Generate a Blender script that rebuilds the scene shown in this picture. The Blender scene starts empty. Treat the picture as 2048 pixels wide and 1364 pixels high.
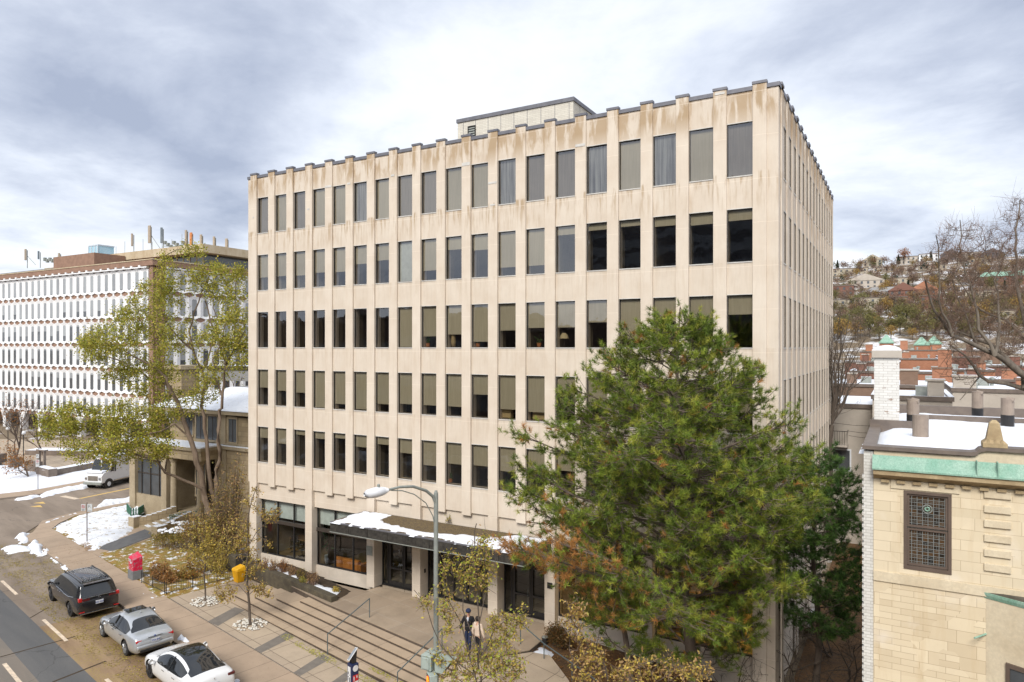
# An office block of precast concrete above a snowy corner, seen level from about 13.6 m up.
EXPO = 0.5; SKYK = 1.1; SUNK = 2.7
LOBES = [(120, 270, 17, -.13), (330, 130, 14, -.10), (2000, 60, 20, -.16), (1900, 60, 12, -.08), (1250, 60, 18, -.05), (150, 500, 10, .20), (470, 300, 13, .11), (1000, 200, 14, .05), (1850, 330, 12, .13), (40, 40, 14, .14), (700, 60, 14, -.05)]
import bpy, math, random
import numpy as np
from mathutils import Vector, Matrix, noise
R = math.radians
random.seed(7); RNG = np.random.default_rng(7)
SC = bpy.context.scene
COL = SC.collection
# ---------------------------------------------------------------- survey helpers
# The photograph was surveyed by eye: a point seen at (px,py) and known to lie on a given height,
# wall or distance is turned into its real position in metres.
FP, CX, HY, EYE = 1369.0, 1024.0, 694.0, 13.6
YAW = R(29.6); CY, SY = math.cos(YAW), math.sin(YAW)
def ray(px):
    u = (px-CX)/FP
    return (-SY+CY*u, CY+SY*u)
def zg(X): return -.47-.009*max(-150.0, min(40.0, X))
def at_h(px, py, z):
    d = (EYE-z)*FP/(py-HY); a, b = ray(px); return Vector((a*d, b*d, z))
def at_g(px, py, off=0.0):
    X = -30.0
    for _ in range(8):
        p = at_h(px, py, zg(X)+off); X = p.x
    return p
def at_y(px, py, Y):
    a, b = ray(px); d = Y/b; return Vector((a*d, Y, EYE-(py-HY)/FP*d))
def at_d(px, py, d):
    a, b = ray(px); return Vector((a*d, b*d, EYE-(py-HY)/FP*d))
def S(u, v, z=None, off=0.0):          # street frame: u along the kerb, v away from the camera
    x = .97862*u+.20569*v; y = -.20569*u+.97862*v
    return Vector((x, y, zg(x)+off if z is None else z))
def ground_d(px, d, off=0.0):
    a, b = ray(px); return Vector((a*d, b*d, zg(a*d)+off))

# ---------------------------------------------------------------- materials
MATS = {}
class NT:
    def __init__(s, tree): s.t = tree
    def n(s, typ, **kw):
        nd = s.t.nodes.new(typ)
        for k, v in kw.items():
            if k.startswith('i_'):
                key = k[2:]; key = int(key) if key.isdigit() else key.replace('_', ' ')
                nd.inputs[key].default_value = v
            else: setattr(nd, k, v)
        return nd
    def l(s, a, b): s.t.links.new(a, b)
    def math(s, op, a, b=None, clamp=False):
        nd = s.n('ShaderNodeMath', operation=op); nd.use_clamp = clamp
        for i, v in enumerate((a, b)):
            if v is None: continue
            if isinstance(v, (int, float)): nd.inputs[i].default_value = v
            else: s.l(v, nd.inputs[i])
        return nd.outputs[0]
    def mapr(s, v, a, b, c=0.0, d=1.0):
        nd = s.n('ShaderNodeMapRange'); s.l(v, nd.inputs[0])
        for i, x in enumerate((a, b, c, d)): nd.inputs[i+1].default_value = x
        return nd.outputs[0]
    def mix(s, f, a, b):
        nd = s.n('ShaderNodeMix', data_type='RGBA')
        if isinstance(f, (int, float)): nd.inputs[0].default_value = f
        else: s.l(f, nd.inputs[0])
        for i, v in ((6, a), (7, b)):
            if isinstance(v, (tuple, list)): nd.inputs[i].default_value = (*v[:3], 1)
            else: s.l(v, nd.inputs[i])
        return nd.outputs[2]
    def noise(s, vec, scale, detail=4, rough=.55, dist=0.0):
        nd = s.n('ShaderNodeTexNoise'); s.l(vec, nd.inputs['Vector'])
        nd.inputs['Scale'].default_value = scale; nd.inputs['Detail'].default_value = detail
        nd.inputs['Roughness'].default_value = rough; nd.inputs['Distortion'].default_value = dist
        return nd.outputs[0]
    def mapping(s, vec, scale=(1, 1, 1), loc=(0, 0, 0), rot=(0, 0, 0)):
        nd = s.n('ShaderNodeMapping'); s.l(vec, nd.inputs[0])
        nd.inputs['Scale'].default_value = scale; nd.inputs['Location'].default_value = loc
        nd.inputs['Rotation'].default_value = rot
        return nd.outputs[0]
def newmat(name):
    m = bpy.data.materials.new(name); m.use_nodes = True
    m.node_tree.nodes.clear(); t = NT(m.node_tree)
    out = t.n('ShaderNodeOutputMaterial'); p = t.n('ShaderNodeBsdfPrincipled')
    t.l(p.outputs[0], out.inputs[0]); MATS[name] = m
    return m, t, p, out
def bump(t, p, h, strength, dist=.02):
    b = t.n('ShaderNodeBump'); b.inputs['Strength'].default_value = strength; b.inputs['Distance'].default_value = dist
    t.l(h, b.inputs['Height']); t.l(b.outputs[0], p.inputs['Normal'])
def M(name, col, col2=None, rough=.8, scale=3.0, lo=.35, hi=.65, metal=0.0, bmp=0.0, fine=0.0, stretch=(1, 1, 1), spec=.4, coat=0.0, coords='pos'):
    """plain weathered material: two tones of the thing's own colour mixed by noise"""
    m, t, p, out = newmat(name)
    if coords == 'pos':
        v = t.n('ShaderNodeNewGeometry').outputs['Position']
    else:
        v = t.n('ShaderNodeTexCoord').outputs['Object']
    v = t.mapping(v, stretch)
    if col2 is None: col2 = tuple(c*.82 for c in col)
    n = t.noise(v, scale, 6, .6)
    c = t.mix(t.mapr(n, lo, hi), col, col2)
    if fine:
        f = t.noise(v, scale*9, 3, .7)
        c = t.mix(t.mapr(f, .3, .7, 0, fine), c, tuple(x*.45 for x in col))
    t.l(c, p.inputs['Base Color']); p.inputs['Roughness'].default_value = rough
    p.inputs['Metallic'].default_value = metal; p.inputs['Specular IOR Level'].default_value = spec
    p.inputs['Coat Weight'].default_value = coat
    if coat: p.inputs['Coat Roughness'].default_value = .04
    if bmp: bump(t, p, t.noise(v, scale*6, 5, .65), bmp)
    return m
def brick(name, c1, c2, mortar, bw=.22, bh=.075, msize=.01, axis='x', rough=.85, var=.5, dirt=.3, lumps=.3, off=.5, rand=None, alt=None):
    m, t, p, out = newmat(name)
    g = t.n('ShaderNodeNewGeometry').outputs['Position']
    sx = t.n('ShaderNodeSeparateXYZ'); t.l(g, sx.inputs[0]); cb = t.n('ShaderNodeCombineXYZ')
    if axis == 'both':
        nn = t.n('ShaderNodeNewGeometry').outputs['Normal']; s2 = t.n('ShaderNodeSeparateXYZ'); t.l(nn, s2.inputs[0])
        f = t.math('GREATER_THAN', t.math('ABSOLUTE', s2.outputs[0]), .6)
        a = t.math('ADD', t.math('MULTIPLY', sx.outputs[0], t.math('SUBTRACT', 1.0, f)), t.math('MULTIPLY', sx.outputs[1], f))
        t.l(a, cb.inputs[0])
    else: t.l(sx.outputs[0 if axis == 'x' else 1], cb.inputs[0])
    t.l(sx.outputs[2], cb.inputs[1])
    b = t.n('ShaderNodeTexBrick'); t.l(cb.outputs[0], b.inputs[0])
    b.inputs['Color1'].default_value = (*c1, 1); b.inputs['Color2'].default_value = (*c2, 1); b.inputs['Mortar'].default_value = (*mortar, 1)
    b.inputs['Scale'].default_value = 1; b.inputs['Mortar Size'].default_value = msize; b.inputs['Brick Width'].default_value = bw
    b.inputs['Row Height'].default_value = bh; b.inputs['Bias'].default_value = 0; b.offset = off
    bc = b.outputs[0]
    if alt:                              # squared rubble: patches of taller blocks among the small courses
        b3 = t.n('ShaderNodeTexBrick'); t.l(cb.outputs[0], b3.inputs[0]); b3.offset = .31
        for k_ in ('Color1', 'Color2', 'Mortar'): b3.inputs[k_].default_value = b.inputs[k_].default_value
        b3.inputs['Scale'].default_value = 1; b3.inputs['Mortar Size'].default_value = msize; b3.inputs['Brick Width'].default_value = alt[0]; b3.inputs['Row Height'].default_value = alt[1]
        vo = t.n('ShaderNodeTexVoronoi', feature='F1', distance='CHEBYCHEV'); vo.inputs['Scale'].default_value = 1.25; t.l(cb.outputs[0], vo.inputs['Vector'])
        sp_ = t.n('ShaderNodeSeparateXYZ'); t.l(vo.outputs['Color'], sp_.inputs[0]); bc = t.mix(t.math('GREATER_THAN', sp_.outputs[0], .5), bc, b3.outputs[0])
        run = t.noise(t.mapping(g, (3.5, 3.5, .35)), 1.0, 5, .65); bc = t.mix(t.mapr(run, .52, .72, 0, .45), bc, tuple(x*y for x, y in zip(c1, (.72, .62, .48)))); bc = t.mix(t.mapr(t.noise(g, .8, 4, .6), .6, .75, 0, .5), bc, (.74, .68, .60))
    n = t.noise(g, 1.3, 5, .65); c = t.mix(t.mapr(n, .4, .75, 0, dirt), bc, tuple(x*.55 for x in c1))
    if rand: c = t.mix(t.mapr(t.noise(g, 5, 4, .7), .58, .66), c, rand)
    t.l(c, p.inputs['Base Color']); p.inputs['Roughness'].default_value = rough
    bump(t, p, b.outputs['Fac'], -.4*lumps, .02)
    return m

def facade_mat(name, base, stain, joints=True):
    m, t, p, out = newmat(name)
    g = t.n('ShaderNodeNewGeometry').outputs['Position']
    sx = t.n('ShaderNodeSeparateXYZ'); t.l(g, sx.inputs[0]); z = sx.outputs[2]
    n1 = t.noise(g, .9, 5, .6)
    c = t.mix(t.mapr(n1, .35, .7), base, tuple(b*k for b, k in zip(base, (.9, .87, .84))))
    fine = t.noise(t.mapping(g, (14, 14, 1.2)), 1.0, 4, .7)           # faint vertical board marks
    c = t.mix(t.mapr(fine, .45, .75, 0, .22), c, tuple(b*.72 for b in base))
    # rain-washed brown staining, heaviest on the parapet and under the top sills
    st = t.noise(t.mapping(g, (2.1, 2.1, .42)), 1.0, 5, .62, .5)
    st2 = t.noise(t.mapping(g, (5.5, 5.5, .55)), 1.0, 4, .6, .3)
    top = t.mapr(z, 22.3, 23.3)
    mid = t.math('MULTIPLY', t.mapr(z, 18.9, 20.4), t.mapr(z, 20.7, 20.6))
    drip = t.math('MULTIPLY', t.mapr(t.math('MODULO', t.math('ADD', z, 10.83), 3.485), 1.6, 3.4), t.mapr(z, 6, 9, .35, .6))
    a = t.math('MULTIPLY', t.mapr(st, .43, .55), top)
    b = t.math('MULTIPLY', t.mapr(st2, .49, .62), t.math('MAXIMUM', mid, t.math('MULTIPLY', drip, .45)))
    f = t.math('MAXIMUM', t.math('MULTIPLY', a, .85), t.math('MULTIPLY', b, .75), True)
    c = t.mix(f, c, stain)
    low = t.math('MULTIPLY', t.mapr(z, 5.5, 1.0), t.mapr(t.noise(g, 1.6, 5, .6), .35, .75, .1, .6))
    c = t.mix(low, c, tuple(b*.66 for b in base))
    if joints:
        j = t.math('MODULO', t.math('ADD', z, 30.2), 1.7425)
        jf = t.math('LESS_THAN', j, .018)
        c = t.mix(t.math('MULTIPLY', jf, .45), c, tuple(min(1, b*1.25) for b in base))
    t.l(c, p.inputs['Base Color']); p.inputs['Roughness'].default_value = .9; p.inputs['Specular IOR Level'].default_value = .25
    bump(t, p, t.noise(g, 60, 3, .7), .12, .01)
    return m
def glass(name, tint, base=.18, rough=.015, wav=.0):
    m, t, p, out = newmat(name)
    t.t.nodes.remove(p)
    tr = t.n('ShaderNodeBsdfTransparent'); tr.inputs[0].default_value = (*tint, 1)
    gl = t.n('ShaderNodeBsdfGlossy'); gl.inputs['Roughness'].default_value = rough; gl.inputs[0].default_value = (.93, .95, 1, 1)
    lw = t.n('ShaderNodeLayerWeight'); lw.inputs[0].default_value = .25
    f = t.math('ADD', lw.outputs['Fresnel'], base, True)
    if wav:
        g = t.n('ShaderNodeNewGeometry').outputs['Position']
        b = t.n('ShaderNodeBump'); b.inputs['Strength'].default_value = wav; b.inputs['Distance'].default_value = .02
        t.l(t.noise(g, 1.1, 2, .4), b.inputs['Height']); t.l(b.outputs[0], gl.inputs['Normal'])
    mx = t.n('ShaderNodeMixShader'); t.l(f, mx.inputs[0]); t.l(tr.outputs[0], mx.inputs[1]); t.l(gl.outputs[0], mx.inputs[2])
    t.l(mx.outputs[0], out.inputs[0])
    return m
def leafmat(name, rough=.6, trans=.35):
    """colour comes from each leaf's own colour attribute"""
    m, t, p, out = newmat(name)
    a = t.n('ShaderNodeVertexColor'); a.layer_name = 'Col'
    t.l(a.outputs[0], p.inputs['Base Color']); p.inputs['Roughness'].default_value = rough; p.inputs['Specular IOR Level'].default_value = .25
    if trans:
        tl = t.n('ShaderNodeBsdfTranslucent'); t.l(a.outputs[0], tl.inputs[0])
        mx = t.n('ShaderNodeMixShader'); mx.inputs[0].default_value = trans
        t.l(p.outputs[0], mx.inputs[1]); t.l(tl.outputs[0], mx.inputs[2]); t.l(mx.outputs[0], out.inputs[0])
    return m
def emis(name, col, s):
    m, t, p, out = newmat(name)
    p.inputs['Emission Color'].default_value = (*col, 1); p.inputs['Emission Strength'].default_value = s
    p.inputs['Base Color'].default_value = (*col, 1)
    return m
def snowmat(name, debris=.0, dcol=(.16, .09, .04), sc=6.0, lo=.56, hi=.62):
    m, t, p, out = newmat(name)
    g = t.n('ShaderNodeNewGeometry').outputs['Position']
    c = t.mix(t.mapr(t.noise(g, 2.2, 4, .6), .3, .7), (.80, .83, .88), (.70, .73, .79))
    if debris:
        n = t.noise(g, sc, 8, .72)
        f = t.mapr(n, lo, hi, 0, debris)
        dc = t.mix(t.mapr(t.noise(g, 9, 3, .6), .35, .65), dcol, tuple(x*2.0 for x in dcol))
        c = t.mix(f, c, dc)
    t.l(c, p.inputs['Base Color']); p.inputs['Roughness'].default_value = .7; p.inputs['Specular IOR Level'].default_value = .3
    p.inputs['Subsurface Weight'].default_value = 0
    bump(t, p, t.noise(g, 7, 6, .6), .5, .06)
    return m

FAC = (.65, .573, .480)
facade_mat('concrete', FAC, (.40, .29, .18))
facade_mat('concrete_pale', tuple(x*1.03 for x in FAC), (.37, .26, .15))
M('pale_line', (.62, .60, .56), rough=.5)
M('coping', (.14, .14, .16), (.19, .19, .21), rough=.45, metal=.3)
M('black_metal', (.02, .02, .022), (.03, .028, .026), rough=.35)
M('dark_bronze', (.055, .045, .038), rough=.4)
M('blind_tan', (.55, .50, .385), (.48, .44, .335), rough=.9, scale=20, stretch=(1, 1, .05))
M('blind_sky_reflection', (.31, .28, .245), (.25, .225, .20), rough=.9, scale=18, stretch=(1, 1, .05))  # grey sky reflections of the top panes put into a blind colour
M('blind_blue', (.42, .44, .46), (.13, .13, .14), rough=.9, scale=9, stretch=(1, 1, .04))
M('blind_white', (.70, .76, .76), rough=.8)
M('interior_tan', (.20, .165, .105), (.12, .095, .06), rough=.9, scale=.8)
M('interior_dark', (.04, .032, .025), (.08, .06, .038), rough=.9, scale=.6)
M('interior_floor', (.24, .17, .09), (.17, .12, .065), rough=.5, scale=1.5)
M('carpet_gold', (.42, .27, .09), (.34, .21, .07), rough=.8, scale=4)
glass('glass', (.84, .82, .76), .13, wav=.35)
glass('glass_clear', (.88, .90, .86), .04, wav=.1)
glass('car_glass', (.10, .11, .12), .10)
M('black_stone', (.030, .028, .026), (.075, .07, .06), rough=.35, scale=8, fine=.4)
brick('penthouse_brick', (.66, .63, .55), (.58, .55, .48), (.45, .42, .36), .40, .10, .008, 'both', dirt=.25)
snowmat('snow'); snowmat('snow_leafy', .9, (.17, .10, .045), 5.0, .60, .66); snowmat('snow_specks', .8, (.10, .075, .05), 16.0, .60, .68)
M('gravel_roof', (.12, .085, .055), (.27, .20, .08), rough=.95, scale=14, lo=.45, hi=.58, fine=.9, bmp=.6)
leafmat('leaf'); leafmat('needle', .5, .2)
M('bark_grey', (.12, .10, .08), (.20, .17, .135), rough=.95, scale=6, stretch=(1, 1, .25), bmp=.5)
M('bark_dark', (.075, .058, .045), (.12, .095, .075), rough=.95, scale=6, stretch=(1, 1, .25), bmp=.5)
M('bark_pine', (.20, .155, .12), (.11, .085, .07), rough=.95, scale=5, stretch=(1, 1, .3), bmp=.7, fine=.5)
M('twig', (.16, .115, .085), (.10, .075, .06), rough=.95, scale=8)
M('twig_red', (.20, .12, .085), (.15, .10, .075), rough=.95, scale=.3)
M('gal_steel', (.31, .33, .30), (.25, .265, .245), rough=.55, metal=.2, scale=5)
M('white_paint', (.74, .76, .78), (.66, .68, .70), rough=.5)
M('rail_blue', (.10, .13, .135), rough=.5)
# ---------------------------------------------------------------- mesh building
class MB:
    def __init__(s, xf=None):
        s.v = []; s.f = []; s.m = []; s.mats = []; s.xf = xf; s.cols = None
    def mi(s, mat):
        if mat not in s.mats: s.mats.append(mat)
        return s.mats.index(mat)
    def addv(s, pts):
        b = len(s.v)
        if s.xf is not None: pts = [s.xf @ Vector(p) for p in pts]
        s.v.extend([tuple(p) for p in pts]); return b
    def face(s, pts, mat):
        b = s.addv(pts); s.f.append(tuple(range(b, b+len(pts)))); s.m.append(s.mi(mat))
    def box(s, x0, x1, y0, y1, z0, z1, mat, top=None):
        if x1 < x0: x0, x1 = x1, x0
        if y1 < y0: y0, y1 = y1, y0
        b = s.addv([(x0, y0, z0), (x1, y0, z0), (x1, y1, z0), (x0, y1, z0), (x0, y0, z1), (x1, y0, z1), (x1, y1, z1), (x0, y1, z1)])
        i = s.mi(mat)
        for q in ((0, 3, 2, 1), (0, 1, 5, 4), (1, 2, 6, 5), (2, 3, 7, 6), (3, 0, 4, 7)):
            s.f.append(tuple(b+k for k in q)); s.m.append(i)
        s.f.append((b+4, b+5, b+6, b+7)); s.m.append(s.mi(top) if top else i)
        return s
    def prism(s, poly, z0, z1, mat, top=None, fz=None):
        """polygon (ccw or cw) extruded; z0/z1 numbers or functions of x,y"""
        a = sum(poly[i][0]*poly[(i+1) % len(poly)][1]-poly[(i+1) % len(poly)][0]*poly[i][1] for i in range(len(poly)))
        if a < 0: poly = poly[::-1]
        n = len(poly); g0 = z0 if callable(z0) else (lambda x, y: z0); g1 = z1 if callable(z1) else (lambda x, y: z1)
        b = s.addv([(p[0], p[1], g0(p[0], p[1])) for p in poly]+[(p[0], p[1], g1(p[0], p[1])) for p in poly])
        i = s.mi(mat)
        for k in range(n):
            s.f.append((b+k, b+(k+1) % n, b+n+(k+1) % n, b+n+k)); s.m.append(i)
        s.f.append(tuple(b+n+k for k in range(n))); s.m.append(s.mi(top) if top else i)
        s.f.append(tuple(b+n-1-k for k in range(n))); s.m.append(i)
        return s
    def tube(s, pts, rad, mat, n=6, cap=True):
        pts = [Vector(p) for p in pts]
        if isinstance(rad, (int, float)): rad = [rad]*len(pts)
        i = s.mi(mat); prev = None; ref = Vector((0, 0, 1))
        for k, p in enumerate(pts):
            d = (pts[min(k+1, len(pts)-1)]-pts[max(k-1, 0)])
            if d.length < 1e-6: d = Vector((0, 0, 1))
            d.normalize()
            if k == 0: ref = Vector((0, 0, 1)) if abs(d.z) < .9 else Vector((1, 0, 0))
            a = d.cross(ref)
            if a.length < 1e-4: a = d.cross(Vector((0, 1, .3)))
            a.normalize(); c = d.cross(a)
            b = s.addv([p+(a*math.cos(2*math.pi*j/n)+c*math.sin(2*math.pi*j/n))*rad[k] for j in range(n)])
            if prev is not None:
                for j in range(n):
                    s.f.append((prev+j, prev+(j+1) % n, b+(j+1) % n, b+j)); s.m.append(i)
            elif cap: s.f.append(tuple(b+j for j in range(n))); s.m.append(i)
            prev = b
        if cap: s.f.append(tuple(prev+n-1-j for j in range(n))); s.m.append(i)
        return s
    def lathe(s, c, prof, mat, n=16):
        """prof: (radius, z) list, axis vertical through c"""
        i = s.mi(mat); prev = None
        for r, z in prof:
            b = s.addv([(c[0]+r*math.cos(2*math.pi*j/n), c[1]+r*math.sin(2*math.pi*j/n), c[2]+z) for j in range(n)])
            if prev is not None:
                for j in range(n): s.f.append((prev+j, prev+(j+1) % n, b+(j+1) % n, b+j)); s.m.append(i)
            else: s.f.append(tuple(b+n-1-j for j in range(n))); s.m.append(i)
            prev = b
        s.f.append(tuple(prev+j for j in range(n))); s.m.append(i)
        return s
    def mesh(s, name):
        me = bpy.data.meshes.new(name); me.from_pydata(s.v, [], s.f)
        for m in s.mats: me.materials.append(MATS[m])
        me.polygons.foreach_set('material_index', s.m); me.update()
        return me
    def build(s, name, parent=None, world=True, smooth=False, bevel=0, **tagkw):
        me = s.mesh(name)
        if parent is not None and world:
            o = wloc(parent)
            me.transform(Matrix.Translation(-o))
        if smooth: me.polygons.foreach_set('use_smooth', [True]*len(me.polygons))
        ob = bpy.data.objects.new(name, me); COL.objects.link(ob)
        if parent is not None: ob.parent = parent
        if bevel:
            b = ob.modifiers.new('bevel', 'BEVEL'); b.width = bevel; b.segments = 2; b.limit_method = 'ANGLE'
        if tagkw: tag(ob, **tagkw)
        return ob
def wloc(o):
    v = Vector(o.location)
    while o.parent: o = o.parent; v = v+Vector(o.location)
    return v
def tag(o, label=None, cat=None, group=None, kind=None):
    if label: o['label'] = label
    if cat: o['category'] = cat
    if group: o['group'] = group
    if kind: o['kind'] = kind
    return o
def thing(name, label, cat, loc=(0, 0, 0), group=None, rz=0):
    o = bpy.data.objects.new(name, None); COL.objects.link(o); o.location = loc; o.rotation_euler = (0, 0, rz)
    o.empty_display_size = .2
    return tag(o, label, cat, group)
def copy_tree(o, parent=None):
    c = o.copy(); COL.objects.link(c); c.parent = parent
    for ch in list(o.children): copy_tree(ch, c)
    return c
def recentre(o):
    """put a single-mesh thing's origin at its base"""
    me = o.data; n = len(me.vertices); a = np.empty(n*3); me.vertices.foreach_get('co', a); a = a.reshape(-1, 3)
    c = Vector(((a[:, 0].min()+a[:, 0].max())/2, (a[:, 1].min()+a[:, 1].max())/2, a[:, 2].min()))
    me.transform(Matrix.Translation(-c)); o.location = c
    return o
def npmesh(name, verts, nper, cols, mat, parent=None, world=True, **kw):
    """many separate n-gons from arrays: verts (N*nper,3), cols (N,3)"""
    N = len(verts)//nper
    me = bpy.data.meshes.new(name)
    if parent is not None and world: verts = verts-np.array(wloc(parent))
    me.vertices.add(N*nper); me.vertices.foreach_set('co', verts.astype(np.float32).ravel())
    me.loops.add(N*nper); me.loops.foreach_set('vertex_index', np.arange(N*nper, dtype=np.int32))
    me.polygons.add(N); me.polygons.foreach_set('loop_start', np.arange(0, N*nper, nper, dtype=np.int32))
    try: me.polygons.foreach_set('loop_total', np.full(N, nper, dtype=np.int32))
    except Exception: pass
    me.update(calc_edges=True)
    if cols is not None:
        ca = me.color_attributes.new('Col', 'FLOAT_COLOR', 'POINT')
        c = np.ones((N*nper, 4), np.float32); c[:, :3] = np.repeat(cols, nper, axis=0)
        ca.data.foreach_set('color', c.ravel())
    me.materials.append(MATS[mat]); me.validate()
    ob = bpy.data.objects.new(name, me); COL.objects.link(ob)
    if parent is not None: ob.parent = parent
    if kw: tag(ob, **kw)
    return ob
def unit(v): return v/np.maximum(np.linalg.norm(v, axis=1, keepdims=True), 1e-9)
def leaf_quads(c, size, aspect=.55, flat=0.0):
    """diamond leaves around centres c (N,3)"""
    n = len(c); a = unit(RNG.normal(size=(n, 3))); b = RNG.normal(size=(n, 3)); b = unit(np.cross(a, b))
    if flat:
        a[:, 2] *= (1-flat); b[:, 2] *= (1-flat)
    sz = (size*(.6+.8*RNG.random(n)))[:, None]
    q = np.stack([c-a*sz, c+b*sz*aspect, c+a*sz, c-b*sz*aspect], axis=1)
    return q.reshape(-1, 3)
def palette(n, cols, jit=.15):
    cols = np.array(cols); k = RNG.integers(0, len(cols), n); w = RNG.random((n, 1))
    k2 = RNG.integers(0, len(cols), n); c = cols[k]*w+cols[k2]*(1-w)
    return np.clip(c*(1+RNG.normal(size=(n, 1))*jit), .003, 1)
def interp_poly(pts, step):
    out = []
    for a, b in zip(pts[:-1], pts[1:]):
        a = Vector(a); b = Vector(b); n = max(1, int((b-a).length/step))
        for i in range(n): out.append(a.lerp(b, i/n))
    out.append(Vector(pts[-1])); return out
def inside(x, y, poly):
    c = False; n = len(poly); j = n-1
    for i in range(n):
        xi, yi = poly[i][0], poly[i][1]; xj, yj = poly[j][0], poly[j][1]
        if (yi > y) != (yj > y) and x < (xj-xi)*(y-yi)/(yj-yi)+xi: c = not c
        j = i
    return c
def edge_dist(x, y, poly):
    d = 1e9; n = len(poly)
    for i in range(n):
        ax, ay = poly[i][0], poly[i][1]; bx, by = poly[(i+1) % n][0], poly[(i+1) % n][1]
        dx, dy = bx-ax, by-ay; L = dx*dx+dy*dy
        t = max(0, min(1, ((x-ax)*dx+(y-ay)*dy)/L)) if L > 0 else 0
        d = min(d, math.hypot(x-ax-t*dx, y-ay-t*dy))
    return d
def patch(name, poly, base, mat, amp=.05, edge=.4, rise=.08, res=.25, nsc=.8, rag=.25, **kw):
    """soft mound following polygon: base(x,y) height + rise, falling to the base at its ragged edge"""
    xs = [p[0] for p in poly]; ys = [p[1] for p in poly]; x0, x1, y0, y1 = min(xs)-.5, max(xs)+.5, min(ys)-.5, max(ys)+.5
    nx = int((x1-x0)/res)+1; ny = int((y1-y0)/res)+1; idx = {}; mb = MB(); mi = mb.mi(mat)
    def sd(x, y):
        e = edge_dist(x, y, poly); e = e if inside(x, y, poly) else -e
        return e+rag*noise.noise(Vector((x*1.3, y*1.3, 3.1)))+rag*.6*noise.noise(Vector((x*4, y*4, 1.1)))
    def vid(i, j):
        if (i, j) not in idx:
            x, y = x0+i*res, y0+j*res; d = sd(x, y)
            k = max(0.0, min(1.0, d/edge)); k = k*k*(3-2*k)
            z = base(x, y)+(rise+amp*noise.noise(Vector((x*nsc, y*nsc, 0)))+amp*.4*noise.noise(Vector((x*nsc*4, y*nsc*4, 5))))*k - (.05 if d < 0 else 0)
            idx[(i, j)] = len(mb.v); mb.v.append((x, y, z))
        return idx[(i, j)]
    for i in range(nx):
        for j in range(ny):
            if sd(x0+(i+.5)*res, y0+(j+.5)*res) > -res*.5:
                mb.f.append((vid(i, j), vid(i+1, j), vid(i+1, j+1), vid(i, j+1))); mb.m.append(mi)
    return mb.build(name, smooth=True, **kw)
def text_mesh(txt, size, mat, loc, rot, name, parent=None, extrude=.004):
    cu = bpy.data.curves.new(name, 'FONT'); cu.body = txt; cu.size = size; cu.extrude = extrude; cu.align_x = 'CENTER'; cu.align_y = 'CENTER'
    o = bpy.data.objects.new(name, cu); COL.objects.link(o)
    dg = bpy.context.evaluated_depsgraph_get(); me = bpy.data.meshes.new_from_object(o.evaluated_get(dg)); bpy.data.objects.remove(o)
    me.materials.clear(); me.materials.append(MATS[mat])
    ob = bpy.data.objects.new(name, me); COL.objects.link(ob); ob.location = loc; ob.rotation_euler = rot
    if parent is not None: ob.parent = parent
    return ob
# ---------------------------------------------------------------- camera, sky, sun
cam = bpy.data.cameras.new('camera'); co = bpy.data.objects.new('camera', cam); COL.objects.link(co)
co.location = (0, 0, EYE); co.rotation_euler = (R(90), 0, YAW)
cam.sensor_width = 36; cam.lens = 36*FP/2048; cam.shift_y = (HY-682)/2048; cam.clip_end = 6000; cam.clip_start = .1
SC.camera = co
SC.view_settings.view_transform = 'Standard'; SC.view_settings.look = 'None'; SC.view_settings.exposure = EXPO if 'EXPO' in globals() else 0.0
SC.render.engine = 'CYCLES'
cy = SC.cycles; cy.max_bounces = 7; cy.diffuse_bounces = 3; cy.glossy_bounces = 3; cy.transmission_bounces = 4; cy.transparent_max_bounces = 10
cy.use_denoising = True; cy.sample_clamp_indirect = 6; cy.caustics_reflective = False; cy.caustics_refractive = False
SUN_EL, SUN_AZ = R(42), R(168)     # azimuth of the veiled sun measured clockwise from +Y: behind the camera, a little right
w = bpy.data.worlds.new('World'); SC.world = w; w.use_nodes = True; t = NT(w.node_tree); w.node_tree.nodes.clear()
out = t.n('ShaderNodeOutputWorld'); bg = t.n('ShaderNodeBackground'); bgs = t.n('ShaderNodeBackground')
sky = t.n('ShaderNodeTexSky', sky_type='NISHITA'); sky.sun_disc = False; sky.sun_elevation = SUN_EL; sky.sun_rotation = SUN_AZ
t.l(sky.outputs[0], bgs.inputs[0]); bgs.inputs[1].default_value = .10
tc = t.n('ShaderNodeTexCoord').outputs['Generated']
sx = t.n('ShaderNodeSeparateXYZ'); t.l(tc, sx.inputs[0]); dz = sx.outputs[2]
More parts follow.
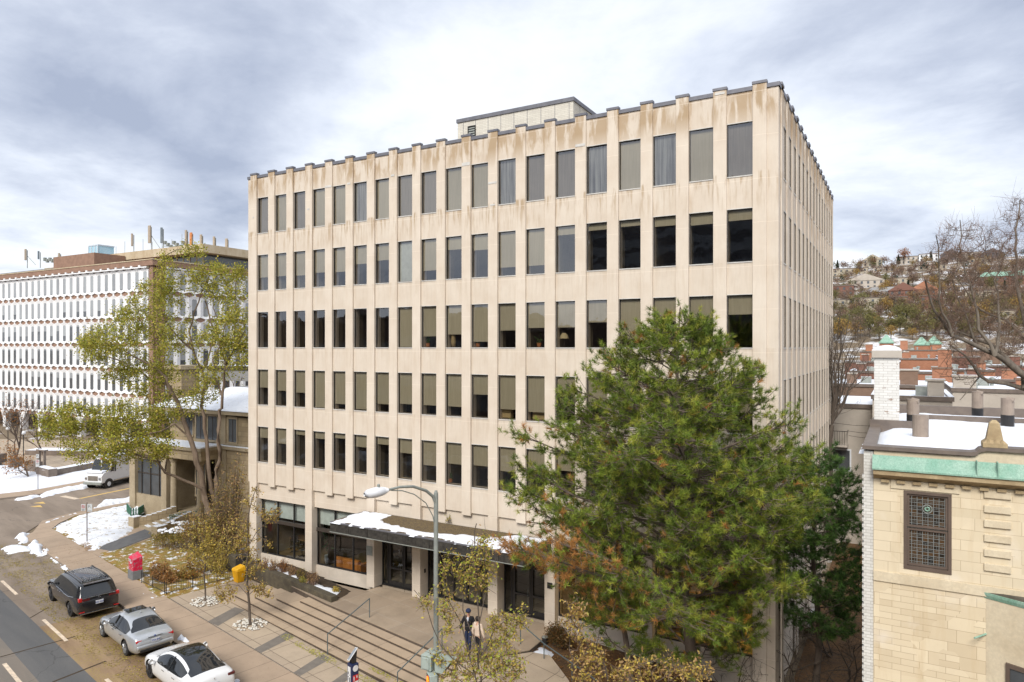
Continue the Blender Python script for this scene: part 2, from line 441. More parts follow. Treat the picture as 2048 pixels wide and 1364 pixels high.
# cloud deck: direction projected on a flat layer so that clouds draw out towards the horizon
dn = t.math('ADD', t.math('MAXIMUM', dz, 0.0), .16)
cb = t.n('ShaderNodeCombineXYZ'); t.l(t.math('DIVIDE', sx.outputs[0], dn), cb.inputs[0]); t.l(t.math('DIVIDE', sx.outputs[1], dn), cb.inputs[1])
n1 = t.noise(t.mapping(cb.outputs[0], (.55, .55, 1), (2.3, .7, 0)), 1.0, 9, .55, .35)
n2 = t.noise(t.mapping(cb.outputs[0], (1.7, 1.7, 1), (5.3, 1.7, 0)), 1.0, 7, .62, .25)
v = t.math('ADD', t.math('MULTIPLY', n1, .85), t.math('SUBTRACT', t.math('MULTIPLY', n2, .38), .115))
def lobe(px, py, rad, amt):
    """a denser or thinner part of the deck, round a compass direction"""
    a, b = ray(px); d = Vector((a, b, (HY-py)/FP)).normalized()
    dp = t.n('ShaderNodeVectorMath', operation='DOT_PRODUCT'); nv = t.n('ShaderNodeVectorMath', operation='NORMALIZE')
    t.l(tc, nv.inputs[0]); t.l(nv.outputs[0], dp.inputs[0]); dp.inputs[1].default_value = d
    return t.mapr(dp.outputs['Value'], math.cos(R(rad)), 1.0, 0.0, amt)
for a in LOBES: v = t.math('ADD', v, lobe(*a))
cr = t.n('ShaderNodeValToRGB'); t.l(v, cr.inputs[0]); el = cr.color_ramp.elements
el[0].position = .30; el[0].color = (.29, .33, .425, 1); el[1].position = .74; el[1].color = (.80, .81, .835, 1)
for pos, c in ((.40, (.41, .45, .54)), (.47, (.53, .57, .65)), (.55, (.66, .69, .74))):
    e = el.new(pos); e.color = (*c, 1)
t.l(cr.outputs[0], bg.inputs[0]); bg.inputs[1].default_value = SKYK
mx = t.n('ShaderNodeMixShader'); mx.inputs[0].default_value = .93
t.l(bgs.outputs[0], mx.inputs[1]); t.l(bg.outputs[0], mx.inputs[2]); t.l(mx.outputs[0], out.inputs[0])
sl = bpy.data.lights.new('sun', 'SUN'); sl.energy = SUNK; sl.angle = R(24); sl.color = (1, .95, .88)
so = bpy.data.objects.new('sun', sl); COL.objects.link(so); so.location = (0, 0, 60)
sdir = Vector((math.sin(SUN_AZ)*math.cos(SUN_EL), math.cos(SUN_AZ)*math.cos(SUN_EL), math.sin(SUN_EL)))
so.rotation_euler = sdir.to_track_quat('Z', 'Y').to_euler()
# ---------------------------------------------------------------- ground, roads, pavements
def asphalt(name, a, b, crack=(.03, .028, .026), leaf=0.0):
    m, t, p, out = newmat(name)
    g = t.n('ShaderNodeNewGeometry').outputs['Position']
    rg = t.mapping(g, (1, 1, 1), (0, 0, 0), (0, 0, R(11.87)))      # along the street
    st = t.mapping(rg, (.12, .8, 1))
    c = t.mix(t.mapr(t.noise(st, 1.0, 5, .6, .4), .38, .62), a, b)
    c = t.mix(t.mapr(t.noise(g, 40, 3, .8), .4, .75, 0, .4), c, tuple(x*.5 for x in a))
    vo = t.n('ShaderNodeTexVoronoi', feature='DISTANCE_TO_EDGE'); vo.inputs['Scale'].default_value = .17
    ad = t.n('ShaderNodeVectorMath', operation='ADD')
    nz = t.n('ShaderNodeTexNoise'); t.l(g, nz.inputs['Vector']); nz.inputs['Scale'].default_value = .8; nz.inputs['Detail'].default_value = 6
    sc = t.n('ShaderNodeVectorMath', operation='SCALE'); t.l(nz.outputs[1], sc.inputs[0]); sc.inputs['Scale'].default_value = 2.2
    t.l(g, ad.inputs[0]); t.l(sc.outputs[0], ad.inputs[1]); t.l(ad.outputs[0], vo.inputs['Vector'])
    c = t.mix(t.mapr(vo.outputs['Distance'], .003, .008, .4, 0), c, crack)
    if leaf:
        f = t.math('MULTIPLY', t.mapr(t.noise(g, 12, 6, .8), .50, .58, 0, leaf), t.mapr(t.noise(g, .7, 3, .6), .38, .55))
        c = t.mix(f, c, (.30, .23, .06))
    t.l(c, p.inputs['Base Color']); p.inputs['Roughness'].default_value = .8
    bump(t, p, t.noise(g, 90, 2, .7), .25, .01)
asphalt('asphalt', (.150, .137, .120), (.205, .172, .138))
asphalt('asphalt_dark', (.098, .098, .098), (.125, .122, .118))
asphalt('asphalt_brown', (.19, .118, .062), (.33, .225, .13), leaf=.8)
asphalt('asphalt_side', (.20, .155, .115), (.29, .23, .175))
def slabs(name, c1, c2, bw, bh, rot, msize=.012, jcol=(.09, .065, .045), stain=.4):
    m, t, p, out = newmat(name)
    g = t.n('ShaderNodeNewGeometry').outputs['Position']
    v = t.mapping(g, (1, 1, 1), (0, 0, 0), (0, 0, rot))
    b = t.n('ShaderNodeTexBrick'); t.l(v, b.inputs[0]); b.offset = 0
    b.inputs['Color1'].default_value = (*c1, 1); b.inputs['Color2'].default_value = (*c2, 1); b.inputs['Mortar'].default_value = (*jcol, 1)
    b.inputs['Scale'].default_value = 1; b.inputs['Mortar Size'].default_value = msize; b.inputs['Brick Width'].default_value = bw; b.inputs['Row Height'].default_value = bh
    n = t.noise(g, .9, 6, .65)
    c = t.mix(t.mapr(n, .42, .72, 0, stain), b.outputs[0], tuple(x*.5 for x in c1))
    f = t.mapr(t.noise(g, 11, 5, .75), .62, .68, 0, .6); c = t.mix(f, c, (.12, .07, .035))
    c = t.mix(t.mapr(t.noise(g, 45, 2, .7), .35, .75, 0, .2), c, tuple(x*.6 for x in c1))
    t.l(c, p.inputs['Base Color']); p.inputs['Roughness'].default_value = .85
    bump(t, p, b.outputs['Fac'], -.3, .01)
slabs('sidewalk', (.42, .315, .225), (.37, .28, .20), 1.55, 9.0, R(11.87))
slabs('terrace', (.46, .37, .27), (.39, .31, .23), 1.7, 1.15, R(11.87), .014)
slabs('plaza_stone', (.40, .31, .22), (.30, .23, .165), 2.3, 1.6, R(11.87), .012, (.42, .36, .29), .5)
slabs('step_stone', (.45, .345, .24), (.40, .305, .215), 1.9, 9.0, R(11.87), .012, (.16, .11, .075), .3)
M('riser_dirt_shade', (.105, .08, .06), (.07, .055, .042), rough=.9, scale=5)  # dark dirt on the risers and their shadow, both put into the colour
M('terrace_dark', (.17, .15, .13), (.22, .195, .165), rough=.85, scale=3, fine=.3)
M('kerb_stone', (.33, .28, .235), (.24, .20, .165), rough=.9, scale=3, fine=.4)
M('dark_wall_stone', (.075, .062, .045), (.13, .11, .07), rough=.9, scale=3, fine=.6, bmp=.4)
M('road_paint', (.74, .60, .45), (.48, .40, .31), rough=.8, scale=6)
M('road_yellow', (.74, .48, .13), (.50, .36, .16), rough=.8, scale=7)
def lawnmat(name, a, b, c3, snow_lo=.62, snow_hi=.66, sscale=3.0):
    m, t, p, out = newmat(name)
    g = t.n('ShaderNodeNewGeometry').outputs['Position']
    c = t.mix(t.mapr(t.noise(g, 1.2, 6, .7), .4, .6), a, b)
    c = t.mix(t.mapr(t.noise(g, 12, 5, .75), .52, .6), c, c3)
    c = t.mix(t.mapr(t.noise(g, sscale, 8, .72), snow_lo, snow_hi), c, (.78, .80, .84))
    t.l(c, p.inputs['Base Color']); p.inputs['Roughness'].default_value = .95; bump(t, p, t.noise(g, 25, 4, .8), .9, .05)
lawnmat('lawn', (.22, .19, .035), (.34, .21, .05), (.20, .09, .025), .54, .60, 2.6)
lawnmat('litter', (.115, .062, .026), (.17, .085, .028), (.045, .028, .016), .66, .70, 2.0)
lawnmat('far_ground', (.20, .15, .10), (.16, .12, .08), (.25, .19, .10), .50, .62, .09)
M('dark_soil', (.05, .035, .022), (.09, .06, .035), rough=1, scale=6, fine=.6)
M('ramp_grey', (.115, .115, .12), (.15, .15, .15), rough=.9, scale=2, fine=.3)

snowmat('snow_lawny', .95, (.20, .15, .07), 3.2, .54, .61)
def hill_h(x, y):
    k = max(0.0, min(1.0, (y-235)/560)); k = k*k*(3-2*k)
    return k*(92+3*math.sin(x/120+1.0)+2*math.sin(x/45))
gx = sorted(set([-2600, -1800, -1300, -1000, -800, -650, -500, -400, -320, -250, -200, -150, -100, -60, -30, 0, 40, 80, 120, 170, 220, 280, 350, 430, 520, 650, 800, 1000, 1300, 1800, 2600]))
gy = sorted(set([-2600, -1500, -800, -400, -200, -80, 0, 60, 120, 180, 235]+list(range(260, 860, 30))+[900, 1000, 1200, 1600, 2600]))
mb = MB(); mi = mb.mi('far_ground')
for y in gy:
    for x in gx: mb.v.append((x, y, zg(x)-.17+hill_h(x, y)))
for j in range(len(gy)-1):
    for i in range(len(gx)-1):
        a = j*len(gx)+i; mb.f.append((a, a+1, a+1+len(gx), a+len(gx))); mb.m.append(mi)
mb.build('ground', smooth=True, kind='structure')

def sheet(name, poly, off, mat, **kw):
    mb = MB(); mb.face([(p[0], p[1], zg(p[0])+off) for p in poly], mat)
    ob = mb.build(name, **kw)
    if ob.data.polygons[0].normal.z < 0: ob.data.flip_normals()
    return ob
RD = -.13
KV = 13.55                              # the kerb line of the near street
# main street: three strips laid edge to edge
mb = MB()
for v0, v1, mat in ((-12, 7.0, 'asphalt'), (7.0, 8.3, 'asphalt'), (8.3, 9.9, 'asphalt_dark'), (9.9, KV, 'asphalt_brown')):
    us = [-150, -100, -70, -59.5, -40, -20, 0, 30, 39]
    for a, b in zip(us[:-1], us[1:]):
        mb.face([S(a, v0, off=RD), S(b, v0, off=RD), S(b, v1, off=RD), S(a, v1, off=RD)], mat if not (mat == 'asphalt_brown' and a < -59) else 'asphalt_side')
mb.build('road', kind='structure')
# side street
rk = [S(-59.5, KV), at_g(84, 1045, RD), at_g(128, 1033, RD), at_g(186, 1019, RD), at_g(294, 1000, RD)]
lk = [S(-74.3, KV), at_g(0, 999.5, RD), at_g(77, 990.7, RD), at_g(183, 971, RD), at_g(300, 951, RD)]
d1 = (rk[-1]-rk[-2]).normalized(); rk.append(rk[-1]+d1*70); lk.append(lk[-1]+d1*70)
mb = MB()
for i in range(len(rk)-1):
    mb.face([(p[0], p[1], zg(p[0])+RD) for p in (lk[i], rk[i], rk[i+1], lk[i+1])], 'asphalt_side')
mb.build('side_road', kind='structure')
# pavements: slabs with a kerb face
wi = [S(-59.7, 15.6), at_g(105, 1052), at_g(151, 1031), at_g(255, 1008), at_g(300, 1000)]
d2 = d1
near_in = [S(45, 15.7), S(-59.0, 15.6)]
corner = [S(-57.2, KV), S(-58.8, KV+.15), S(-59.6, KV+.8)]
outer = [S(45, KV)]+corner+[Vector((p.x, p.y, 0)) for p in rk[1:5]]+[rk[-1]]
inner = [wi[4]+d2*69]+[wi[3], wi[2], at_g(118, 1046), at_g(104, 1057)]+[S(45, 15.7)]
mb = MB(); poly = [(p[0], p[1]) for p in outer+inner]
mb.prism(poly, lambda x, y: zg(x)-.2, lambda x, y: zg(x), 'kerb_stone', 'sidewalk')
mb.build('sidewalk', kind='structure')
mb = MB(); fo = [Vector((p.x, p.y, 0)) for p in lk]
fi = [p+Vector((-2.2, .6, 0)) for p in fo]
fo[0] = S(-76.5, KV); fi[0] = S(-79.5, KV+1.8); far0 = [S(-110, KV), S(-110, KV+1.8)]
mb.prism([(p[0], p[1]) for p in [far0[0]]+fo+fi[::-1]+[far0[1]]], lambda x, y: zg(x)-.2, lambda x, y: zg(x), 'kerb_stone', 'sidewalk')
mb.build('far_sidewalk', kind='structure')
# painted markings
mb = MB()
def mark(u0, u1, v, w=.14):
    mb.face([S(u0, v-w/2, off=RD+.004), S(u1, v-w/2, off=RD+.004), S(u1, v+w/2, off=RD+.004), S(u0, v+w/2, off=RD+.004)], 'road_paint')
for u0, u1, v in ((-49.3, -46.0, 10.32), (-40.9, -37.2, 10.3), (-31.8, -28.4, 10.25), (-36.6, -33.2, 7.75), (-46, -42.5, 7.75), (-57.5, -54.5, 10.3), (-22.5, -19, 10.25)): mark(u0, u1, v, .16)
mb.build('lane_marking', kind='structure')
mb = MB(); w_ = Vector((.16, .02, 0))
ya, yb = at_g(160, 997, RD+.004), at_g(296, 969, RD+.004); yc = yb+(yb-ya)*2.5
for a, b in ((ya, yb), (yb, yc)):
    mb.face([(q[0], q[1], zg(q[0])+RD+.004) for q in (a-w_, a+w_, b+w_, b-w_)], 'road_yellow')
for px, py in ((80, 1006), (74, 1013)):
    c = at_g(px, py, RD+.004); mb.face([(c.x-.5, c.y-.35, c.z), (c.x+.7, c.y+.1, c.z), (c.x-.3, c.y+.4, c.z)], 'road_yellow')
mb.build('yellow_marking', kind='structure')
q = [at_g(*p, RD+.005) for p in ((119, 993), (131, 991), (160, 997), (149, 999))]
mb = MB(); mb.face(q, 'road_paint'); mb.build('stop_line', kind='structure')
mb = MB()                                # dark repair joints across the street
for (x0, y0, x1, y1, w0) in ((0, 1314, 150, 1273, .05), (105, 1364, 212, 1322, .06), (60, 1236, 96, 1215, .04)):
    a, b = at_g(x0, y0, RD+.003), at_g(x1, y1, RD+.003); d = (b-a).normalized(); n_ = Vector((-d.y, d.x, 0))*w0
    mb.face([a-n_, b-n_, b+n_, a+n_], 'dark_soil')
mb.build('road_joint', kind='structure')

# ---- steps, terrace, plaza (the plaza is level, the pavement falls to the right)
P0, RI = .53, .13
SV = [19.90, 19.44, 18.98, 18.53, 18.08, 17.64]; SU = [-30.4, -31.95, -33.5, -34.95, -36.3, -38.2]; WALLV = 20.35; SR = -20.4
mb = MB()
# terrace strip between pavement and steps
tp = [S(-38.6, 15.7), S(-10, 15.7), S(-10, 17.64), S(-38.2, 17.64), S(-38.9, 20.2)]
tp = [S(-38.3, 15.7), S(-10, 15.7), S(-10, 17.64), S(SU[5], 17.64), S(-38.9, 20.35)]
mb.prism([(p.x, p.y) for p in tp[:4]], lambda x, y: zg(x)-.2, lambda x, y: zg(x), 'kerb_stone', 'terrace')
mb.prism([(p.x, p.y) for p in (S(-38.9, 15.7), S(-38.3, 15.7), S(SU[5]-.002, 17.64), S(SU[5]-.002, WALLV), S(-38.9, WALLV))], lambda x, y: zg(x)-.2, lambda x, y: zg(x), 'kerb_stone', 'terrace')
mb.build('terrace', kind='structure')
mb = MB()
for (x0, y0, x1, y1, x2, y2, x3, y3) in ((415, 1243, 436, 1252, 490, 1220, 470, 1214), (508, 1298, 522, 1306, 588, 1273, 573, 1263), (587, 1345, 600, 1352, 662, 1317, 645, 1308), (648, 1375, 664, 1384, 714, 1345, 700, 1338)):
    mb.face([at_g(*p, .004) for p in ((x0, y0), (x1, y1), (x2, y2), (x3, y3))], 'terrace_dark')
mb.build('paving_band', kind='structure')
mb = MB()
for k in range(5, 0, -1):
    z = P0-k*RI
    poly = [S(SU[k], SV[k]), S(SR, SV[k]), S(SR, SV[k-1]+.1), S(SU[k-1]+.0, SV[k-1]+.1), S(SU[k-1]+.0, WALLV), S(SU[k], WALLV)]
    mb.prism([(p.x, p.y) for p in poly], -.7, z-.03, 'riser_dirt_shade')
    # nosing slab, slightly proud
    poly2 = [S(SU[k]-.02, SV[k]-.025), S(SR, SV[k]-.025), S(SR, SV[k-1]+.0), S(SU[k-1]-.0, SV[k-1]+.0), S(SU[k-1]-.0, WALLV), S(SU[k]-.02, WALLV)]
    mb.prism([(p.x, p.y) for p in poly2], z-.03, z, 'step_stone')
mb.build('entrance_steps', kind='structure')
# plaza
pe = [S(-30.4, 19.9), S(SR, 19.9), at_h(1059, 1300, P0), at_h(1094, 1272, P0), Vector((-13.9, 28.9, 0)), Vector((-24.75, 28.9, 0)), Vector((-25.0, 28.05, 0)), Vector((-34.6, 28.05, 0)), S(-39.3, WALLV+.01)]
low = [at_h(1059, 1300, P0), S(SR, 19.9)]
mb = MB()
mb.prism([(p[0], p[1]) for p in pe], P0-.9, P0-.03, 'riser_dirt_shade')
mb.prism([(p[0]+(0), p[1]) for p in pe], P0-.03, P0, 'plaza_stone')
mb.build('plaza', kind='structure')
# lower landing on the right that runs down towards the street
q = [S(SR+.002, SV[5]), S(-10.5, SV[5]), at_h(1118, 1349, .0)+Vector((1.0, -1.2, 0)), at_h(1100, 1330, .1), at_h(1059, 1302, P0)+Vector((.1, 0, 0)), S(SR+.002, 19.88)]
mb = MB(); mb.prism([(p[0], p[1]) for p in q], -.8, lambda x, y: max(zg(x)+.01, min(P0-.02, -.25+.32*((.20569*x+.97862*y)-17.6))), 'kerb_stone', 'terrace')
mb.build('side_path', kind='structure')

# ---- planted beds and lawns
zb = lambda x, y: zg(x)
bedL = [S(-59.3, 15.65), S(-52.4, 15.65), at_g(192, 1104), at_g(262, 1068), at_g(272, 1050), at_g(300, 1012), at_g(256, 1009), at_g(152, 1033), at_g(106, 1054)]
mb = MB()
lawnp = [S(-59.6, 15.6), S(-38.9, 15.7), S(-38.9, 20.4), Vector((-35.2, 27.7, 0)), Vector((-35.2, 45, 0)), Vector((-60, 45, 0)), wi[3], wi[2]]
mb.prism([(p[0], p[1]) for p in lawnp], lambda x, y: zg(x)-.16, lambda x, y: zg(x)-.02, 'lawn')
mb.build('garden_ground', kind='structure')
patch('snow_lawn', [(p[0], p[1]) for p in bedL], lambda x, y: zg(x)-.03, 'snow_lawny', amp=.10, edge=.7, rise=.20, res=.22, rag=.3, kind='stuff')
# mat and kerbs of the walk to the stone house
mb = MB(); q = [at_g(*p, .01) for p in ((193, 1096), (226, 1103), (318, 1068), (292, 1058))]
q2 = [at_g(*p, -.01) for p in ((168, 1096), (198, 1113), (345, 1062), (300, 1046))]
mb.prism([(p.x, p.y) for p in q2], lambda x, y: zg(x)-.2, lambda x, y: zg(x)+.0, 'kerb_stone', 'sidewalk')
mb.build('garden_path', kind='structure')
mb = MB(); mb.prism([(p.x, p.y) for p in q], lambda x, y: zg(x)+.001, lambda x, y: zg(x)+.03, 'ramp_grey')
recentre(mb.build('floor_mat', label='long dark grey rubber mat laid on the walk to the stone house steps', cat='mat'))
lawn2 = [S(-50.6, 15.75), S(-44, 15.75), S(-39.2, 15.0), S(-39.2, 20.2), Vector((-35.6, 27.4, 0)), at_g(440, 1095), at_g(350, 1062), at_g(330, 1068), at_g(240, 1098)]
patch('lawn_grass', [(p[0], p[1]) for p in lawn2], lambda x, y: zg(x)-.03, 'lawn', amp=.05, edge=.3, rise=.08, res=.22, rag=.15, kind='stuff')
# leaf-covered bed on the right in front of the building and below the pines
def bedz(x, y):
    return max(zg(x)-.02, min(.38, .38-.085*(x+14.3)))-.02
bed = [at_h(1060, 1304, .4), at_h(1096, 1274, .45), Vector((-13.85, 28.75, 0)), Vector((-3.9, 28.75, 0)), Vector((-3.9, 56, 0)), Vector((-.9, 56, 0)), Vector((-.9, 19.6, 0)), Vector((-.9, 17.5, 0)), S(-2, 15.8), S(-10.4, 15.8), S(-10.4, 17.7), at_h(1122, 1353, .0)]
mb = MB(); mb2 = [(p[0], p[1]) for p in bed]
patch('leaf_litter', mb2, bedz, 'litter', amp=.08, edge=.3, rise=.06, res=.35, rag=.05, kind='stuff')
patch('bed_snow', [tuple(at_h(*p, .42).xy) for p in ((1064, 1302), (1082, 1290), (1106, 1300), (1100, 1316), (1108, 1330), (1130, 1350), (1122, 1356), (1095, 1335))], lambda x, y: bedz(x, y)+.05, 'snow_specks', amp=.03, edge=.2, rise=.07, res=.1, rag=.12, kind='stuff')
# planter beside the plaza
pl = [at_h(*p, .62) for p in ((536, 1134), (570, 1118), (612, 1138), (655, 1156), (703, 1180), (676, 1196), (660, 1190), (600, 1163))]
patch('planter_soil', [tuple(p.xy) for p in pl], lambda x, y: P0-.0, 'dark_soil', amp=.03, edge=.2, rise=.10, res=.2, rag=.02, kind='stuff')
sn = [at_h(*p, .66) for p in ((520, 1124), (545, 1126), (575, 1140), (612, 1158), (650, 1172), (684, 1180), (672, 1194), (655, 1190), (600, 1164), (545, 1141))]
patch('planter_snow', [tuple(p.xy) for p in sn], lambda x, y: P0+.07, 'snow_specks', amp=.05, edge=.15, rise=.1, res=.12, rag=.15, kind='stuff')
sn = [tuple(at_h(*p, .66).xy) for p in ((490, 1118), (520, 1122), (560, 1140), (575, 1150), (540, 1140), (500, 1128))]
mb = MB()
a, b = at_h(547, 1146, .82), at_h(662, 1194, .82); d = (b-a).normalized(); n_ = Vector((-d.y, d.x, 0))
a2 = a-d*5.6
mb.prism([tuple(p.xy) for p in (a2, b, b+n_*.42, a2+n_*.42)], -.6, .80, 'dark_wall_stone')
recentre(mb.build('planter_wall', label='low dark mossy stone wall edging the planted bed beside the entrance steps', cat='low wall', bevel=.02))
# snow heaps along the kerbs
def heap(poly, rise, label=None, mat='snow_specks', base=None, name='snow_bank'):
    return patch(name, [tuple(at_g(*p).xy) if len(p) == 2 else p for p in poly], base or (lambda x, y: zg(x)-.1), mat, amp=rise*.5, edge=.35, rise=rise, res=.12, rag=.25, kind='stuff')
heap(((34, 1070), (54, 1064), (60, 1078), (44, 1084)), .30, mat='snow'); heap(((56, 1088), (74, 1080), (88, 1092), (82, 1110), (64, 1100)), .34, mat='snow'); heap(((84, 1100), (96, 1096), (99, 1106), (88, 1108)), .35, mat='snow')
heap(((2, 1094), (28, 1088), (60, 1090), (64, 1098), (20, 1104)), .14); heap(((104, 1112), (116, 1112), (138, 1136), (130, 1136)), .24); heap(((131, 1139), (150, 1142), (146, 1150), (136, 1147)), .22)
heap(((345, 1262), (368, 1272), (384, 1286), (370, 1288), (352, 1276)), .3, mat='snow_leafy'); heap(((238, 1210), (262, 1220), (254, 1222)), .14, mat='snow_leafy')
heap(((470, 1344), (486, 1356), (480, 1380), (466, 1366)), .2, mat='snow_leafy')
heap(((186, 1017), (205, 1004), (294, 990), (296, 999), (240, 1008)), .32, mat='snow', base=lambda x, y: zg(x)-.12)
heap(((84, 1044), (120, 1032), (160, 1022), (162, 1026), (126, 1036), (90, 1048)), .16, base=lambda x, y: zg(x)-.12)
heap(((78, 988), (100, 980), (160, 969), (186, 966), (184, 972), (120, 984), (84, 993)), .2, base=lambda x, y: zg(x)-.12)
heap(((28, 996), (60, 990), (90, 988), (62, 995), (32, 1000)), .14, base=lambda x, y: zg(x)-.12)
heap(((198, 1113), (232, 1104), (240, 1100), (236, 1106), (208, 1116)), .12, name='path_snow'); heap(((166, 1100), (186, 1096), (190, 1100), (172, 1104)), .12, name='path_snow')
heap(((200, 1116), (226, 1134), (262, 1166), (252, 1164), (220, 1140), (198, 1121)), .1, mat='snow_leafy', name='path_snow')
heap(((262, 1172), (300, 1186), (330, 1204), (322, 1212), (290, 1194), (260, 1180)), .16, mat='snow_leafy', name='path_snow')
# white stones round the street trees are built with the trees
farlawn = [fi[1]+Vector((-.1, 0, 0)), fi[2], fi[3], fi[4], at_g(200, 925), at_g(106, 948), at_g(80, 930), at_g(0, 930), S(-100, 22), S(-100, 15.5), S(-79.8, 15.5)]
patch('far_snow_lawn', [(p[0], p[1]) for p in farlawn], lambda x, y: zg(x)-.12, 'snow', amp=.12, edge=.8, rise=.26, res=.6, rag=.2, kind='stuff')
mb = MB(); mb.prism([tuple(at_g(*p).xy) for p in ((0, 928), (106, 940), (200, 922), (300, 905), (300, 885), (0, 880))], lambda x, y: zg(x)-.15, lambda x, y: zg(x)+.12, 'kerb_stone', 'terrace')
mb.build('forecourt', kind='structure')
# ---------------------------------------------------------------- the concrete office building
BX0, BX1, BY0, BY1 = -35.05, -4.2, 28.72, 53.4
office = thing('office_building', 'six storey beige precast concrete office building with tall narrow windows between ribs', 'office building', (BX0/2+BX1/2, (BY0+BY1)/2, -.6))
BAY, WW = 1.556, 1.02
SILL = [6.60+3.487*k for k in range(5)]; WH = 2.14; TOPZ = 23.93
def face_xf(front):
    # local x runs along the wall, local y is the depth INTO the building, z up
    if front: return Matrix.Translation((BX0, BY0, 0))
    return Matrix.Translation((BX1, BY0, 0)) @ Matrix(((0, -1, 0, 0), (1, 0, 0, 0), (0, 0, 1, 0), (0, 0, 0, 1)))
def facade(front, nwin, first, length, piers):
    xf = face_xf(front); T = .45
    wall = MB(xf)
    hz = [5.31]+[z for s_ in SILL for z in (s_, s_+WH)]+[TOPZ]
    x1 = length-(0 if front else 0); x0 = 0 if front else T
    # spandrel bands
    for i in range(0, len(hz), 2): wall.box(x0, x1, 0, T, hz[i], hz[i+1], 'concrete')
    xs = [first+BAY*i for i in range(nwin)]
    for s_ in SILL:
        a = x0
        for x in xs:
            wall.box(a, x, 0, T, s_, s_+WH, 'concrete'); a = x+WW
        wall.box(a, x1, 0, T, s_, s_+WH, 'concrete')
    wall.build('wall' if front else 'side_wall', office)
    # corner panels stand a hair proud of the spandrels
    px = [xs[0]-BAY+WW]+[x+WW for x in xs]
    cop = MB(xf); cop.box(-.04 if front else -.04, length+.04, -.05, T+.03, TOPZ, TOPZ+.16, 'coping'); 
    cop.build('coping', office)
    PR_ = -.10 if front else -.05
    for i, p in enumerate(px):
        m = MB(xf); lowz = 5.18
        if i in piers: lowz = P0-.02 if front else -.6
        jit = 0
        if front and i in piers: m.box(p, p+BAY-WW, PR_, -.004, 5.30, TOPZ+.19, 'concrete_pale'); m.box(p, p+BAY-WW, -.11, .62, lowz if not (i >= 16) else -.3, 5.30, 'concrete_pale')
        else: m.box(p, p+BAY-WW, PR_, -.004, lowz, TOPZ+.19, 'concrete_pale')
        o = m.build('pilaster' if not (front and i in piers) else 'pier', office, bevel=.012)
        c = MB(xf); c.box(p-.02, p+BAY-WW+.02, PR_-.03, .12, TOPZ+.193, TOPZ+.30, 'coping'); c.build('pilaster_cap', office)
    # thin light trims at sill and head, one piece per face
    tr = MB(xf); xs_t = xs if not front else []
    for s_ in SILL:
        for x in xs_t:
            tr.box(x+.003, x+WW-.003, -.025, .12, s_-.045, s_-.001, 'pale_line')
            tr.box(x+.003, x+WW-.003, -.012, .10, s_+WH+.001, s_+WH+.035, 'pale_line')
    if not front: tr.build('sill_trim', office, kind='stuff')
    return xs, xf
FX, FXF = facade(True, 19, BX0*-1-34.2, 35.05-4.2, (0, 3, 6, 8, 11, 13, 16, 19))
SX, SXF = facade(False, 15, .99, BY1-BY0, (0, 3, 6, 9, 12, 15))

# one window, copied; blinds are hung at the height they have in each bay
def window_master():
    m = MB(); z0, z1 = 0, WH
    m.box(0, .022, .055, .12, z0, z1, 'black_metal'); m.box(WW-.022, WW, .055, .12, z0, z1, 'black_metal')
    m.box(.022, WW-.022, .055, .12, z0, z0+.022, 'black_metal'); m.box(.022, WW-.022, .055, .12, z1-.022, z1, 'black_metal')
    m.box(.003, WW-.003, -.025, .05, -.045, -.001, 'pale_line'); m.box(.003, WW-.003, -.012, .05, WH+.001, WH+.035, 'pale_line')
    return m.mesh('window_frame')
WIN_ME = window_master()
mb = MB(); mb.face([(.022, .09, .022), (WW-.022, .09, .022), (WW-.022, .09, WH-.022), (.022, .09, WH-.022)], 'glass'); PANE_ME = mb.mesh('pane')
BLC = {}
def blind_mesh(frac, mat):
    k = (round(frac, 2), mat)
    if k not in BLC:
        m = MB(); zb = WH-.03-(WH-.06)*frac
        m.box(.03, WW-.03, .15, .16, zb, WH-.03, mat)
        if frac < .98: m.box(.03, WW-.03, .145, .165, zb-.03, zb-.001, 'blind_tan' if mat != 'blind_white' else mat)
        BLC[k] = m.mesh('blind')
    return BLC[k]
# how far each blind hangs (1 = to the sill), by storey from the top and bay from the left
ROWS = {4: [1]*19,
        3: [.62, .62, .64, .60, .62, .45, .40, 1, .75, .28, .34, .80, .80, .16, .12, .10, .16, .20, .18],
        2: [0, 0, 0, 0, 0, 0, 0, 1, .72, .68, .86, .60, .55, .55, .45, .82, .45, .40, .35],
        1: [.50, .57, .60, 1, .86, .97, .80, .77, .77, .77, .45, .77, .80, .35, .6, .6, .7, .5, .6],
        0: [.30, .42, .12, .18, .12, .30, .18, .35, .60, .50, .48, .55, .45, .4, .5, .3, .6, .5, .4]}
TOPM = 'gtgttbtggttbggbtbtg'
OW = wloc(office)
def place_window(x, s_, xf, frac, mat, parts=True):
    base = xf @ Vector((x, 0, s_)); rot = (0, 0, 0) if xf is FXF else (0, 0, R(90))
    w = bpy.data.objects.new('window', WIN_ME); COL.objects.link(w); w.parent = office; w.location = base-OW; w.rotation_euler = rot
    p = bpy.data.objects.new('pane', PANE_ME); COL.objects.link(p); p.parent = w
    p.rotation_euler = (R(random.uniform(-.7, .7)), 0, R(random.uniform(-.8, .8)))
    if frac > 0:
        b = bpy.data.objects.new('blind', blind_mesh(frac, mat)); COL.objects.link(b); b.parent = w
for k in range(5):
    for i, x in enumerate(FX):
        f = ROWS[k][i]; mat = 'blind_tan'
        if k == 4: mat = {'g': 'blind_sky_reflection', 't': 'blind_tan', 'b': 'blind_blue'}[TOPM[i]]
        if k == 3 and i == 7: mat = 'blind_white'
        place_window(x, SILL[k], FXF, f, mat)
